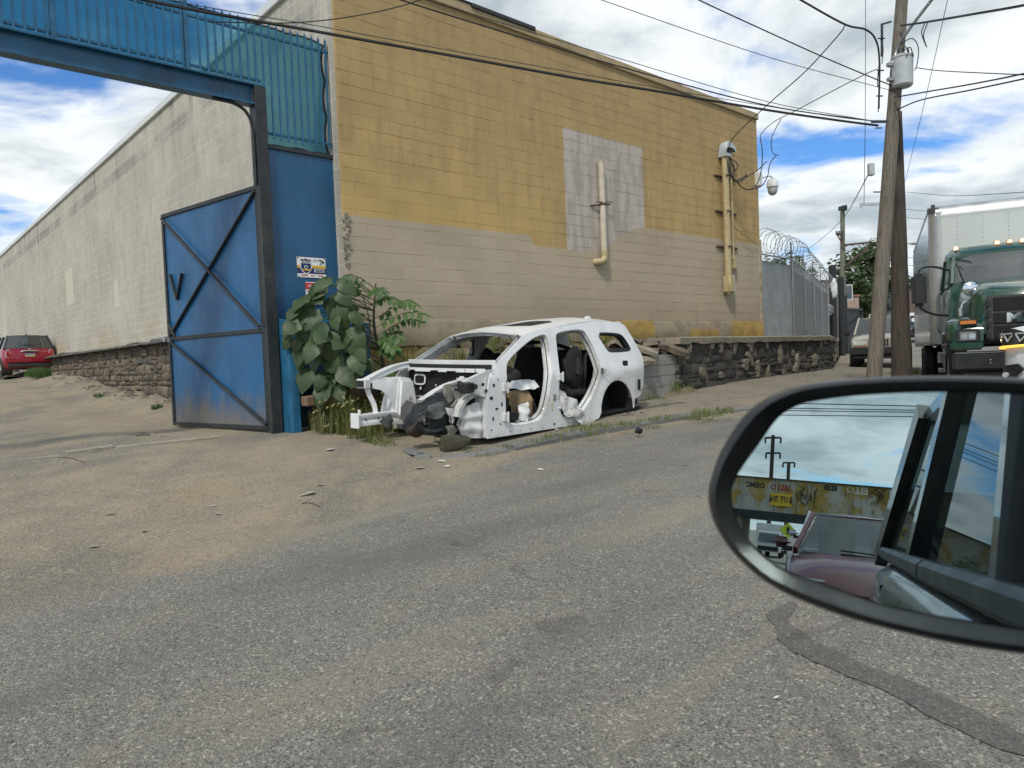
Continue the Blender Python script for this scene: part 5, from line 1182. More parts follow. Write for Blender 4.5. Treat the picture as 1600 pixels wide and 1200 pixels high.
ringp('column_plate', -1.32, .70, .125, .075, M_WHITE, bk); ringp('column_opening', -1.32, .70, .10, .05, M_BLACK, bk, .012, hole=1)
ringp('pedal_plate', -1.34, .42, .11, .06, M_WHITED, bk, .02, .03); ringp('grommet', -1.3, .58, .02, .02, M_WPL, bk, .02, hole=1); ringp('grommet', -.6, .56, .02, .02, M_WPL, bk, .02, hole=1); ringp('grommet', -1.0, .63, .012, .012, M_WPL, bk, .02, hole=1)
# floor, tunnel, seats, rear structure
mb = MB(); mb.bx(-3.9, -.22, -WWID + .06, -.06, .06, .10); mb.build('floor_pan', M_BLACKI, WK)
mb = MB(); mb.bx(-2.6, -.3, -WWID / 2 - .17, -WWID / 2 + .17, .10, .34); mb.build('tunnel', M_BLACKI, WK, bevel=.05, seg=2)
def sill(y):
    mb_ = MB(); mb_.bx(-2.4, .0, y - .07, y + .07, .0, .115); return mb_.build('sill', M_WHITED, WK, bevel=.02)
sill(-.075); sill(-WWID + .075)
def seat(name, x, y, w, zt, lean, mat=M_BLACKI):
    s_ = blob(name, None, None, (x, y, .45), (.28, w, .16), mat, x * 3, WK); mb_ = MB(); rows_ = []
    for i in range(8):
        t = i / 7; rows_.append([(x - .25 - lean * t + .05 * math.sin(u * 3.14), y + (u - .5) * 2 * w * (1 - .15 * t * t), .42 + (zt - .42) * t + .02 * vn(u * 5, t * 4)) for u in [j / 8 for j in range(9)]])
    mb_.grid(rows_); rows2 = [[(p[0] - .14, p[1], p[2]) for p in r] for r in rows_]; mb_.grid(rows2)
    mb_.add([Vector(p) for p in rows_[-1]] + [Vector(p) for p in rows2[-1]], [(i, i + 1, 10 + i, 9 + i) for i in range(8)]); mb_.build('backrest', mat, s_, world=False, smooth=60); s_.children[-1].location = (-x, -y, -.45); return s_
seat('rear_seat', -2.05, -.62, .42, 1.06, .16); seat('rear_seat', -2.05, -1.22, .36, 1.10, .2); seat('third_seat', -2.85, -.87, .6, .95, .15)
for nm, lc, rd in (('seat_cover', (-2.25, -.3, .75), (.22, .12, .34)), ('interior_trim', (-1.75, -1.5, .75), (.3, .08, .35)), ('interior_trim', (-2.3, -.45, .42), (.42, .25, .20))): blob(nm, None, None, lc, rd, M_BLACKI, lc[0] * 5, WK)
mb = MB(); mb.tube(curve3([(-1.98, -1.3, 1.14), (-2.4, -1.0, 1.18), (-2.5, -.6, 1.1), (-2.3, -.25, .95), (-2.2, -.16, .7)]), .03, 6); mb.build('seat_belt', M_BLACK, WK, smooth=True)
cross('tailgate_sill', -3.86, .40, -.12, -WWID + .12, .10, .22, M_WHITED); cross('bumper_beam', -3.98, .26, -.2, -WWID + .2, .07, .12, M_DKST); cross('roof_rear_header', -3.62, 1.44, -.28, -WWID + .28, .12, .06, M_WHITED)
mb = MB(); mb.lathe((-.72, -1.62, 1.12), [(0, 0)], 4); mb = MB(); mb.tube(curve3([(-1.42, -1.60, 1.22), (-1.40, -1.53, 1.2), (-1.40, -1.53, 1.02), (-1.40, -1.6, 1.0)]), .018, 6); mb.build('grab_handle', M_BLACK, WK, smooth=True)
for x0, z0 in ((-1.52, 0), ): mb = MB(); mb.bx(-1.62, -1.50, -WWID + .13, -WWID + .16, .5, 1.25); mb.build('pillar_trim', M_BLACK, WK, bevel=.01)
# small fittings on the near side: hinges, latch striker, fuel opening, lamp slot, drain holes, stickers
def disc(x, z, r, mat, name='hole', sx=1.0, dy=.004):
    mb_ = MB(); mb_.prism([(x + sx * r * math.cos(R(a)), side_y(x, z) + dy, z + r * math.sin(R(a))) for a in range(0, 360, 36)], (0, -.003, 0)); return mb_.build(name, mat, WK)
mb = MB(); mb.bx(-3.40, -3.25, side_y(-3.3, .8) - .01, side_y(-3.3, .8) + .008, .725, .875); fd_ = mb.build('fuel_filler', M_BLACK, WK, bevel=.03, seg=2)
mb = MB(); mb.bx(-3.80, -3.69, side_y(-3.74, .47) - .01, side_y(-3.74, .47) + .008, .38, .56); mb.build('lamp_socket', M_BLACK, WK, bevel=.012)
mb = MB(); mb.add([(x, side_y(x, z) + .004, z) for x, z in ((-3.66, .31), (-3.60, .50), (-3.64, .60), (-3.90, .66), (-3.86, .34))], [(0, 1, 2, 3, 4)]); mb.build('lamp_recess', M_WHITED, WK)
for x, z in ((-.62, .035), (-.85, .035), (-1.1, .03), (-1.38, .05), (-1.85, .03), (-.42, .045)): disc(x, z, (.008 if x != -1.38 else .017), M_BLACK)
for x, z, r, s_ in ((-.12, .66, .022, 1), (-.07, .50, .024, 1.3), (-.2, .73, .010, 1), (-.17, .36, .013, 2.4), (-.27, .41, .030, .5), (-.24, .16, .012, 1), (-.06, .1, .010, 1.6), (-.13, .8, .009, 1), (-.10, .24, .03, .45)): disc(x, z, r, M_BLACK, 'hole', s_)
for x, z in ((-.315, .62), (-.315, .24), (-1.515, .70), (-1.53, .30)):
    mb = MB(); y = side_y(x, z); mb.bx(x - .04, x + .035, y - .005, y + .035, z - .05, z + .05); mb.cyl((x - .035, y + .04, z - .07), (x - .035, y + .04, z + .07), .016, n=8); mb.build('hinge', M_WHITED, WK, bevel=.006)
for x, z in ((-1.40, .42), (-2.60, .74)):
    mb = MB(); y = side_y(x, z); mb.bx(x - .03, x + .03, y - .002, y + .006, z - .045, z + .045); mb.tube([(x - .02, y, z + .02), (x - .02, y + .05, z + .02), (x - .02, y + .05, z - .02), (x - .02, y, z - .02)], .006, 5); mb.build('striker', M_GALV, WK)
mb = MB()
for z in (.24, .30): mb.bx(-1.37, -1.32, side_y(-1.35, z) - .001, side_y(-1.35, z) + .003, z, z + .045)
mb.build('sticker', simple('sticker', (.55, .52, .30), .5), WK)
# near front corner: torn fender structure
rc = random.Random(12)
def crumple(name, pts, mat, amp=.03, sc=7, thick=(0, -.012, 0), par=WK, step=.06, seed=1):
    """pts: list of (x, y, z) outline roughly in the xz plane; interior y interpolated"""
    o2 = [(p[0], p[2]) for p in pts]
    def f_(x, z):
        ws = [(1 / (((x - p[0]) ** 2 + (z - p[2]) ** 2) + 1e-3), p[1]) for p in pts]; y = sum(w * v for w, v in ws) / sum(w for w, v in ws)
        return (x + amp * .4 * vn(x * sc, z * sc, seed + 3), y + amp * vn(x * sc, z * sc, seed), z + amp * .4 * vn(x * sc, z * sc, seed + 7))
    mb_ = MB(); panel(mb_, o2, [], f_, step, thick); return mb_.build(name, mat, par, smooth=50)
mb = MB(); mb.hexa([(.02, -.02, .0), (.02, -.20, .0), (-.20, -.2, 0), (-.20, -.02, .0)], [(.02, -.03, .75), (.02, -.2, .78), (-.2, -.2, .86), (-.2, -.03, .86)]); mb.build('hinge_pillar', M_WHITED, WK, bevel=.012)
crumple('fender_brace', [(-.2, -.03, .86), (-.02, -.03, .84), (.16, -.04, .79), (.34, -.06, .74), (.33, -.05, .60), (.18, -.03, .56), (.02, -.02, .52), (-.18, -.02, .56)], M_WHITED, .02, 6, (0, -.06, 0))
for x, z, r in ((.22, .66, .035), (.08, .68, .022), (.02, .60, .02)): disc(x, z, r, M_BLACK, 'hole', 1.3, .0)
arc_ = [(.02 + .42 * math.cos(R(a)), -.12, .16 + .42 * math.sin(R(a))) for a in range(20, 101, 10)]; arc2 = [(.02 + .37 * math.cos(R(a)), -.12, .16 + .37 * math.sin(R(a))) for a in range(100, 19, -10)]
crumple('arch_strip', arc_ + arc2, M_WHITED, .008, 6, (0, -.10, 0))
mb = MB()     # pressed splash panel in front of the hinge pillar
def spl(x, z):
    rib = .035 * math.exp(-((z - .12 - .1 * x) / .045) ** 2) + .035 * math.exp(-((z - .29 + .05 * x) / .04) ** 2)
    return (x + .012 * vn(x * 9, z * 9), -.07 - .42 * max(0, x - .06) - .02 + rib + .02 * vn(x * 7, z * 7, 3), z + .01 * vn(x * 8, z * 8, 5))
panel(mb, [(.03, .0), (.20, .02), (.30, .07), (.34, .20), (.31, .33), (.22, .42), (.10, .45), (.03, .44)], [], spl, .035, (0, -.015, 0)); mb.build('splash_panel', M_WHITED, WK, smooth=50)
mb = MB(); mb.bx(-.02, .42, -.55, -.34, .02, .42); mb.build('footwell', simple('greenish_black', (.025, .032, .030), .7), WK, bevel=.03)
mb = MB(); mb.cyl((.12, -.32, .62), (.12, -.32, .72), .06, n=14); mb.bx(.05, .20, -.40, -.24, .50, .63); rs_ = mb.build('fluid_reservoir', M_BLACK, WK, bevel=.01); mb = MB(); mb.cyl((.12, -.32, .72), (.12, -.32, .755), .068, n=14); mb.cyl((.12, -.32, .755), (.12, -.32, .775), .03, n=10); mb.build('cap', M_WPL, rs_)
mb = MB(); mb.bx(.20, .36, -.16, -.02, .58, .72); mb.build('lamp_bracket', M_BLACK, WK, bevel=.02)
crumple('torn_flap', [(.34, -.30, .70), (.48, -.28, .68), (.50, -.26, .56), (.40, -.26, .46), (.30, -.28, .50)], simple('dull_beige', (.22, .205, .17), .6), .03, 9, (0, -.012, 0), seed=4)
crumple('bent_bracket', [(.36, -.25, .62), (.22, -.22, .58), (.14, -.2, .50), (.22, -.2, .44), (.34, -.24, .36), (.40, -.25, .42), (.32, -.22, .50)], simple('dull_grey', (.24, .24, .22), .55, .1), .02, 7, (0, -.02, 0), seed=6)
# left rail swept down, broken
def rail_box(name, pts, w, h, mat, par=WK, hs=None):
    P = curve3(pts, 5); mb_ = MB(); rows_ = []
    for i, p in enumerate(P):
        d = (P[min(i + 1, len(P) - 1)] - P[max(i - 1, 0)]).normalized(); x, y, z = frame(d); hh = h if hs is None else lerp(hs[0], hs[1], i / (len(P) - 1))
        c_ = [(-1, -1), (1, -1), (1, -.35), (.8, -.2), (.8, .2), (1, .35), (1, 1), (-1, 1)]; rows_.append([p + x * (w / 2 * a) + y * (hh / 2 * b) for a, b in c_]); rows_[-1].append(rows_[-1][0])
    mb_.grid(rows_); mb_.add(rows_[0][:-1], [tuple(range(8))]); mb_.add(rows_[-1][:-1], [tuple(range(8))]); return mb_.build(name, mat, par, bevel=.006, smooth=40)
rail_box('left_rail', [(-.1, -.50, .66), (.15, -.52, .62), (.35, -.54, .55), (.48, -.55, .49), (.60, -.56, .44)], .10, .14, M_WHITED)
rail_box('right_rail', [(-.15, -1.30, .16), (.25, -1.30, .20), (.55, -1.30, .235), (1.02, -1.30, .235)], .10, .15, M_WHITE, hs=(.17, .15))
mb = MB(); mb.bx(1.02, 1.045, -1.38, -1.22, .14, .33); mb.cyl((.97, -1.29, .31), (.97, -1.29, .37), .022, n=8); mb.build('rail_end_plate', M_WHITE, WK, bevel=.008)
for x in (.9, .7, .62): mb = MB(); mb.prism([(x + .014 * math.cos(R(a)), -1.243, .24 + .014 * math.sin(R(a))) for a in range(0, 360, 45)], (0, -.003, 0)); mb.build('hole', M_BLACK, WK)
rail_box('right_upper_rail', [(-.15, -1.58, .90), (.15, -1.55, .865), (.5, -1.46, .79), (.80, -1.36, .715)], .09, .085, M_WHITE)
mb = MB(); mb.bx(.78, .88, -1.46, -1.28, .63, .75); mb.build('lamp_mount', M_WHITED, WK, bevel=.012); mb = MB(); mb.bx(.881, .887, -1.44, -1.30, .65, .73); mb.build('lamp_mount_opening', M_BLACK, WK)
rail_box('radiator_support', [(.80, -1.36, .70), (.78, -1.33, .56), (.72, -1.31, .42), (.70, -1.30, .31)], .03, .06, M_WHITE)
# right strut tower and apron
mb = MB(); mb.hexa([(.40, -1.22, .22), (.40, -1.62, .22), (.0, -1.62, .2), (.0, -1.20, .2)], [(.30, -1.26, .73), (.30, -1.56, .75), (.06, -1.56, .75), (.06, -1.26, .72)]); mb.build('strut_tower', M_WHITE, WK, bevel=.035, seg=2, smooth=50)
mb = MB(); mb.prism([(.17 + .028 * math.cos(R(a)), -1.228 - .0, .47 + .028 * math.sin(R(a))) for a in range(0, 360, 30)], (0, .006, 0)); mb.build('boss', M_WHITED, WK)
ap = [(.30, -1.30, .73), (.48, -1.34, .76), (.70, -1.34, .72), (.72, -1.33, .62), (.60, -1.31, .60), (.50, -1.30, .52), (.42, -1.29, .40), (.40, -1.29, .28), (.30, -1.27, .26), (.28, -1.27, .5)]
crumple('apron', ap, M_WHITE, .008, 5, (0, -.01, 0), seed=9)
crumple('dirty_liner', [(.38, -1.19, .20), (.36, -1.20, .36), (.26, -1.205, .45), (.12, -1.2, .40), (-.02, -1.19, .30), (-.06, -1.18, .2), (.12, -1.18, .15)], simple('dull_liner', (.20, .205, .195), .75), .012, 8, (0, -.006, 0), seed=2)
# hanging dark splash liner, control arm, hub on the ground
TB_ = simple('torn_black', (.030, .033, .036), .5, 0, .4, 9); TG_ = simple('torn_grey', (.105, .11, .11), .45, .1, .4, 9)
crumple('splash_liner', [(1.02, -.46, .20), (.98, -.44, .30), (.86, -.42, .44), (.70, -.36, .54), (.56, -.32, .60), (.44, -.28, .58), (.47, -.28, .48), (.58, -.3, .44), (.70, -.34, .38), (.84, -.38, .28), (.94, -.42, .17)], TB_, .05, 9, (0, -.015, 0), seed=11)
crumple('splash_liner', [(.86, -.33, .36), (.70, -.31, .45), (.50, -.27, .50), (.38, -.24, .44), (.42, -.24, .32), (.52, -.26, .35), (.58, -.28, .25), (.68, -.3, .31)], TG_, .06, 11, (0, -.012, 0), seed=13)
crumple('torn_shard', [(.52, -.22, .42), (.40, -.20, .40), (.36, -.2, .28), (.44, -.2, .20), (.47, -.21, .30)], M_WHITED, .05, 12, (0, -.008, 0), seed=21)
crumple('torn_shard', [(.62, -.4, .30), (.50, -.38, .28), (.46, -.36, .16), (.58, -.38, .10)], TB_, .05, 10, (0, -.01, 0), seed=23)
crumple('torn_shard', [(.30, -.2, .50), (.20, -.18, .46), (.16, -.18, .36), (.26, -.2, .30), (.34, -.22, .38)], M_WHITED, .05, 12, (0, -.008, 0), seed=25)
crumple('torn_shard', [(.80, -1.1, .22), (.62, -1.12, .30), (.56, -1.1, .20), (.70, -1.08, .12)], TG_, .04, 10, (0, -.01, 0), seed=27)
mb = MB()
for k in range(7):
    a_ = V(rc.uniform(.35, .7), rc.uniform(-.45, -.2), rc.uniform(.3, .5)); mb.tube(curve3([a_, a_ + V(rc.uniform(-.1, .1), .05, -.12), a_ + V(rc.uniform(-.15, .1), .06, -.25 - rc.uniform(0, .1))], 4), .006, 4)
mb.build('wiring_loom', M_CABLE, WK)
mb = MB(); mb.tube(curve3([(.75, -.5, .22), (.66, -.45, .14), (.55, -.38, .12), (.45, -.35, .14)]), .05, 8, None); mb.build('control_arm', M_DKST, WK, smooth=True)
blob('knuckle', None, None, (.70, -.55, .16), (.13, .10, .10), M_RUST, 5, WK); blob('axle_stub', None, None, (.30, -.6, .12), (.10, .12, .08), M_DKST, 6, WK)
crumple('hanging_bracket', [(.58, -.16, .20), (.48, -.14, .21), (.42, -.12, .14), (.50, -.12, .06), (.46, -.10, -.02), (.40, -.1, -.06), (.56, -.1, -.07), (.60, -.12, .05), (.54, -.14, .12)], simple('dull_olive', (.105, .10, .085), .7, 0, .3, 8), .02, 8, (0, -.03, 0), seed=17)
mb = MB(); mb.tube(curve3([(.50, -.06, .22), (.44, -.03, .05), (.46, 0, -.1), (.43, .04, -.2)]), .006, 4); mb.build('dangling_wire', M_CABLE, WK)
# rear suspension and flat tyre stubs carrying the tail
def wheel(par, c_, r, w, rim=.6, mat=M_RUB, rimm=M_GREYP, axis=(0, 1, 0)):
    mb_ = MB(); mb_.lathe(c_, [(r * rim, -w / 2), (r * .9, -w / 2), (r, -w * .32), (r, w * .32), (r * .9, w / 2), (r * rim, w / 2)], 24, axis); t_ = mb_.build('tyre', mat, par, smooth=40)
    mb_ = MB(); mb_.lathe(c_, [(.001, w * .28), (r * .2, w * .3), (r * .25, w * .18), (r * rim * .85, w * .25), (r * rim, w * .42), (r * rim, -w * .4)], 20, axis); mb_.build('rim', rimm, t_, smooth=40); return t_
wheel(WK, (-3.03, -.52, .13), .27, .20, .55, M_RUB, M_RUST); wheel(WK, (-3.03, -1.52, .13), .27, .20, .55, M_RUB, M_RUST)
cross('rear_axle', -3.03, .14, -.6, -1.45, .12, .10, M_DKST)
mb = MB(); mb.bx(-3.98, -3.72, -.40, -.16, .12, .30); mb.build('tow_bracket', M_BLACK, WK, bevel=.02)
mb = MB(); mb.bx(-3.6, -.3, -WWID + .15, -.15, -.02, .055); mb.build('underbody', M_DKST, WK)
# things lying in and hanging out of the shell
def intocar(o): o.parent = None; return o
CM_ = wmat(WK)
def incar(name, label, cat, mbv, mat, smooth=60, bevel=0):
    o = mbv.build(name, mat, None, smooth=smooth, bevel=bevel); o.matrix_basis = CM_; return tag(o, label, cat)
mb = MB(); mb.lathe((-.95, -.72, .70), [(.26, -.09), (.33, -.1), (.38, -.05), (.38, .05), (.33, .1), (.26, .09), (.26, -.09)], 28, (.12, .10, 1)); incar('loose_tyre', 'black bare tyre lying flat inside the front cabin of the stripped car', 'tyre', mb, M_RUB)
mb = MB(); mb.bx(-1.25, -.45, -1.45, -.3, .10, .55); incar('junk_pile', 'dark heap of junk filling the front cabin below the loose tyre', 'junk', mb, M_BLACKI, bevel=.12)
def sheet3(P, Q, n1, n2, amp, sc, seed, bulge=0):
    """P, Q: two 3d polylines; grid between them with crumple"""
    rows_ = []
    for i in range(n1 + 1):
        t = i / n1; a = P[min(int(t * (len(P) - 1)), len(P) - 2)].lerp(P[min(int(t * (len(P) - 1)), len(P) - 2) + 1], t * (len(P) - 1) - min(int(t * (len(P) - 1)), len(P) - 2))
        b = Q[min(int(t * (len(Q) - 1)), len(Q) - 2)].lerp(Q[min(int(t * (len(Q) - 1)), len(Q) - 2) + 1], t * (len(Q) - 1) - min(int(t * (len(Q) - 1)), len(Q) - 2)); row = []
        for j in range(n2 + 1):
            u = j / n2; p = a.lerp(b, u); d = Vector((vn(p.x * sc, p.z * sc, seed), vn(p.x * sc + 9, p.z * sc, seed), vn(p.x * sc, p.z * sc + 9, seed))) * amp; row.append(p + d + Vector((0, bulge * math.sin(u * 3.14) * math.sin(t * 3.14), 0)))
        rows_.append(row)
    return rows_
mb = MB(); mb.grid(sheet3([V(-.72, -.35, .52), V(-.95, -.22, .54), V(-1.15, -.22, .50)], [V(-.80, -.22, .16), V(-.95, -.16, .12), V(-1.12, -.14, .16)], 12, 10, .04, 7, 3, .10)); incar('paper_sack', 'crumpled brown paper sack slumped in the front doorway of the stripped car', 'sack', mb, simple('kraft', (.225, .155, .085), .85, 0, .25, 6, (.10, .07, .04), .5))
mb = MB(); mb.grid(sheet3([V(-.80, -.4, .66), V(-1.0, -.30, .68), V(-1.28, -.28, .66)], [V(-.78, -.30, .57), V(-1.0, -.17, .54), V(-1.28, -.17, .56)], 12, 6, .035, 9, 5)); incar('printed_bag', 'white printed bag on top of the junk in the front cabin', 'bag', mb, M_BAG)
mb = MB(); mb.grid(sheet3([V(-.78, -.12, .34), V(-.86, -.08, .40), V(-.92, -.12, .28)], [V(-.72, -.10, .14), V(-.84, -.05, .13), V(-.96, -.1, .14)], 10, 8, .05, 12, 8, .04)); incar('plastic_wrap', 'scrap of clear white plastic on the front sill of the stripped car', 'plastic', mb, M_BAG)
blob('black_bundle', 'black rag bundle just inside the front sill beside the plastic scrap', 'bundle', CM_ @ V(-.55, -.2, .2), (.17, .12, .08), M_BLACKI, 4)
blob('dark_cloth', 'dark cloth hanging beside the brown sack near the centre pillar', 'cloth', CM_ @ V(-1.14, -.22, .28), (.08, .07, .17), M_BLACKI, 9)
for k, (x, z) in enumerate(((-.5, .45), (-.58, .36), (-.66, .48), (-.45, .3))): blob('scrap', None, None, CM_ @ V(x, -.4, z), (.07, .06, .05), [M_GREYP, M_CONC, M_WPL, M_RUST][k], k + 2); tag(bpy.data.objects[-1] if False else COL.objects[-1], ['grey scrap of plastic in the front cabin junk', 'tan lump of rubble in the front cabin junk', 'white scrap of plastic in the front cabin junk', 'rusty scrap of metal in the front cabin junk'][k], 'scrap')
def mat_print():
    m, gg, out = newmat('printed_sack'); tc = gg.n('ShaderNodeTexCoord', 3); q_ = gg.sep(tc)
    ln = gg.m('MULTIPLY', gg.rng(gg.m('SINE', gg.m('MULTIPLY', gg.m('ADD', q_[2], gg.m('MULTIPLY', q_[0], .25)), 190.)), .15, .35), gg.rng(gg.noise(gg.scale(tc, (60, 60, 14)), 1, 2), .48, .52))
    zone = gg.rng(gg.noise(tc, 5.5, 2), .50, .54); c = gg.mix(gg.m('MULTIPLY', gg.m('MULTIPLY', ln, zone), .85), (.58, .59, .56), (.03, .03, .03))
    oc = gg.m('MULTIPLY', gg.rng(gg.vor(tc, 5.2, 0), .12, .10), 1.0); c = gg.mix(oc, c, (.33, .20, .05)); c = gg.mix(gg.rng(gg.noise(tc, 9, 4), .58, .7, 0, .5), c, (.3, .28, .24))
    pbsdf(gg, out, c, .6); return m
mb = MB(); mb.grid(sheet3([V(-1.50, -.0, .52), V(-1.66, .05, .44), V(-1.80, .07, .36), V(-1.92, .1, .2), V(-2.12, .12, -.02)], [V(-1.53, .02, .24), V(-1.62, .07, .13), V(-1.74, .10, .10), V(-1.9, .13, .0), V(-2.0, .14, -.10)], 18, 10, .045, 8, 7)); incar('printed_sack', 'torn white printed sack hanging out of the rear doorway over the sill', 'sack', mb, mat_print())
rb = CM_ @ V(.50, -.02, -.09); o = mesh_obj('prop_stone', stone_mesh(77, simple('mossy', (.055, .05, .032), .9, 0, .4, 8, (.09, .08, .03), .6)), None, None, (rb.x, rb.y, zside(rb.x, rb.y) + .07), (.1, .1, .6), (.34, .26, .2)); tag(o, 'dark mossy stone block on the sidewalk under the torn front corner', 'stone')
# ---------------------------------------------------------------- vehicles
C_LENSR = simple('lens_red', (.35, .02, .02), .2); C_LENSO = simple('lens_orange', (.62, .20, .04), .25); C_LAMP = simple('lamp_clear', (.62, .65, .64), .12, .3); M_CLAD = simple('grey_cladding', (.045, .047, .048), .6)
def car(name, label, loc, rz, st, gh, paint, wheels, cat='car', group=None, roofmat=None, pil=None, nside=2, wr=.33, clad=None, interior=True):
    """st: stations (x, bottom, shoulder, centre top, half width) from tail to nose; gh: greenhouse (xf0, xf1, xr1, xr0, z0, z1, w0, w1)"""
    t = thing(name, label, cat, loc, rz, group); rows_ = []
    for x, zb, zs, zt, w in st:
        h = [(0, zb), (w * .86, zb), (w * .965, zb + .09), (w, lerp(zb, zs, .45)), (w * .992, zs - .12), (w * .965, zs - .04), (w * .91, zs), (w * .6, lerp(zs, zt, .75)), (0, zt)]
        rows_.append([(x, -y, z) for y, z in h] + [(x, y, z) for y, z in reversed(h[:-1])])
    mb_ = MB(); mb_.grid(rows_); mb_.add(rows_[0], [tuple(range(len(rows_[0])))]); mb_.add(rows_[-1], [tuple(range(len(rows_[-1])))])
    mb_.build('body', paint, t, smooth=38, merge=True)
    xf0, xf1, xr1, xr0, z0, z1, w0, w1 = gh; pl_ = pil or paint
    mb_ = MB(); R_ = []
    for i in range(7):
        u = i / 6; x = lerp(xr1, xf1, u); c_ = .045 * math.sin(u * 3.14 * .8 + .3); R_.append([(x, w1 * v, z1 + c_ * (1 - v * v) - .012 * v ** 4) for v in (-1, -.85, -.5, 0, .5, .85, 1)])
    mb_.grid(R_); mb_.grid([[(p[0], p[1] * .99, p[2] - .05) for p in r] for r in R_]); ed = [r[0] for r in R_] + R_[-1][1:] + [r[-1] for r in reversed(R_[:-1])] + list(reversed(R_[0][1:-1])); n_ = len(ed)
    mb_.add(ed + [(p[0], p[1] * .99, p[2] - .05) for p in ed], [(i, (i + 1) % n_, n_ + (i + 1) % n_, n_ + i) for i in range(n_)]); mb_.build('roof', roofmat or paint, t, smooth=45)
    def PT(u, s_, top): return Vector((lerp(xr1, xf1, u), s_ * w1, z1 - .01)) if top else Vector((lerp(xr0, xf0, u), s_ * w0, z0))
    us = [0] + [(.36, .68)[k] if nside == 3 else .52 for k in range(nside - 1)] + [1]
    for s_ in (-1, 1):
        for k, u in enumerate(us):
            mb_ = MB(); w = .09 if k in (0, len(us) - 1) else .07; mb_.bar(PT(u, s_, 0), PT(u, s_, 1), w, .05, Vector((0, 1, 0))); mb_.build('pillar', pl_, t)
        for k in range(len(us) - 1):
            a, b = us[k] + .03, us[k + 1] - .03; q_ = [PT(a, s_, 0), PT(b, s_, 0), PT(b, s_, 1), PT(a, s_, 1)]; mb_ = MB(); mb_.add([p + Vector((0, -s_ * .012, 0)) for p in q_], [(0, 1, 2, 3)]); mb_.build('side_window', M_GLASS, t)
    for u, nm in ((1, 'windshield'), (0, 'rear_window')):
        mb_ = MB(); rows2 = []
        for top in (0, .5, 1):
            a, b = PT(u, -1, 0).lerp(PT(u, -1, 1), top), PT(u, 1, 0).lerp(PT(u, 1, 1), top); rows2.append([a.lerp(b, j / 8) + Vector(((.07 if u else -.05) * (1 - (j / 4 - 1) ** 2), 0, .0)) for j in range(9)])
        mb_.grid(rows2); mb_.build(nm, M_GLASS, t, smooth=60)
    if interior:
        mb_ = MB(); mb_.bx(xr0 + .15, xf0 - .25, -w0 * .9, w0 * .9, z0 - .45, z0 - .1)
        for s_ in (-.42, .42):
            for xx in (.38, .68): c_ = lerp(xr0, xf0, xx); mb_.bx(c_ - .12, c_, s_ * w0 - .22, s_ * w0 + .22, z0 - .1, z0 + .28); mb_.bx(c_ - .1, c_ - .02, s_ * w0 - .12, s_ * w0 + .12, z0 + .3, z0 + .45)
        mb_.build('seats', M_BLACKI, t, bevel=.03)
    for x in wheels:
        for s_ in (-1, 1):
            w = interp(x, [(q[0], q[4]) for q in st]); wheel(t, (x, s_ * (w - .09), wr), wr, .2, .62, M_RUB, M_GREYP, (0, s_, 0))
            mb_ = MB(); mb_.lathe((x, s_ * (w - .02), wr), [(wr * 1.0, -.3), (wr * 1.17, -.3), (wr * 1.17, .026), (wr * 1.12, .026), (wr * 1.0, -.02)], 24, (0, s_, 0)); mb_.build('wheel_arch', clad or M_BLACK, t, smooth=40)
    return t
def slab(par, nm, x, y0, y1, z0, z1, mat, t=.02, bevel=.006, xs=None):
    mb_ = MB(); mb_.bx(x - t, x + t, y0, y1, z0, z1); return mb_.build(nm, mat, par, bevel=bevel, seg=2)
# red hatchback seen from behind, beside the grey side wall
M_RED = mat_paint('mini_red', (.27, .008, .026), .2, .5, (.2, .12, .1), .12); M_BLKP = mat_paint('black_gloss', (.02, .022, .024), .2, .6)
p = atd(36, 583, 27.5); ang = math.atan2(LD.y, LD.x)
mini = car('hatchback', 'small red hatchback with dark roof parked against the grey side wall', (p.x, p.y, zground(p.x, p.y) + .02), ang,
    [(-1.78, .36, .74, .78, .66), (-1.74, .22, .86, .90, .76), (-1.6, .20, .92, .95, .82), (-1.2, .18, .93, .95, .84), (0, .17, .91, .93, .84), (.7, .17, .90, .95, .84), (1.2, .18, .86, .92, .82), (1.65, .22, .76, .82, .74), (1.82, .32, .62, .66, .6)],
    (.80, .30, -1.42, -1.66, .92, 1.40, .76, .60), M_RED, (-1.24, 1.23), roofmat=M_BLKP, pil=M_BLKP, wr=.30, clad=M_CLAD)
slab(mini, 'bumper', -1.80, -.74, .74, .40, .56, M_RED, .05, .04); slab(mini, 'valance', -1.79, -.70, .70, .26, .385, M_CLAD, .05, .03)
for s_ in (-1, 1):
    mb = MB(); mb.prism([(-1.755, s_ * y, z) for y, z in ((.56, .60), (.74, .60), (.73, .80), (.70, .88), (.62, .88), (.57, .74))], (-.02, 0, 0)); lt = mb.build('tail_light', M_CHROME, mini, bevel=.008)
    mb = MB(); mb.prism([(-1.778, s_ * y, z) for y, z in ((.59, .63), (.715, .63), (.71, .79), (.69, .86), (.635, .86), (.60, .74))], (-.01, 0, 0)); mb.build('lens', C_LENSR, lt, bevel=.008)
mb = MB(); mb.tube(curve3([(-1.77, -.27, .80), (-1.80, -.2, .825), (-1.81, 0, .83), (-1.80, .2, .825), (-1.77, .27, .80)]), .026, 8); mb.build('chrome_handle', M_CHROME, mini, smooth=True)
mb = MB(); mb.cyl((-1.735, 0, .895), (-1.77, 0, .895), .03, n=12); mb.bar((-1.76, -.06, .90), (-1.76, .06, .90), .012, .018); mb.build('badge', M_CHROME, mini)
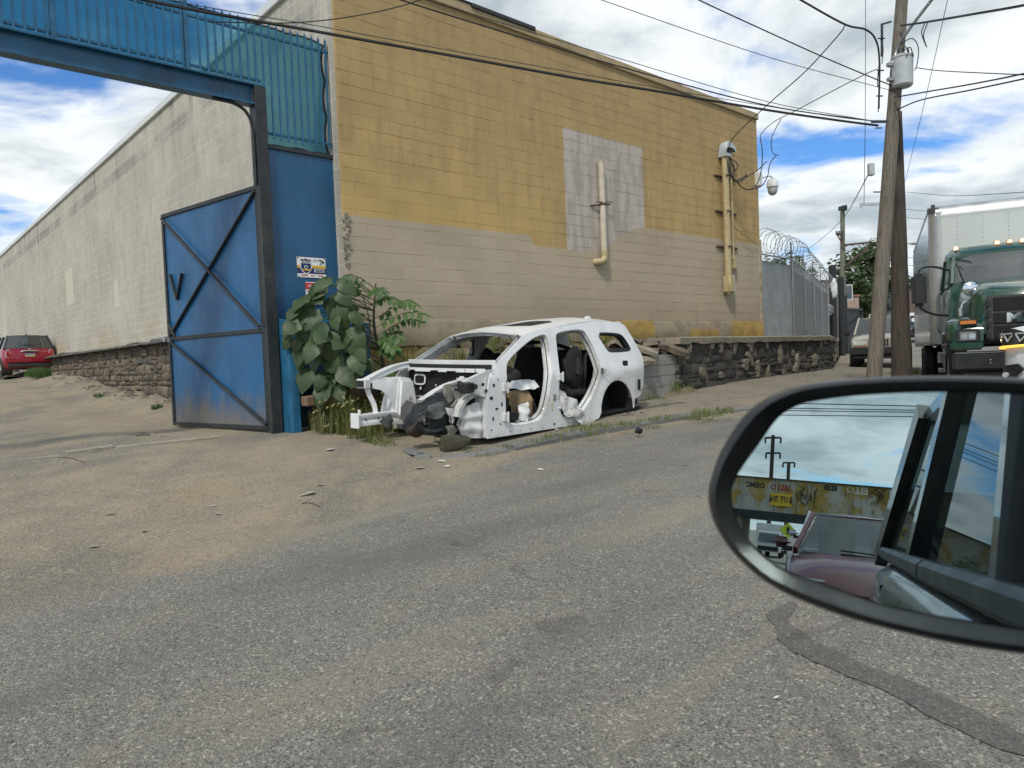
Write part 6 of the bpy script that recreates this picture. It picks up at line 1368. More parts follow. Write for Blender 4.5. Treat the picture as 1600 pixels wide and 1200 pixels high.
pt = slab(mini, 'number_plate', -1.79, -.15, .15, .62, .76, simple('plate_white', (.55, .58, .58), .4), .006, .003); slab(pt, 'plate_band', -1.799, -.15, .15, .62, .65, C_GOLD, .002, 0); slab(pt, 'plate_top_band', -1.799, -.15, .15, .735, .76, C_NAVY, .002, 0)
tx = wtext('KWC-0654', .07, C_NAVY, pt, (-1.802, 0, .69), (math.pi / 2, 0, -math.pi / 2), sx=.8)
mb = MB(); mb.cyl((-1.2, 0, 1.43), (-1.2, 0, 1.47), .035, .02, 8); mb.cyl((-1.2, 0, 1.46), (-1.27, 0, 1.86), .006, .003, 5); mb.build('antenna', M_BLACK, mini)
wtext('COOPER', .045, M_CHROME, mini, (-1.775, -.45, .80), (math.pi / 2, 0, -math.pi / 2)); mb = MB(); mb.bar((-1.70, -.22, 1.02), (-1.66, .2, 1.06), .012, .014); mb.build('rear_wiper', M_BLACK, mini)
p = atd(-12, 575, 36); car('hatchback', 'white car parked just beyond the red hatchback along the grey wall', (p.x, p.y, zground(p.x, p.y)), ang,
    [(-2.2, .4, .8, .85, .8), (-2.1, .25, .95, 1.0, .88), (-1, .2, .98, 1.0, .9), (1, .2, .95, 1.0, .9), (1.8, .25, .85, .95, .86), (2.2, .35, .7, .75, .7)], (1.0, .4, -1.6, -2.0, .98, 1.55, .82, .68), M_WHITE, (-1.3, 1.35))
# pale jeep parked on the sidewalk, facing the camera
M_CHAMP = mat_paint('champagne', (.37, .345, .285), .3, .4, (.2, .18, .14), .3); HD = math.atan2(-math.cos(R(28)), -math.sin(R(28)))
p = atd(1377.5, 575, 25.2); jz = zside(p.x, p.y)
jp = car('jeep', 'pale champagne jeep with dark bumper parked on the sidewalk behind the wooden poles', (p.x, p.y, jz), HD,
    [(-2.25, .45, .95, 1.0, .82), (-2.1, .40, 1.05, 1.08, .88), (-1, .36, 1.06, 1.08, .91), (.5, .36, 1.05, 1.10, .91), (.75, .36, 1.03, 1.11, .91), (1.5, .38, .97, 1.07, .90), (2.1, .42, .92, 1.02, .86), (2.18, .50, .86, .95, .82)],
    (.78, .22, -1.75, -2.1, 1.06, 1.66, .80, .66), M_CHAMP, (-1.35, 1.35), nside=3, wr=.36, clad=M_CLAD)
slab(jp, 'bumper', 2.22, -.90, .90, .40, .64, M_BLACK, .10, .04); slab(jp, 'air_dam', 2.2, -.80, .80, .28, .40, M_BLACKI, .06, .02); gr = slab(jp, 'grille', 2.17, -.30, .30, .67, .92, M_CHAMP, .03, .02)
for k in range(7): slab(gr, 'slot', 2.203, -.255 + k * .075, -.205 + k * .075, .69, .90, M_BLACKI, .003, 0)
for s_ in (-1, 1):
    hl = slab(jp, 'headlight', 2.16, min(s_ * .36, s_ * .80), max(s_ * .36, s_ * .80), .72, .89, C_LAMP, .04, .02); slab(hl, 'turn_signal', 2.17, min(s_ * .36, s_ * .80), max(s_ * .36, s_ * .80), .66, .70, simple('lens_dull', (.30, .13, .05), .35) if 'lens_dull' not in MATS else MATS['lens_dull'], .035, .01)
    mb = MB(); mb.bx(.62, .80, min(s_ * .92, s_ * 1.16), max(s_ * .92, s_ * 1.16), 1.06, 1.24); mb.build('door_mirror', M_BLACK, jp, bevel=.04, seg=2)
    mb = MB(); mb.bar((.1, s_ * .6, 1.74), (-1.7, s_ * .6, 1.74), .04, .03); mb.build('roof_rail', M_BLACK, jp)
# white SUV corner, oncoming
M_PEARL = mat_paint('pearl_white', (.62, .65, .66), .15, .8, (.3, .3, .28), .06)
ca = 229.0; HL = math.atan2(math.cos(R(ca)), math.sin(R(ca))); fwd = Vector((math.sin(R(ca)), math.cos(R(ca)), 0)); lft = Vector((-fwd.y, fwd.x, 0))
cor = atd(1565, 560, 9.6); base = cor - fwd * 2.28 + lft * .93; base.z = zr(9.6) + .04
lx = car('oncoming_suv', 'white oncoming SUV with amber running light in front of the green truck', base, HL,
    [(-2.4, .5, 1.05, 1.1, .85), (-2.2, .4, 1.18, 1.2, .93), (-1, .36, 1.2, 1.2, .95), (.6, .36, 1.2, 1.24, .95), (1.3, .36, 1.2, 1.28, .95), (1.8, .36, 1.22, 1.31, .95), (2.15, .34, 1.21, 1.28, .93), (2.30, .34, 1.14, 1.22, .86), (2.40, .40, 1.03, 1.12, .70), (2.44, .5, .92, 1.0, .55)],
    (.9, .25, -1.9, -2.2, 1.2, 1.85, .84, .7), M_PEARL, (-1.45, 1.45), nside=3, wr=.39)
for s_ in (-1, 1):
    PC = [(1.98, .968), (2.15, .962), (2.30, .90), (2.41, .745), (2.462, .58), (2.478, .42)]; hl = MB(); hl.grid([[(x, s_ * y, lerp(.955 + .01 * k, zt_, t)) for t in (0, .5, 1)] for k, ((x, y), zt_) in enumerate(zip(PC, (1.04, 1.16, 1.215, 1.20, 1.14, 1.08)))]); hl = hl.build('headlight', M_BLKP, lx, smooth=60)
    mb = MB(); mb.tube([(x + .012, s_ * (y + .012), .945 + .01 * k) for k, (x, y) in enumerate(PC)], .018, 6)
    if 'amber_drl' not in MATS:
        am = newmat('amber_drl'); b_ = pbsdf(am[1], am[2], (.8, .42, .05), .3); b_.inputs['Emission Color'].default_value = (1.0, .50, .08, 1); b_.inputs['Emission Strength'].default_value = 1.2
    mb.build('running_light', MATS['amber_drl'], hl)
    for k in range(3):
        (x, y), (x2, y2) = PC[k + 1], PC[k + 2]; A = Vector((x, y, 1.14)); B = Vector((x2, y2, 1.13)); q0, q1, q2 = A.lerp(B, .15), A.lerp(B, .45) - V(0, 0, .10), A.lerp(B, .85) - V(0, 0, .02); mb = MB()
        for u, w in ((q0, q1), (q1, q2), (q0, q2 + V(0, 0, .03))): mb.bar(V(u.x + .015, s_ * (u.y + .01), u.z), V(w.x + .015, s_ * (w.y + .01), w.z), .014, .014)
        mb.build('led_bracket', C_LAMP, hl)
    mb = MB(); mb.prism([(x, s_ * y, z) for x, y, z in ((2.27, .90, .72), (2.42, .70, .75), (2.46, .62, .68), (2.40, .72, .60), (2.34, .84, .40), (2.26, .90, .40))], (.02, s_ * .015, 0)); fg = mb.build('fog_recess', M_BLACK, lx, bevel=.006); mb = MB(); mb.bar((2.31, s_ * .895, .70), (2.305, s_ * .90, .42), .02, .02); mb.build('fog_trim', M_CHROME, fg); mb = MB(); mb.cyl((2.33, s_ * .86, .60), (2.37, s_ * .87, .60), .035, n=10); mb.build('fog_lamp', C_LAMP, fg)
slab(lx, 'grille', 2.46, -.5, .5, .5, 1.1, M_BLACK, .04, .03)
# green box truck
M_TGRN = mat_paint('truck_green', (.004, .048, .028), .16, .8, (.08, .10, .08), .10); M_BOX = simple('box_panel', (.52, .56, .53), .35, 0, .05, 1.0, (.30, .31, .28), .3); M_ALU = simple('aluminium', (.46, .48, .48), .45, .7, .1, 2, (.35, .34, .32), .4)
def mat_steel():
    m, gg, out = newmat('rippled_steel'); tc = gg.n('ShaderNodeTexCoord', 3); nz = gg.noise(gg.scale(tc, (2.2, 1, 1.0)), 2.2, 3, .5); pbsdf(gg, out, (.55, .57, .58), .12, 1.0, nz, .5, .05); return m
M_SSTL = mat_steel()
tfc = atd(1484, 600, 12.4); ta = 206.9; HT = math.atan2(math.cos(R(ta)), math.sin(R(ta))); fwd = Vector((math.sin(R(ta)), math.cos(R(ta)), 0)); lft = Vector((-fwd.y, fwd.x, 0)); tb = tfc + lft * 1.2; tb.z = zr(12.4) + .03
TK = thing('box_truck', 'green box truck with pale grey body and silver corner posts parked facing up the street', 'truck', tb, rot=(0, R(-.8), HT))
def loft(par, nm, secs, mat, smooth=40, bevel=0):
    mb_ = MB(); mb_.grid([list(s_) + [s_[0]] for s_ in secs]); mb_.add(secs[0], [tuple(range(len(secs[0])))]); mb_.add(secs[-1], [tuple(range(len(secs[-1])))]); return mb_.build(nm, mat, par, smooth=smooth, merge=True, bevel=bevel)
def sec(x, w0, w1, z0, z1, r=.12, crown=.03):
    return [(x, -w0, z0), (x, -w0, lerp(z0, z1, .5)), (x, -w1 - .01, z1 - r), (x, -w1 + r * .35, z1 - r * .28), (x, -w1 + r, z1), (x, 0, z1 + crown), (x, w1 - r, z1), (x, w1 - r * .35, z1 - r * .28), (x, w1 + .01, z1 - r), (x, w0, lerp(z0, z1, .5)), (x, w0, z0)]
loft(TK, 'hood', [sec(-1.75, .98, .92, 1.0, 2.16, .2), sec(-1.2, .94, .88, 1.0, 2.10, .22), sec(-.5, .86, .80, 1.0, 1.96, .22), sec(-.18, .80, .72, 1.02, 1.84, .22), sec(-.08, .74, .62, 1.1, 1.66, .2)], M_TGRN)
for s_ in (-1, 1):
    S = []
    for x, w, zt in ((-1.75, 1.14, 1.15), (-1.55, 1.20, 1.34), (-1.2, 1.22, 1.42), (-.6, 1.22, 1.42), (-.2, 1.20, 1.36), (-.04, 1.12, 1.26), (.0, 1.02, 1.15)): S.append([(x, s_ * .70, .98), (x, s_ * .70, zt), (x, s_ * (w - .16), zt), (x, s_ * (w - .04), zt - .05), (x, s_ * w, zt - .16), (x, s_ * w, .98 if not -1.5 < x < -.3 else 1.15)])
    fe = loft(TK, 'fender', S, M_TGRN)
    slab(TK, 'lower_fender', -.05, min(s_ * .70, s_ * 1.18), max(s_ * .70, s_ * 1.18), .84, 1.0, M_TGRN, .06, .03)
    hz = slab(TK, 'headlight_bezel', .0, min(s_ * .74, s_ * 1.10), max(s_ * .74, s_ * 1.10), .97, 1.20, M_BLACK, .025, .02); hd_ = slab(hz, 'headlight', .03, min(s_ * .80, s_ * 1.05), max(s_ * .80, s_ * 1.05), 1.0, 1.16, simple('lamp_grey', (.22, .235, .235), .15, .3) if 'lamp_grey' not in MATS else MATS['lamp_grey'], .012, .012); [(lambda q: q.build('reflector', M_CHROME, hd_))(MB().cyl((.043, s_ * yy, 1.08), (.047, s_ * yy, 1.08), .05, n=14)) for yy in (.865, .985)]; bz = slab(TK, 'signal_bezel', .0, min(s_ * .78, s_ * 1.06), max(s_ * .78, s_ * 1.06), 1.255, 1.36, M_BLACK, .02, .015); slab(bz, 'turn_signal', .022, min(s_ * .80, s_ * 1.04), max(s_ * .80, s_ * 1.04), 1.275, 1.345, C_LENSO, .01, .01)
    wheel(TK, (-.95, s_ * 1.02, .50), .50, .28, .58, M_RUB, M_GALV, (0, s_, 0))
    for y in (.78, 1.08): wheel(TK, (-7.9, s_ * y, .50), .50, .26, .58, M_RUB, M_GALV, (0, s_, 0))
    ar = MB(); ar.tube(curve3([(-1.95, s_ * 1.02, 2.40), (-1.8, s_ * 1.3, 2.48), (-1.7, s_ * 1.5, 2.46), (-1.68, s_ * 1.56, 2.38)]), .022, 6); ar.build('mirror_arm', M_BLACK, TK, smooth=True); ar = MB(); ar.tube(curve3([(-1.95, s_ * 1.05, 1.52), (-1.8, s_ * 1.3, 1.56), (-1.7, s_ * 1.5, 1.66), (-1.68, s_ * 1.54, 1.74)]), .022, 6); am_ = ar.build('mirror_arm', M_BLACK, TK, smooth=True)
    mb = MB(); mb.bx(-1.80, -1.62, min(s_ * 1.42, s_ * 1.68), max(s_ * 1.42, s_ * 1.68), 1.72, 2.36); mb.build('mirror_head', M_BLACK, TK, bevel=.06, seg=2, smooth=50)
    mb = MB(); mb.tube(curve3([(-2.2, s_ * 1.16, 1.2), (-2.1, s_ * 1.22, 1.3), (-2.1, s_ * 1.22, 1.9), (-2.2, s_ * 1.16, 2.0)]), .02, 6); mb.build('grab_bar', M_GALV, TK, smooth=True)
    mb = MB(); mb.lathe((-.75, s_ * .80, 1.93), [(.001, .06), (.08, .05), (.125, .02), (.13, -.0)], 16, (1, -s_ * .15, 0)); mb.build('round_mirror', M_CHROME, TK, smooth=True); mb = MB(); mb.tube([(-.9, s_ * .8, 1.75), (-.78, s_ * .8, 1.85)], .015, 6); mb.tube(curve3([(-.75, s_ * .75, 1.72), (-.55, s_ * .85, 1.72), (-.45, s_ * .95, 1.66), (-.42, s_ * .98, 1.56)]), .012, 5); mb.cyl((-.42, s_ * .98, 1.44), (-.42, s_ * .98, 1.58), .035, n=8); mb.build('mirror_bracket', M_CHROME, TK)
    mb = MB(); mb.bx(-2.6, -1.9, min(s_ * .85, s_ * 1.2), max(s_ * .85, s_ * 1.2), .42, .50); mb.bx(-2.6, -1.95, min(s_ * .85, s_ * 1.2), max(s_ * .85, s_ * 1.2), .75, .82); mb.build('step', M_GALV, TK, bevel=.01)
    mb = MB(); mb.bx(-3.6, -2.7, min(s_ * .7, s_ * 1.15), max(s_ * .7, s_ * 1.15), .5, .9); mb.build('fuel_tank', M_ALU, TK, bevel=.1, seg=2); mb = MB(); mb.bx(-8.75, -8.72, min(s_ * .65, s_ * 1.2), max(s_ * .65, s_ * 1.2), .15, .95); mb.build('mud_flap', M_BLACK, TK)
CW1, CW0 = 1.02, 1.10
loft(TK, 'cab', [sec(-3.15, CW0, CW0, .9, 2.05, .1, 0), sec(-2.4, CW0, CW0, .9, 2.08, .1, 0), sec(-1.75, 1.06, 1.02, .95, 2.14, .12, .02)], M_TGRN)
loft(TK, 'cab_roof', [sec(-3.15, CW1, .98, 2.66, 2.86, .12, .03), sec(-2.6, CW1, .98, 2.66, 2.90, .12, .03), sec(-2.25, .99, .93, 2.66, 2.84, .12, .03), sec(-2.08, .95, .86, 2.63, 2.72, .06, .02)], M_TGRN)
for s_ in (-1, 1):
    for a, b, w in (((-1.78, s_ * 1.0, 2.1), (-2.12, s_ * .93, 2.68), .09), ((-2.15, s_ * 1.07, 2.05), (-2.3, s_ * 1.0, 2.68), .07), ((-3.1, s_ * 1.08, 2.02), (-3.1, s_ * 1.0, 2.7), .14)): mb = MB(); mb.bar(a, b, w, .07, Vector((0, 1, 0))); mb.build('pillar', M_TGRN, TK, bevel=.01)
    mb = MB(); mb.add([(-2.2, s_ * 1.05, 2.06), (-3.05, s_ * 1.06, 2.04), (-3.05, s_ * .99, 2.66), (-2.32, s_ * .99, 2.66)], [(0, 1, 2, 3)]); mb.build('side_window', M_GLASS, TK); mb = MB(); mb.add([(-1.85, s_ * 1.0, 2.1), (-2.14, s_ * 1.045, 2.06), (-2.27, s_ * .985, 2.66), (-2.15, s_ * .935, 2.66)], [(0, 1, 2, 3)]); mb.build('quarter_window', M_GLASS, TK)
mb = MB(); mb.grid([[(-1.80 - t * .34 + .10 * (1 - v * v), v * lerp(.985, .92, t), 2.12 + t * .55 + .01) for v in (-1, -.75, -.5, -.25, 0, .25, .5, .75, 1)] for t in (0, .25, .5, .75, 1)]); mb.build('windshield', mat_glass('truck_glass', (.008, .012, .012), .10), TK, smooth=60)
mb = MB(); mb.bx(-3.0, -2.2, -.95, .95, 1.8, 2.1); 
for s_ in (-.5, .5): mb.bx(-3.0, -2.85, s_ - .25, s_ + .25, 2.0, 2.55)
mb.build('seats', M_BLACKI, TK, bevel=.04)
mb = MB(); mb.tube([(-1.72, -.85, 2.13), (-1.70, -.3, 2.16)], .014, 5); mb.tube([(-1.70, .1, 2.16), (-1.72, .7, 2.13)], .014, 5); mb.build('wipers', M_BLACK, TK)
for k, y in enumerate((-.88, -.2, 0, .2, .88)):
    mb = MB(); mb.hexa([(-2.36, y - .055, 2.835 + (.03 if abs(y) < .5 else -.015)), (-2.24, y - .055, 2.82 + (.03 if abs(y) < .5 else -.015)), (-2.24, y + .055, 2.82 + (.03 if abs(y) < .5 else -.015)), (-2.36, y + .055, 2.835 + (.03 if abs(y) < .5 else -.015))], [(-2.35, y - .04, 2.91 + (.03 if abs(y) < .5 else -.015)), (-2.28, y - .04, 2.91 + (.03 if abs(y) < .5 else -.015)), (-2.28, y + .04, 2.91 + (.03 if abs(y) < .5 else -.015)), (-2.35, y + .04, 2.91 + (.03 if abs(y) < .5 else -.015))]); mb.build('marker_light', C_LENSO, TK, bevel=.008)
gr = slab(TK, 'grille', -.02, -.66, .66, .98, 1.74, M_CLAD, .05, .03)
slab(gr, 'grille_mesh', .032, -.56, .56, 1.48, 1.70, M_BLACKI, .01, .004); slab(gr, 'name_bar', .04, -.56, .56, 1.27, 1.44, M_BLACKI, .01, .004)
for k in range(4):
    for s_ in (-1, 1): slab(gr, 'side_vent', .034, min(s_ * .59, s_ * .65), max(s_ * .59, s_ * .65), 1.02 + k * .18, 1.13 + k * .18, M_BLACK, .01, .003)
slab(gr, 'lower_mesh', .034, -.56, .56, 1.02, 1.23, M_BLACKI, .01, .004)
wtext('MACK', .20, M_CHROME, gr, (.056, 0, 1.35), (math.pi / 2, 0, math.pi / 2), .006, bold=.012, sx=1.35)
blob('hood_ornament', None, None, (-.13, 0, 1.86), (.06, .045, .075), M_CHROME, 3, TK)
mb = MB(); mb.bx(-.05, .12, -1.16, 1.16, .50, .82); bp = mb.build('bumper', M_BLACK, TK, bevel=.03, seg=2); mb = MB(); mb.bx(.121, .128, -1.12, 1.12, .79, .80); mb.build('bumper_strip', M_GALV, bp)
mb = MB(); mb.bx(-.3, .05, -1.0, 1.0, .28, .50); mb.build('front_skirt', M_BLACKI, TK)
for z in (.62, .67): mb = MB(); mb.cyl((.12, -.62, z), (.13, -.62, z), .014, n=8); mb.build('bolt', M_GALV, bp)
mb = MB(); mb.bx(-10.9, -.4, -.42, .42, .55, .80); mb.build('chassis', M_BLACKI, TK)
# cargo body
BX0, BX1, BWd, BZ0, BZ1 = -3.45, -11.0, 1.27, 1.0, 3.96
mb = MB(); mb.bx(BX1, BX0 - .2, -BWd + .02, BWd - .02, BZ0, BZ1 - .125); mb.bx(BX0 - .16, BX0 - .004, -BWd + .18, BWd - .18, BZ0, BZ1 - .24); bxo = mb.build('cargo_body', M_BOX, TK)
for s_ in (-1, 1): mb = MB(); mb.bx(BX1, BX0 - .15, min(s_ * (BWd - .015), s_ * (BWd - .005)), max(s_ * (BWd - .015), s_ * (BWd - .005)), BZ0 + .05, BZ1 - .16); mb.build('side_skin', M_SSTL, bxo)
for s_ in (-1, 1): mb = MB(); mb.lathe((BX0 - .19, s_ * (BWd - .19), BZ0), [(.192, 0), (.192, BZ1 - BZ0 - .16)], 28); mb.build('corner_post', M_ALU, bxo, smooth=True)
mb = MB(); P_ = [(BX0 - .25 + .25 * math.cos(a), BZ1 - .25 + .25 * math.sin(a)) for a in [i * math.pi / 16 for i in range(9)]]; mb.grid([[(x, y, z) for x, z in P_] for y in (-BWd + .12, BWd - .12)]); mb.build('top_rail', M_ALU, bxo, smooth=True)
mb = MB(); mb.bx(BX1, BX0 - .25, -BWd + .01, BWd - .01, BZ1 - .119, BZ1 + .0); mb.build('roof', M_ALU, bxo, bevel=.03)
for s_ in (-1, 1): mb = MB(); mb.bx(BX0 - .24, BX0 + .012, min(s_ * (BWd - .20), s_ * (BWd + .012)), max(s_ * (BWd - .20), s_ * (BWd + .012)), BZ1 - .24, BZ1 + .012); mb.build('corner_casting', M_CLAD, bxo, bevel=.07, seg=2, smooth=50)
mb = MB()
for y in (-1.10, -.75, -.3, .15, .6, 1.1):
    for k in range(30): mb.box((BX0 + .002, y, BZ0 + .1 + k * .087), (.008, .014, .014))
for k in range(40): mb.box((BX0 + .002, -1.05 + k * .054, BZ1 - .28), (.008, .012, .012))
tag(mb.build('rivets', M_GALV, bxo, recalc=False), kind='stuff')
# far parked cars
for k, (px, py, d, mat, lab) in enumerate(((1423, 524, 62, M_BLKP, 'black car parked far up the street beside the dark pole'), (1433, 521, 74, mat_paint('far_grey_car', (.10, .11, .12)), 'dark grey car far up the street next to the white one'), (1439.5, 521, 80, M_WHITE, 'white car far up the street beside the truck box'))):
    p = atd(px, py, d); car('parked_car', lab, (p.x, p.y, zr(p.y)), HD, [(-2.2, .4, .8, .85, .8), (-2.1, .25, .95, 1.0, .88), (1, .2, .95, 1.0, .9), (1.8, .25, .85, .95, .86), (2.2, .35, .7, .75, .7)], (1.0, .3, -1.4, -1.9, .95, 1.5, .82, .66), mat, (-1.3, 1.35), interior=False)
# ---------------------------------------------------------------- the photographer's own car with its door mirror
OH = 50.0; OF = Vector((math.sin(R(OH)), math.cos(R(OH)), 0)); OL = Vector((-OF.y, OF.x, 0)); OR = math.atan2(OF.y, OF.x)
M_GREYC = mat_paint('dark_grey_metallic', (.050, .057, .058), .2, .8, (.2, .2, .19), .10, .4)
own = car('grey_car', 'dark grey car with black oval door mirror reflecting the rusty bridge', OL * -.935, OR,
    [(-3.0, .5, 1.0, 1.02, .90), (-2.85, .42, 1.10, 1.1, .97), (-2.2, .36, 1.13, 1.14, 1.04), (-1.6, .34, 1.135, 1.14, 1.045), (-.9, .34, 1.135, 1.14, 1.02), (.3, .34, 1.13, 1.14, 1.03), (.9, .34, 1.12, 1.16, 1.03), (1.4, .36, 1.06, 1.12, 1.02), (1.75, .4, .9, .98, .9), (1.9, .5, .75, .8, .75)],
    (1.15, .35, -2.1, -2.72, 1.13, 1.74, .965, .86), M_GREYC, (-1.85, 1.0), nside=3, wr=.36, interior=True, pil=M_BLKP)
for o in list(own.children):      # the driver's window is wound down
    if o.name.startswith('side_window'):
        c_ = sum((v.co for v in o.data.vertices), Vector()) / 4
        if c_.y > 0 and c_.x > -.2: bpy.data.objects.remove(o)
mb = MB(); mb.bar((1.0, .985, 1.143), (-.78, .985, 1.15), .05, .05); mb.build('belt_moulding', M_BLACK, own, bevel=.012); mb = MB(); mb.bar((-.79, .985, 1.15), (-2.6, .955, 1.16), .05, .05); mb.build('belt_moulding', M_BLACK, own, bevel=.012)
for x in (-.80, -1.72, .85):
    mb = MB(); mb.bar((x, 1.035, .5), (x, 1.022, 1.06), .012, .008); mb.build('door_gap', M_BLACKI, own)
for x in (-.62, -1.55): mb = MB(); mb.tube(curve3([(x + .12, 1.03, .99), (x + .1, 1.065, .995), (x - .1, 1.065, .995), (x - .12, 1.03, .99)]), .014, 6); mb.build('door_handle', M_GREYC, own, smooth=True)
# mirror plane
PXB = (1290, 838); din = ray(*PXB).normalized(); MN = (-OF - din).normalized(); MC = atd(1375, 790, .52)
def mpl(px, py, off=0.0): return onplane(px, py, MC + MN * off, MN)
def refl(px, py):
    r = ray(px, py); q_ = mpl(px, py); r = r.normalized(); return q_, r - MN * (2 * r.dot(MN))
def mpos(px, py, dist_f):
    """point seen at mirror pixel, on the plane lying dist_f metres behind the car position"""
    q_, d = refl(px, py); return q_ + d * ((-dist_f - q_.dot(OF)) / d.dot(OF))
GO = [(1141, 772), (1150, 745), (1165, 722), (1188, 691), (1204, 667), (1219, 649), (1238, 637), (1262, 628), (1325, 619), (1403, 614), (1490, 612), (1600, 617), (1660, 624), (1690, 660), (1700, 760), (1696, 880), (1680, 960), (1650, 985), (1600, 983), (1521, 970), (1442, 958), (1364, 940), (1294, 914), (1231, 893), (1204, 876), (1170, 846), (1150, 812)]
OO = [(1104, 772), (1117, 725), (1132, 693), (1150, 664), (1172, 639), (1200, 620), (1232, 607), (1262, 599), (1325, 592), (1403, 588), (1490, 587), (1600, 590), (1690, 598), (1730, 650), (1740, 760), (1736, 890), (1720, 990), (1680, 1030), (1600, 1022), (1521, 1012), (1442, 996), (1364, 977), (1294, 956), (1231, 930), (1185, 903), (1142, 862), (1113, 815)]
GO, OO = [[(q.x, q.y) for q in smooth_loop([Vector(q) for q in L], 2)] for L in (GO, OO)]
def ring_pts(t, off): return [mpl(lerp(a[0], b[0], t), lerp(a[1], b[1], t), off) for a, b in zip(OO, GO)]
mb = MB(); rings = []
cen = sum((mpl(x, y) for x, y in OO), Vector()) / len(OO)
for sc_, off in ((.55, -.10), (.80, -.085), (.95, -.05), (1.0, -.02)): rings.append([cen + (p - cen) * sc_ + MN * off for p in ring_pts(0, 0)])
for t, off in ((0, -.004), (.12, .006), (.30, .008), (.5, .003), (.72, -.004), (.97, -.010)): rings.append(ring_pts(t, off))
for r in rings: r.append(r[0])
mb.grid(rings); mb.add(rings[0][:-1], [tuple(range(len(OO)))])
hs = mb.build('door_mirror', simple('mirror_housing', (.020, .022, .023), .34, 0, .1, 30, None, 0, .15, 400), own, world=True, smooth=50, merge=True)
m_, gg, out = newmat('mirror_silver'); pbsdf(gg, out, (.50, .615, .625), .0, 1.0)
mb = MB(); mb.add([mpl(x, y, -.0095) for x, y in GO], [tuple(range(len(GO)))]); mb.build('mirror_glass', m_, hs, world=True)
mb = MB(); A_ = [mpl(1590, 1010, -.02), mpl(1730, 1000, -.02), mpl(1730, 960, -.10), mpl(1600, 965, -.09)]; dn = [OF * (.60 + dx) + OL * ly + Vector((0, 0, z)) for dx, ly, z in ((-.07, .035, 1.03), (-.05, -.02, 1.06), (.12, -.02, 1.08), (.10, .035, 1.05))]
mb.hexa(A_, dn); mb.build('mirror_arm', M_BLACK, hs, world=True, bevel=.008, smooth=50)
for s_ in (0,):
    mb = MB(); mb.add([OF * .95 + OL * -.028 + V(0, 0, 1.14), OF * .60 + OL * -.028 + V(0, 0, 1.14), OF * .74 + OL * -.05 + V(0, 0, 1.36)], [(0, 1, 2)]); mb.build('sail_panel', M_BLACK, own, world=True)
# ---------------------------------------------------------------- what the mirror shows: traffic behind and the rail bridge
def behind(f_, l_, z_=None):
    p = OF * -f_ + OL * l_; p.z = zr(p.y) if z_ is None else z_; return p
M_MAR = mat_paint('maroon', (.085, .008, .014), .25, .35, (.12, .06, .06), .06); M_SILV = mat_paint('silver_car', (.42, .45, .46), .25, .6, (.25, .25, .24), .1, .4)
sed = [(-2.3, .42, .82, .86, .78), (-2.2, .28, .95, .98, .86), (-1.2, .22, .98, 1.0, .90), (.3, .22, .97, 1.0, .91), (.9, .22, .95, 1.02, .91), (1.5, .24, .88, .98, .88), (2.1, .28, .74, .84, .80), (2.3, .36, .60, .66, .64)]
rc_ = car('red_car', 'maroon car waiting close behind, seen in the door mirror', behind(9.4, -.20), OR, sed, (.95, .15, -1.1, -1.9, 1.0, 1.47, .80, .62), M_MAR, (-1.4, 1.4))
sc_ = car('silver_car', 'silver car behind the maroon one, seen in the door mirror', behind(15.5, -.10), OR, [(a, b, c + .12, d + .12, e) for a, b, c, d, e in sed], (1.0, .3, -1.6, -2.1, 1.10, 1.66, .82, .68), M_SILV, (-1.4, 1.4))
for t, mt in ((rc_, M_MAR), (sc_, M_SILV)):
    for s_ in (-1, 1):
        zz = 1.0 if t is rc_ else 1.12
        mb = MB(); mb.bx(.62, .80, min(s_ * .86, s_ * 1.09), max(s_ * .86, s_ * 1.09), zz + .01, zz + .15); mb.build('door_mirror', mt, t, bevel=.06, seg=3, smooth=50); mb = MB(); mb.bx(.66, .76, min(s_ * .84, s_ * .96), max(s_ * .84, s_ * .96), zz - .02, zz + .04); mb.build('mirror_stalk', M_BLACK, t)
        slab(t, 'headlight', 2.14, min(s_ * .42, s_ * .80), max(s_ * .42, s_ * .80), .62 + (.1 if t is sc_ else 0), .76 + (.1 if t is sc_ else 0), C_LAMP, .08, .04)
    slab(t, 'grille', 2.28, -.4, .4, .40, .62, M_BLACK, .04, .02)
    mb = MB(); mb.tube(curve3([(1.0, -.6, 1.03), (.98, -.1, 1.05), (.96, .3, 1.06)]), .012, 5); mb.build('wiper', M_BLACK, t)
vt = thing('white_van', 'white box van under the bridge, seen in the door mirror', 'van', behind(64, 4.6), OR)
mb = MB(); mb.bx(-5, -.9, -1.1, 1.1, .6, 2.75); mb.build('cargo_box', M_WPL, vt, bevel=.03); mb = MB(); mb.hexa([(-.9, -1, .45), (.7, -1, .45), (.7, 1, .45), (-.9, 1, .45)], [(-.9, -.95, 2.1), (.0, -.9, 2.1), (.0, .9, 2.1), (-.9, .95, 2.1)]); mb.build('cab', M_WPL, vt, bevel=.06); mb = MB(); mb.add([(.49, -.8, 1.2), (.49, .8, 1.2), (.14, .78, 1.95), (.14, -.78, 1.95)], [(0, 1, 2, 3)]); mb.build('windshield', M_GLASS, vt); slab(vt, 'grille', .7, -.8, .8, .55, .9, M_BLACK, .03, .01)
for x in (-.1, -3.6):
    for s_ in (-1, 1): wheel(vt, (x, s_ * .92, .4), .4, .24, .6, M_RUB, M_GALV, (0, s_, 0))
BF = 52.0
def bl(px, py): p = mpos(px, py, BF); return p.dot(OL), p.z
l0, zt0 = bl(1165, 746); l1, zt1 = bl(1385, 762); _, zb0 = bl(1190, 799); _, zb1 = bl(1360, 812)
zt, zb = (zt0 + zt1) / 2 + .0, (zb0 + zb1) / 2 - .05
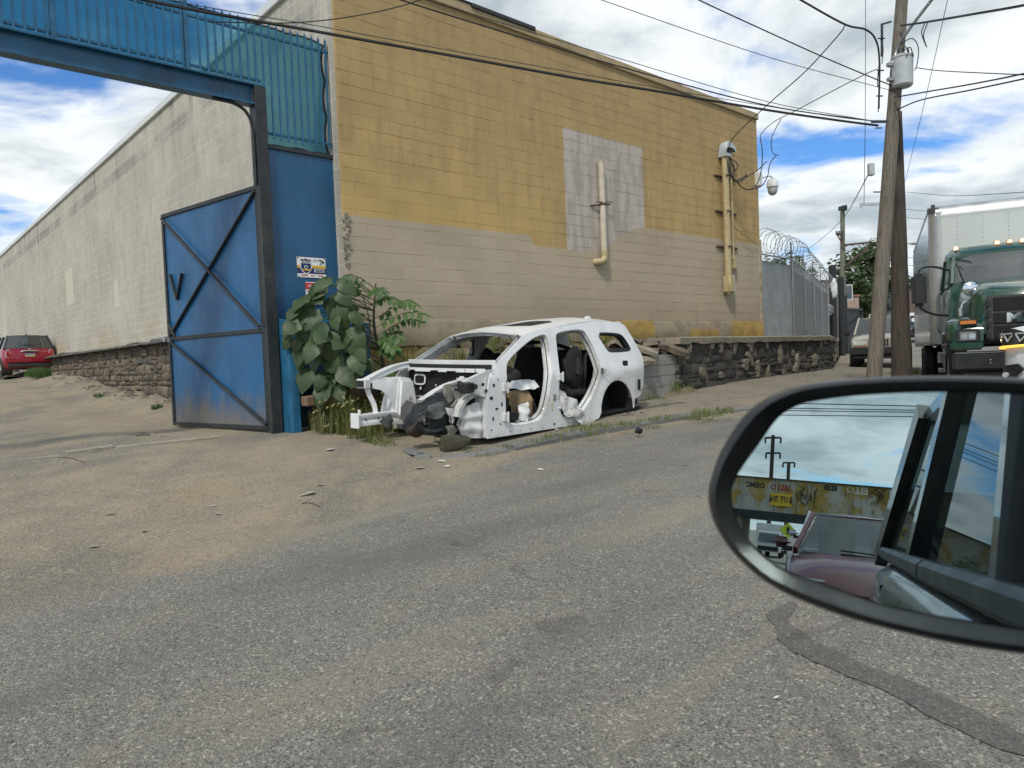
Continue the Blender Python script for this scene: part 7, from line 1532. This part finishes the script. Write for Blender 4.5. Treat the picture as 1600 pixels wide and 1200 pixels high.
print('BRIDGE l', l0, l1, 'z top', zt0, zt1, 'bot', zb0, zb1)
def mat_girder():
    m, gg, out = newmat('rusty_yellow_girder'); tc = gg.n('ShaderNodeTexCoord', 3); nz = gg.noise(tc, .6, 6, .65); n2 = gg.noise(gg.scale(tc, (1, 1, .35)), 3, 6, .7)
    c = gg.mix(gg.rng(nz, .42, .56), (.40, .27, .06), (.46, .44, .38)); c = gg.mix(gg.rng(n2, .52, .70, 0, .85), c, (.14, .06, .025)); c = gg.mix(gg.rng(gg.noise(tc, 12, 5, .7), .58, .75, 0, .6), c, (.05, .03, .02)); pbsdf(gg, out, c, .8, 0, n2, .4, .02); return m
br = thing('rail_bridge', 'rusty yellow plate girder rail bridge covered in graffiti, seen in the door mirror', 'bridge', behind(BF, 0, 0), OR)
# local x forward (towards the camera), y left
mb = MB(); mb.bx(-.05, .0, -40, 32, zb, zt); mb.build('web_plate', mat_girder(), br)
mb = MB(); mb.bx(-.3, .22, -40, 32, zt, zt + .06); mb.build('top_flange', M_RUST, br); mb = MB(); mb.bx(-6, .25, -40, 32, zb - .55, zb); mb.build('soffit', M_DKST, br)
for k in range(30): mb = MB(); y = 31 - k * 2.3; mb.bx(.002, .14, y, y + .08, zb, zt); mb.build('stiffener', MATS['rusty_yellow_girder'], br)
for y0, y1 in ((5.6, 14), (-40, -6)): mb = MB(); mb.bx(-6, .1, y0, y1, -2.5, zb - .55); mb.build('abutment', M_CONC, br)
fxr = (math.pi / 2, 0, math.pi / 2)
def gpos(px, py): a, b = bl(px, py); return a, b
ya, za = gpos(1220, 781); yb, _ = gpos(1203, 781); yc, _ = gpos(1238, 781); w_ = abs(yb - yc); _, z1_ = gpos(1220, 771); _, z2_ = gpos(1220, 791)
cs = thing('clearance_sign', 'yellow height clearance sign reading 11 FT 7 IN on the bridge girder', 'sign', behind(BF - .2, 0, 0), OR)
mb = MB(); mb.bx(-.02, .0, ya - w_ / 2, ya + w_ / 2, min(z1_, z2_), max(z1_, z2_)); mb.build('plate', flat('sign_yellow', (.66, .42, .02)), cs); hh = abs(z1_ - z2_)
wtext('\u219311 FT 7 IN\u2193' if False else '11FT 7IN', hh * .66, C_BLK, cs, (.012, ya, za), fxr, sx=.60, bold=.012)
for s_ in (-1, 1): mb = MB(); y = ya + s_ * w_ * .46; mb.prism([(.012, y, za - hh * .32), (.012, y - .09, za - hh * .05), (.012, y - .03, za - hh * .05), (.012, y - .03, za + hh * .32), (.012, y + .03, za + hh * .32), (.012, y + .03, za - hh * .05), (.012, y + .09, za - hh * .05)], (.01, 0, 0)); mb.build('arrow', C_BLK, cs)
def graf(t_, px, py, hpx, mat, sx=1.0, sh=0.0):
    y, z = gpos(px, py); _, a = gpos(px, py - hpx / 2); _, b = gpos(px, py + hpx / 2); o = wtext(t_, abs(a - b) * 1.15, mat, br, (.012, y, z), fxr, .004, sx=sx, name='graffiti', bold=.02, shear=sh)
M_PW = flat('spray_white', (.6, .6, .56)); M_PR = flat('spray_red', (.35, .05, .05)); M_PK = flat('spray_black', (.02, .02, .02))
graf('ELLO', 1340, 767, 13, M_PW, .9, .1); graf('LELLO', 1219, 762, 11, M_PR, .85, -.1); graf('RIDER', 1298, 763, 10, M_PK, .62, .15); graf('DEMC', 1180, 758, 10, M_PK, .9, .1)
for (x0, x1, y0, y1, sd) in ((1243, 1278, 757, 795, 3), (1358, 1386, 762, 790, 5)):
    rnd = random.Random(sd); mb = MB()
    for k in range(16):
        a = gpos(rnd.uniform(x0, x1), rnd.uniform(y0, y0 + (y1 - y0) * .4)); b = gpos(lerp(x0, x1, rnd.random()), rnd.uniform(y0 + (y1 - y0) * .5, y1)); c_ = ((a[0] + b[0]) / 2 + rnd.uniform(-.3, .3), (a[1] + b[1]) / 2)
        P_ = curve3([(.012, a[0], a[1]), (.012, c_[0], c_[1]), (.012, b[0], b[1])], 4)
        for u, w2 in zip(P_, P_[1:]): mb.bar(u, w2, .012, .09, Vector((1, 0, 0)))
    mb.build('graffiti', M_PK, br)
# poles and wires behind the bridge
for (px, py, d, arms, lab) in ((1208, 680, 68, ((684, 24), (708, 22)), 'tall twin-crossarm utility pole beyond the bridge, seen in the door mirror'), (1232.5, 722, 78, ((723, 18),), 'shorter crossarm utility pole with transformers beyond the bridge, seen in the door mirror')):
    top = mpos(px, py, d); t = thing('utility_pole', lab, 'utility pole', Vector((top.x, top.y, zr(top.y))), OR); h = top.z - zr(top.y); mb = MB(); mb.cyl((0, 0, 0), (0, 0, h), .2, .16, 10); mb.build('shaft', M_POLED, t)
    for ay, hw in arms:
        a = mpos(px - hw / 2, ay, d); b = mpos(px + hw / 2, ay, d); mb = MB(); mb.bar(a, b, .16, .16); mb.build('crossarm', M_POLED, t, world=True)
        for e in (a, b): mb = MB(); mb.cyl(e, e + V(0, 0, -.5), .09, n=6); mb.build('insulator', M_DKST, t, world=True)
for k, (y0, y1, d) in enumerate(((629, 636, 22), (637, 642, 23), (641, 645, 24), (648, 652, 25))):
    wirething('overhead_wire', 'set of level overhead wires crossing the sky in the door mirror', [[mpos(x, lerp(y0, y1, (x - 1180) / 320), d) for x in (1080, 1180, 1260, 1340, 1420, 1500, 1620)]], .014, group='overhead wires in the mirror')
dsg = thing('diamond_sign', 'yellow diamond warning sign under the bridge, seen in the door mirror', 'sign', mpos(1231, 829, 44), OR); mb = MB(); mb.prism([(0, -.45, 0), (0, 0, -.45), (0, .45, 0), (0, 0, .45)], (-.02, 0, 0)); mb.build('plate', flat('sign_lime', (.55, .62, .03)), dsg); mb = MB(); mb.bx(.002, .01, -.08, .08, -.2, .2); mb.build('symbol', C_BLK, dsg); mb = MB(); mb.cyl((-.05, 0, -3), (-.05, 0, .3), .04, n=6); mb.build('post', M_GALV, dsg)
tree('tree', 'dark tree beside the bridge abutment, seen in the door mirror', behind(46, 7.8), 3.6, 2.6, 1.7, 31, 1500, .22)
# ---------------------------------------------------------------- plants
def gz2(x, y):
    """walkable surface height"""
    if inpoly(x, y, SW): return zside(x, y)
    return zground(x, y)
def heart_leaf(seed, droop=.35):
    rnd = random.Random(seed); N = 9; mb_ = MB(); rows_ = []
    for i in range(N + 1):
        t = i / N; w = (math.sin(math.pi * min(1, t ** .62)) ** .75) * .52 * (1 - .25 * t) if 0 < t < 1 else .0
        if i == 0: w = .16
        row = []
        for j in range(-3, 4):
            u = j / 3; x = t - (.13 * (1 - abs(abs(u) - .6)) * max(0, 1 - t * 4) if abs(u) > .2 else 0); y = u * w * (1 + .22 * vn(t * 5, u * 3, seed)); z = -droop * t * t - .07 * abs(u) * w * 2 * (1 - t) + .045 * vn(t * 5 + seed, u * 4) + .012 * math.cos(u * 9.4)
            row.append((x, y, z))
        rows_.append(row)
    mb_.grid(rows_); me = mb_.mesh('leaf', smooth=80, recalc=False); me.materials.append(M_LEAFB); return me
HL_ = [heart_leaf(s, d) for s, d in ((1, .35), (2, .5), (3, .2), (4, .6), (5, .42))]
pbase = GATE + FD * .35 + NF * .75; pbase.z = gz2(pbase.x, pbase.y)
pw = thing('paulownia_plant', 'tall weed with huge dull green heart-shaped leaves in front of the blue panel', 'plant', pbase)
mb = MB(); stem = curve3([pbase, pbase + V(-.05, 0, .8), pbase + V(-.2, .05, 1.5), pbase + V(-.15, .05, 2.15)]); mb.tube(stem, .03, 8, [lerp(.035, .012, i / (len(stem) - 1)) for i in range(len(stem))]); mb.build('stem', M_BARK, pw, world=True, smooth=True)
LV = [(500, 440, 62, 200), (470, 455, 58, 215), (458, 470, 45, 230), (535, 448, 58, 330), (515, 462, 60, 260), (480, 480, 66, 225), (455, 497, 62, 235), (495, 505, 74, 250), (530, 478, 66, 310), (468, 520, 72, 245), (510, 522, 70, 280), (548, 515, 74, 320), (560, 540, 60, 330), (490, 548, 68, 255), (520, 552, 60, 300), (475, 575, 74, 240), (512, 578, 70, 270), (545, 570, 62, 310), (500, 600, 60, 255), (528, 596, 66, 285), (470, 545, 50, 230), (556, 480, 52, 345), (540, 430, 46, 20), (505, 424, 44, 150), (488, 436, 40, 190), (565, 500, 44, 0), (450, 520, 48, 220), (575, 555, 44, 340), (530, 520, 64, 270), (488, 528, 60, 235)]
rl = random.Random(8)
LV += [(x + rl.uniform(-14, 14), y + rl.uniform(-12, 12), z * .8, a + rl.uniform(-40, 40)) for x, y, z, a in LV[::2]]
for (px, py, sz, an) in LV:
    d = 9.95 + rl.uniform(-.22, .12); p = atd(px, py + 14, d); s_ = sz / F * d * rl.uniform(.38, .74)
    q_ = stem[min(range(len(stem)), key=lambda i: abs(stem[i].z - p.z + .1))]
    mb = MB(); mb.tube(curve3([q_, q_.lerp(p, .55) + V(0, -.02, .08), p + V(0, .03, .05)]), .007, 5); mb.build('leaf_stalk', M_LEAFA, pw, world=True, smooth=True)
    # the leaf hangs from its stalk, blade facing the street, tip down and outwards
    yaw = math.atan2((p - q_).y, (p - q_).x) + rl.uniform(-.5, .5); o = mesh_obj('leaf', rl.choice(HL_), None, pw)
    a = R(an); dx = math.cos(a) * .75; tip = (V(1, 0, 0) * dx + V(0, -1, 0) * rl.uniform(.1, .9) + V(0, 0, -1) * rl.uniform(.25, 1.0)).normalized()
    nrm = V(rl.uniform(-.8, .8), -1.0, rl.uniform(.1, 1.5)); nrm = (nrm - tip * nrm.dot(tip)).normalized(); yv = nrm.cross(tip)
    mtx = Matrix((tip, yv, nrm)).transposed().to_4x4(); mtx = Matrix.Translation(p - tip * s_ * .35 - pbase) @ mtx @ Matrix.Diagonal((s_, s_, s_, 1)); o.matrix_basis = mtx
# tree of heaven seedling with feathery fronds
abase = CORN + FD * .55 + NF * .85; abase.z = gz2(abase.x, abase.y) + .1
ai = thing('ailanthus_sapling', 'slender sapling with feathery compound leaves against the beige wall corner', 'plant', abase)
def apx(px, py, d=10.3): return atd(px, py, d)
trunk = curve3([abase, apx(576, 575), apx(579, 530), apx(575, 490), apx(566, 462)]); mb = MB(); mb.tube(trunk, .016, 7, [lerp(.018, .006, i / (len(trunk) - 1)) for i in range(len(trunk))]); mb.build('stem', M_BARK, ai, world=True, smooth=True)
def frond(path, n_leaf, ls, par, mat=M_LEAFA, seed=1):
    rnd = random.Random(seed); P = curve3(path, 8); mb_ = MB(); mb_.tube(P, .004, 4)
    for k in range(n_leaf):
        t = .25 + .75 * k / n_leaf; i = int(t * (len(P) - 1)); p = P[i]; d = (P[min(i + 1, len(P) - 1)] - P[max(0, i - 1)]).normalized()
        for s_ in (-1, 1):
            sd_ = (d.cross(V(rnd.uniform(-.3, .3), -.5, .8)).normalized() * s_ + d * .45 + V(0, 0, -rnd.uniform(.15, .55))).normalized(); L = ls * rnd.uniform(.75, 1.15) * (1 - .45 * abs(t - .55)); w = sd_.cross(V(rnd.uniform(-.5, .5), -.7, .6)).normalized() * L * .19
            mb_.add([p, p + sd_ * L * .3 + w, p + sd_ * L * .62 + w * .8 + V(0, 0, -.01), p + sd_ * L + V(0, 0, -L * .18), p + sd_ * L * .62 - w * .8 + V(0, 0, -.01), p + sd_ * L * .3 - w], [(0, 1, 2, 3), (0, 3, 4, 5)])
    mb_.build('frond', mat, par, world=True, recalc=False, smooth=60)
FR = [((578, 500), (600, 490), (630, 470), (655, 478)), ((577, 520), (605, 500), (640, 488), (676, 496)), ((578, 530), (605, 515), (635, 500), (662, 505)), ((576, 480), (590, 470), (612, 465), (628, 482)), ((574, 470), (560, 455), (545, 448), (530, 456)), ((575, 485), (555, 478), (540, 482), (528, 495)), ((578, 540), (600, 525), (618, 520), (625, 535)), ((577, 545), (595, 530), (610, 540), (620, 548)), ((577, 560), (560, 548), (545, 552), (533, 566)), ((570, 465), (580, 455), (592, 452), (600, 462)), ((577, 555), (598, 545), (612, 548), (620, 556)), ((576, 500), (550, 500), (530, 490), (510, 497)), ((576, 470), (562, 440), (540, 432), (527, 440)), ((577, 600), (560, 588), (545, 592), (535, 602)), ((578, 590), (600, 580), (618, 582), (632, 595)), ((577, 525), (560, 520), (540, 515), (520, 530)), ((575, 540), (548, 535), (525, 540), (505, 552)), ((577, 565), (552, 565), (530, 575), (515, 590))]
for k, f_ in enumerate(FR):
    d0 = 10.3; frond([apx(x, y, d0 - .09 * i + (0.0 if k % 2 else .12)) for i, (x, y) in enumerate(f_)], 11, .155, ai, M_LEAFA, k)
# grass and weeds: blades gathered in tufts
def blades(mb_, c_, n_, h, spread, rnd, w=.006, lean=.5):
    for k in range(n_):
        a = rnd.uniform(0, 6.283); r = spread * math.sqrt(rnd.random()); b = Vector((c_.x + math.cos(a) * r, c_.y + math.sin(a) * r, c_.z - .01)); hh = h * rnd.uniform(.45, 1.15); a2 = rnd.uniform(0, 6.283); ld = Vector((math.cos(a2), math.sin(a2), 0)) * hh * lean * rnd.uniform(.3, 1.1); sdv = Vector((-math.sin(a2), math.cos(a2), 0)) * w * rnd.uniform(.7, 1.4)
        m1 = b + ld * .25 + V(0, 0, hh * .6); tp = b + ld + V(0, 0, hh * .92); mb_.add([b - sdv, b + sdv, m1 + sdv * .8, m1 - sdv * .8, tp], [(0, 1, 2, 3), (3, 2, 4)])
rg = random.Random(17)
def weed_bed(name, label, spots, mat, parse=None):
    mb_ = MB()
    for (p, n_, h, sp) in spots: blades(mb_, p, int(n_ * (.55 if 'kerb' in name else 1)), h * (.8 if 'kerb' in name else 1), sp * (1.5 if 'kerb' in name else 1), rg, .0045 if 'kerb' in name else .006)
    o = mb_.build(name, mat, recalc=False); return tag(o, label, 'grass', kind='stuff')
spots = []
for k in range(90):
    px = rg.uniform(470, 605); py = rg.uniform(625, 690); p = atz(px, py, .40)
    for _ in range(4): p = atz(px, py, gz2(p.x, p.y))
    if gx(p.x, p.y) < -.75 or gdist(p.x, p.y) > 1.7 - .25 * gx(p.x, p.y): continue
    if gdist(p.x, p.y) < .1: p = p + NF * (.5 - gdist(p.x, p.y)); p.z = gz2(p.x, p.y)
    spots.append((p, 46, rg.uniform(.22, .62), .16))
for k in range(46):
    x_ = rg.uniform(-.5, 1.3); o_ = rg.uniform(.35, 1.3); p = GATE + FD * x_ + NF * o_; p.z = gz2(p.x, p.y); spots.append((p, 60, rg.uniform(.35, .75) * (1 - .3 * (o_ - .35)), .16))
weed_bed('tall_grass', 'tall foxtail grass and weeds below the timber at the panel foot', spots, M_GRASS)
bk_ = []
for k in range(150):
    s_ = rg.uniform(.3, 7.0); o_ = rg.uniform(.05, 1.5); p = CORN + FD * s_ + NF * o_; p.z = bank_z(s_, o_); bk_.append((p, rg.randint(14, 34), rg.uniform(.12, .42), .14))
weed_bed('bank_weeds', 'dry weeds and grass on the rubble bank behind the stripped car', bk_, M_GRASS)
ks = []
for (px, py, n_, h) in ((668, 690, 50, .09), (700, 672, 40, .07), (730, 702, 60, .08), (760, 712, 40, .08), (795, 698, 50, .08), (830, 690, 60, .09), (860, 683, 90, .10), (905, 672, 160, .12), (925, 668, 150, .13), (960, 665, 150, .10), (985, 663, 120, .09), (1010, 657, 70, .08), (1030, 655, 100, .10), (1055, 651, 60, .08), (1080, 655, 140, .11), (1100, 650, 240, .15), (1115, 645, 220, .14), (1135, 641, 120, .1), (930, 678, 70, .08), (880, 690, 60, .07), (1020, 668, 80, .07), (1105, 657, 90, .08), (640, 676, 60, .10), (620, 690, 80, .14), (600, 695, 90, .16), (585, 690, 120, .2), (1425, 582, 300, .25), (1440, 585, 300, .2), (1398, 586, 160, .2), (690, 672, 40, .08)):
    p = atz(px, py, .35)
    for _ in range(4): p = atz(px, py, gz2(p.x, p.y))
    ks.append((p, n_, h, .10 if n_ < 150 else .2))
weed_bed('kerb_grass', 'thin grass tufts growing along the kerb joints', ks, M_GRASS)
al = []
for (px, py, n_, h) in ((58, 574, 500, .34), (64, 570, 400, .4), (52, 578, 300, .3), (246, 638, 120, .14), (148, 545, 60, .12), (152, 543, 60, .12)):
    p = CORN + LD * ((onplane(px, py, CORN + NL * .9, NL) - CORN).dot(LD)) + NL * .9; p.z = zground(p.x, p.y); al.append((p, n_, h, .3 if n_ > 200 else .12))
weed_bed('alley_grass', 'bright green tufts at the foot of the stone foundation', al, M_LEAFA)
mb = MB()
for k in range(150):
    if k < 105:
        x_ = rg.uniform(-.85, .35); o_ = rg.uniform(.5, 1.35)
    else: x_ = rg.uniform(-.3, 1.2); o_ = rg.uniform(.4, 1.0)
    p = GATE + FD * x_ + NF * o_; h = rg.uniform(.15, .72) * (1 if x_ > -.4 else .75); z0 = gz2(p.x, p.y); top = V(p.x + rg.uniform(-.12, .1), p.y - rg.uniform(0, .12), z0 + h); tip = top + V(rg.uniform(-.06, .03), rg.uniform(-.05, .02), -.02 + rg.uniform(-.03, .04)); P_ = curve3([V(p.x, p.y, z0), (V(p.x, p.y, z0) + top) / 2 + V(0, 0, .05), top, tip], 3)
    mb.tube([top, top.lerp(tip, .35), top.lerp(tip, .75), tip], .008, 5, [.005, .017, .014, .004])
tag(mb.build('seed_heads', M_SEED, recalc=False), 'pale foxtail seed heads nodding over the grass by the panel', 'grass', kind='stuff')
# timber lying under the box
tb_ = MB(); tb_.bar((-.96, -.62, .86), (.30, -.50, .93), .16, .135); o = tb_.build('timber_beam', M_TIMB, None, bevel=.012); o.location = (GATE.x, GATE.y, 0); o.rotation_euler = (0, 0, RZ); tag(o, 'weathered brown timber beam lying across below the blue box', 'timber')
mb = MB(); mb.bx(-.70, 1.2, -.55, -.25, .35, .64); o = mb.build('footing_stones', M_STONEL, None, bevel=.05); o.location = (GATE.x, GATE.y, 0); o.rotation_euler = (0, 0, RZ); tag(o, 'dark stone footing under the timber beam behind the grass', 'footing')
# ---------------------------------------------------------------- litter and loose stones
def scatter(name, lab, cat, pts, meshes, grp, zf=gz2):
    for (px, py, sz) in pts:
        p = atz(px, py, .3)
        for _ in range(5): p = atz(px, py, zf(p.x, p.y))
        o_ = mesh_obj(name, rg.choice(meshes), None, None, (p.x, p.y, zf(p.x, p.y) + sz * .18), (rg.uniform(-1.8, -1.2), rg.uniform(-.3, .3), rg.uniform(0, 6)), (sz * rg.uniform(.9, 1.6), sz * .6, sz)); tag(o_, lab, cat, grp)
def chip_mesh(seed, mat):
    rnd = random.Random(seed); m2_ = MB(); n_ = 7; pts = [(math.cos(6.283 * i / n_) * rnd.uniform(.5, 1), math.sin(6.283 * i / n_) * rnd.uniform(.3, .7), rnd.uniform(-.05, .08)) for i in range(n_)]; m2_.prism(pts, (0, 0, .08)); me = m2_.mesh('chip'); me.materials.append(mat); return me
WC = [chip_mesh(i, M_WPL) for i in range(3)]; TC_ = [chip_mesh(i + 5, M_CONC) for i in range(3)]
def litter(name, lab, cat, lst, meshes, grp):
    for (px, py, sz) in lst:
        p = atz(px, py, .3)
        for _ in range(5): p = atz(px, py, gz2(p.x, p.y))
        o_ = mesh_obj(name, rg.choice(meshes), None, None, (p.x, p.y, gz2(p.x, p.y) + .012), (rg.uniform(-.15, .15), rg.uniform(-.15, .15), rg.uniform(0, 6)), (sz, sz, sz * .35)); tag(o_, lab, cat, grp)
litter('litter_scrap', 'small pale scrap of litter lying on the dirt driveway', 'litter', [(178, 682, .05), (130, 606, .06), (128, 611, .05), (236, 641, .07), (10, 584, .12), (332, 793, .03), (98, 724, .04), (515, 700, .09), (655, 733, .07), (100, 722, .04)], WC, 'pale litter scraps on the dirt')
litter('wood_chip', 'flat splinter of wood lying in the dirt beside the road edge', 'wood', [(480, 774, .10), (172, 806, .05), (340, 805, .035), (255, 682, .07), (500, 760, .05), (148, 856, .04), (225, 832, .04)], TC_, 'wood splinters in the dirt')
litter('litter_scrap', 'pale rubbish scrap lying on the sidewalk or kerb near the stripped car', 'litter', [(880, 668, .08), (690, 722, .08), (700, 730, .05), (1003, 643, .09), (952, 683, .04), (870, 672, .06), (620, 664, .05), (1090, 655, .04), (845, 735, .04)], WC, 'litter near the stripped car')
litter('cigarette', 'white cigarette stub lying on the open asphalt', 'litter', [(1213, 1094, .02)], [chip_mesh(33, M_WPL)], 'cigarette stub')
blob('dark_clod', 'small black clod lying in the gutter beside the kerb grass', 'clod', atz(998, 673, .3), (.05, .05, .04), M_BLACKI, 4)
pp = []
for k in range(240): pp.append((rg.uniform(0, 700), rg.uniform(690, 900), rg.uniform(.004, .013)))
scatter('pebble', 'loose pebble on the dusty driveway', 'pebble', [q_ for q_ in pp if q_[1] < 930 - q_[0] * .26 and q_[1] > 700 - q_[0] * .03], ST_L[:4] + ST_R[:3], 'pebbles on the driveway')
scatter('rubble_stone', 'stone at the dirt edge below the rubble foundation', 'stone', [], ST_L, 'x')

# long thin sticks in the dirt
for (a, b) in (((470, 760), (498, 762)), ((90, 718), (132, 723))):
    P_ = [atz(lerp(a[0], b[0], t), lerp(a[1], b[1], t) - 2 * math.sin(t * 3.1), .12 if a[1] > 800 else (.3 if a[0] > 400 else .4)) for t in (0, .3, .6, 1)]; mb = MB(); mb.tube([V(q.x, q.y, zground(q.x, q.y) + .006) for q in P_], .004, 5); o = mb.build('stick', M_BARK); tag(o, 'thin dry stick lying in the dirt near the gateway', 'stick', 'dry sticks in the dirt')
# tar repair strip curving across the near lane, and dark worn patches
def road_patch(name, pts, mat):
    L = [tuple(q) for q in smooth_loop([Vector((atz(x, y, .0).x, atz(x, y, .0).y)) for x, y in pts], 2)]
    L = [Vector((q.x + .035 * vn(q.x * 5, q.y * 5, 3) + .02 * vn(q.x * 15, q.y * 15), q.y + .035 * vn(q.x * 5, q.y * 5, 6) + .02 * vn(q.x * 15, q.y * 15, 4))) for q in dense([Vector(q) for q in L], .05)]
    mb_ = MB(); panel(mb_, [tuple(q) for q in L], [], lambda x, y: (x, y, zground(x, y) + .005), .12); return tag(mb_.build(name, mat, smooth=True), kind='structure')
M_TAR = M_ASPH.copy(); M_TAR.name = 'tar_repair'; nt_ = M_TAR.node_tree; bs_ = next(n_ for n_ in nt_.nodes if n_.type == 'BSDF_PRINCIPLED'); src_ = bs_.inputs['Base Color'].links[0].from_socket
mx_ = nt_.nodes.new('ShaderNodeMix'); mx_.data_type = 'RGBA'; mx_.inputs[0].default_value = .55; nt_.links.new(src_, mx_.inputs[6]); mx_.inputs[7].default_value = (.055, .053, .048, 1); nt_.links.new(mx_.outputs[2], bs_.inputs['Base Color'])
road_patch('tar_strip', [(1195, 985), (1215, 962), (1250, 952), (1236, 985), (1268, 1018), (1352, 1045), (1465, 1092), (1570, 1142), (1680, 1185), (1690, 1225), (1560, 1178), (1440, 1115), (1335, 1072), (1245, 1036)], M_TAR)
road_patch('tar_patch', [(1395, 1205), (1420, 1190), (1450, 1192), (1465, 1205), (1440, 1225)], M_TAR)

for k in range(70):
    s_ = rg.uniform(7.0, 22.5); o_ = .34 + abs(rg.gauss(0, .38)); p = CORN + LD * s_ + NL * o_; sz = rg.uniform(.04, .17) * (1.25 if o_ < .7 else .8)
    ob = mesh_obj('fallen_stone', rg.choice(ST_L + ST_R[:2]), None, None, (p.x, p.y, zground(p.x, p.y) + sz * .12), (rg.uniform(-1.9, -1.1), rg.uniform(-.4, .4), rg.uniform(0, 6)), (sz * rg.uniform(1, 1.7), sz * .7, sz)); tag(ob, 'loose stone at the foot of the rubble foundation', 'stone', 'stones at the foot of the foundation')
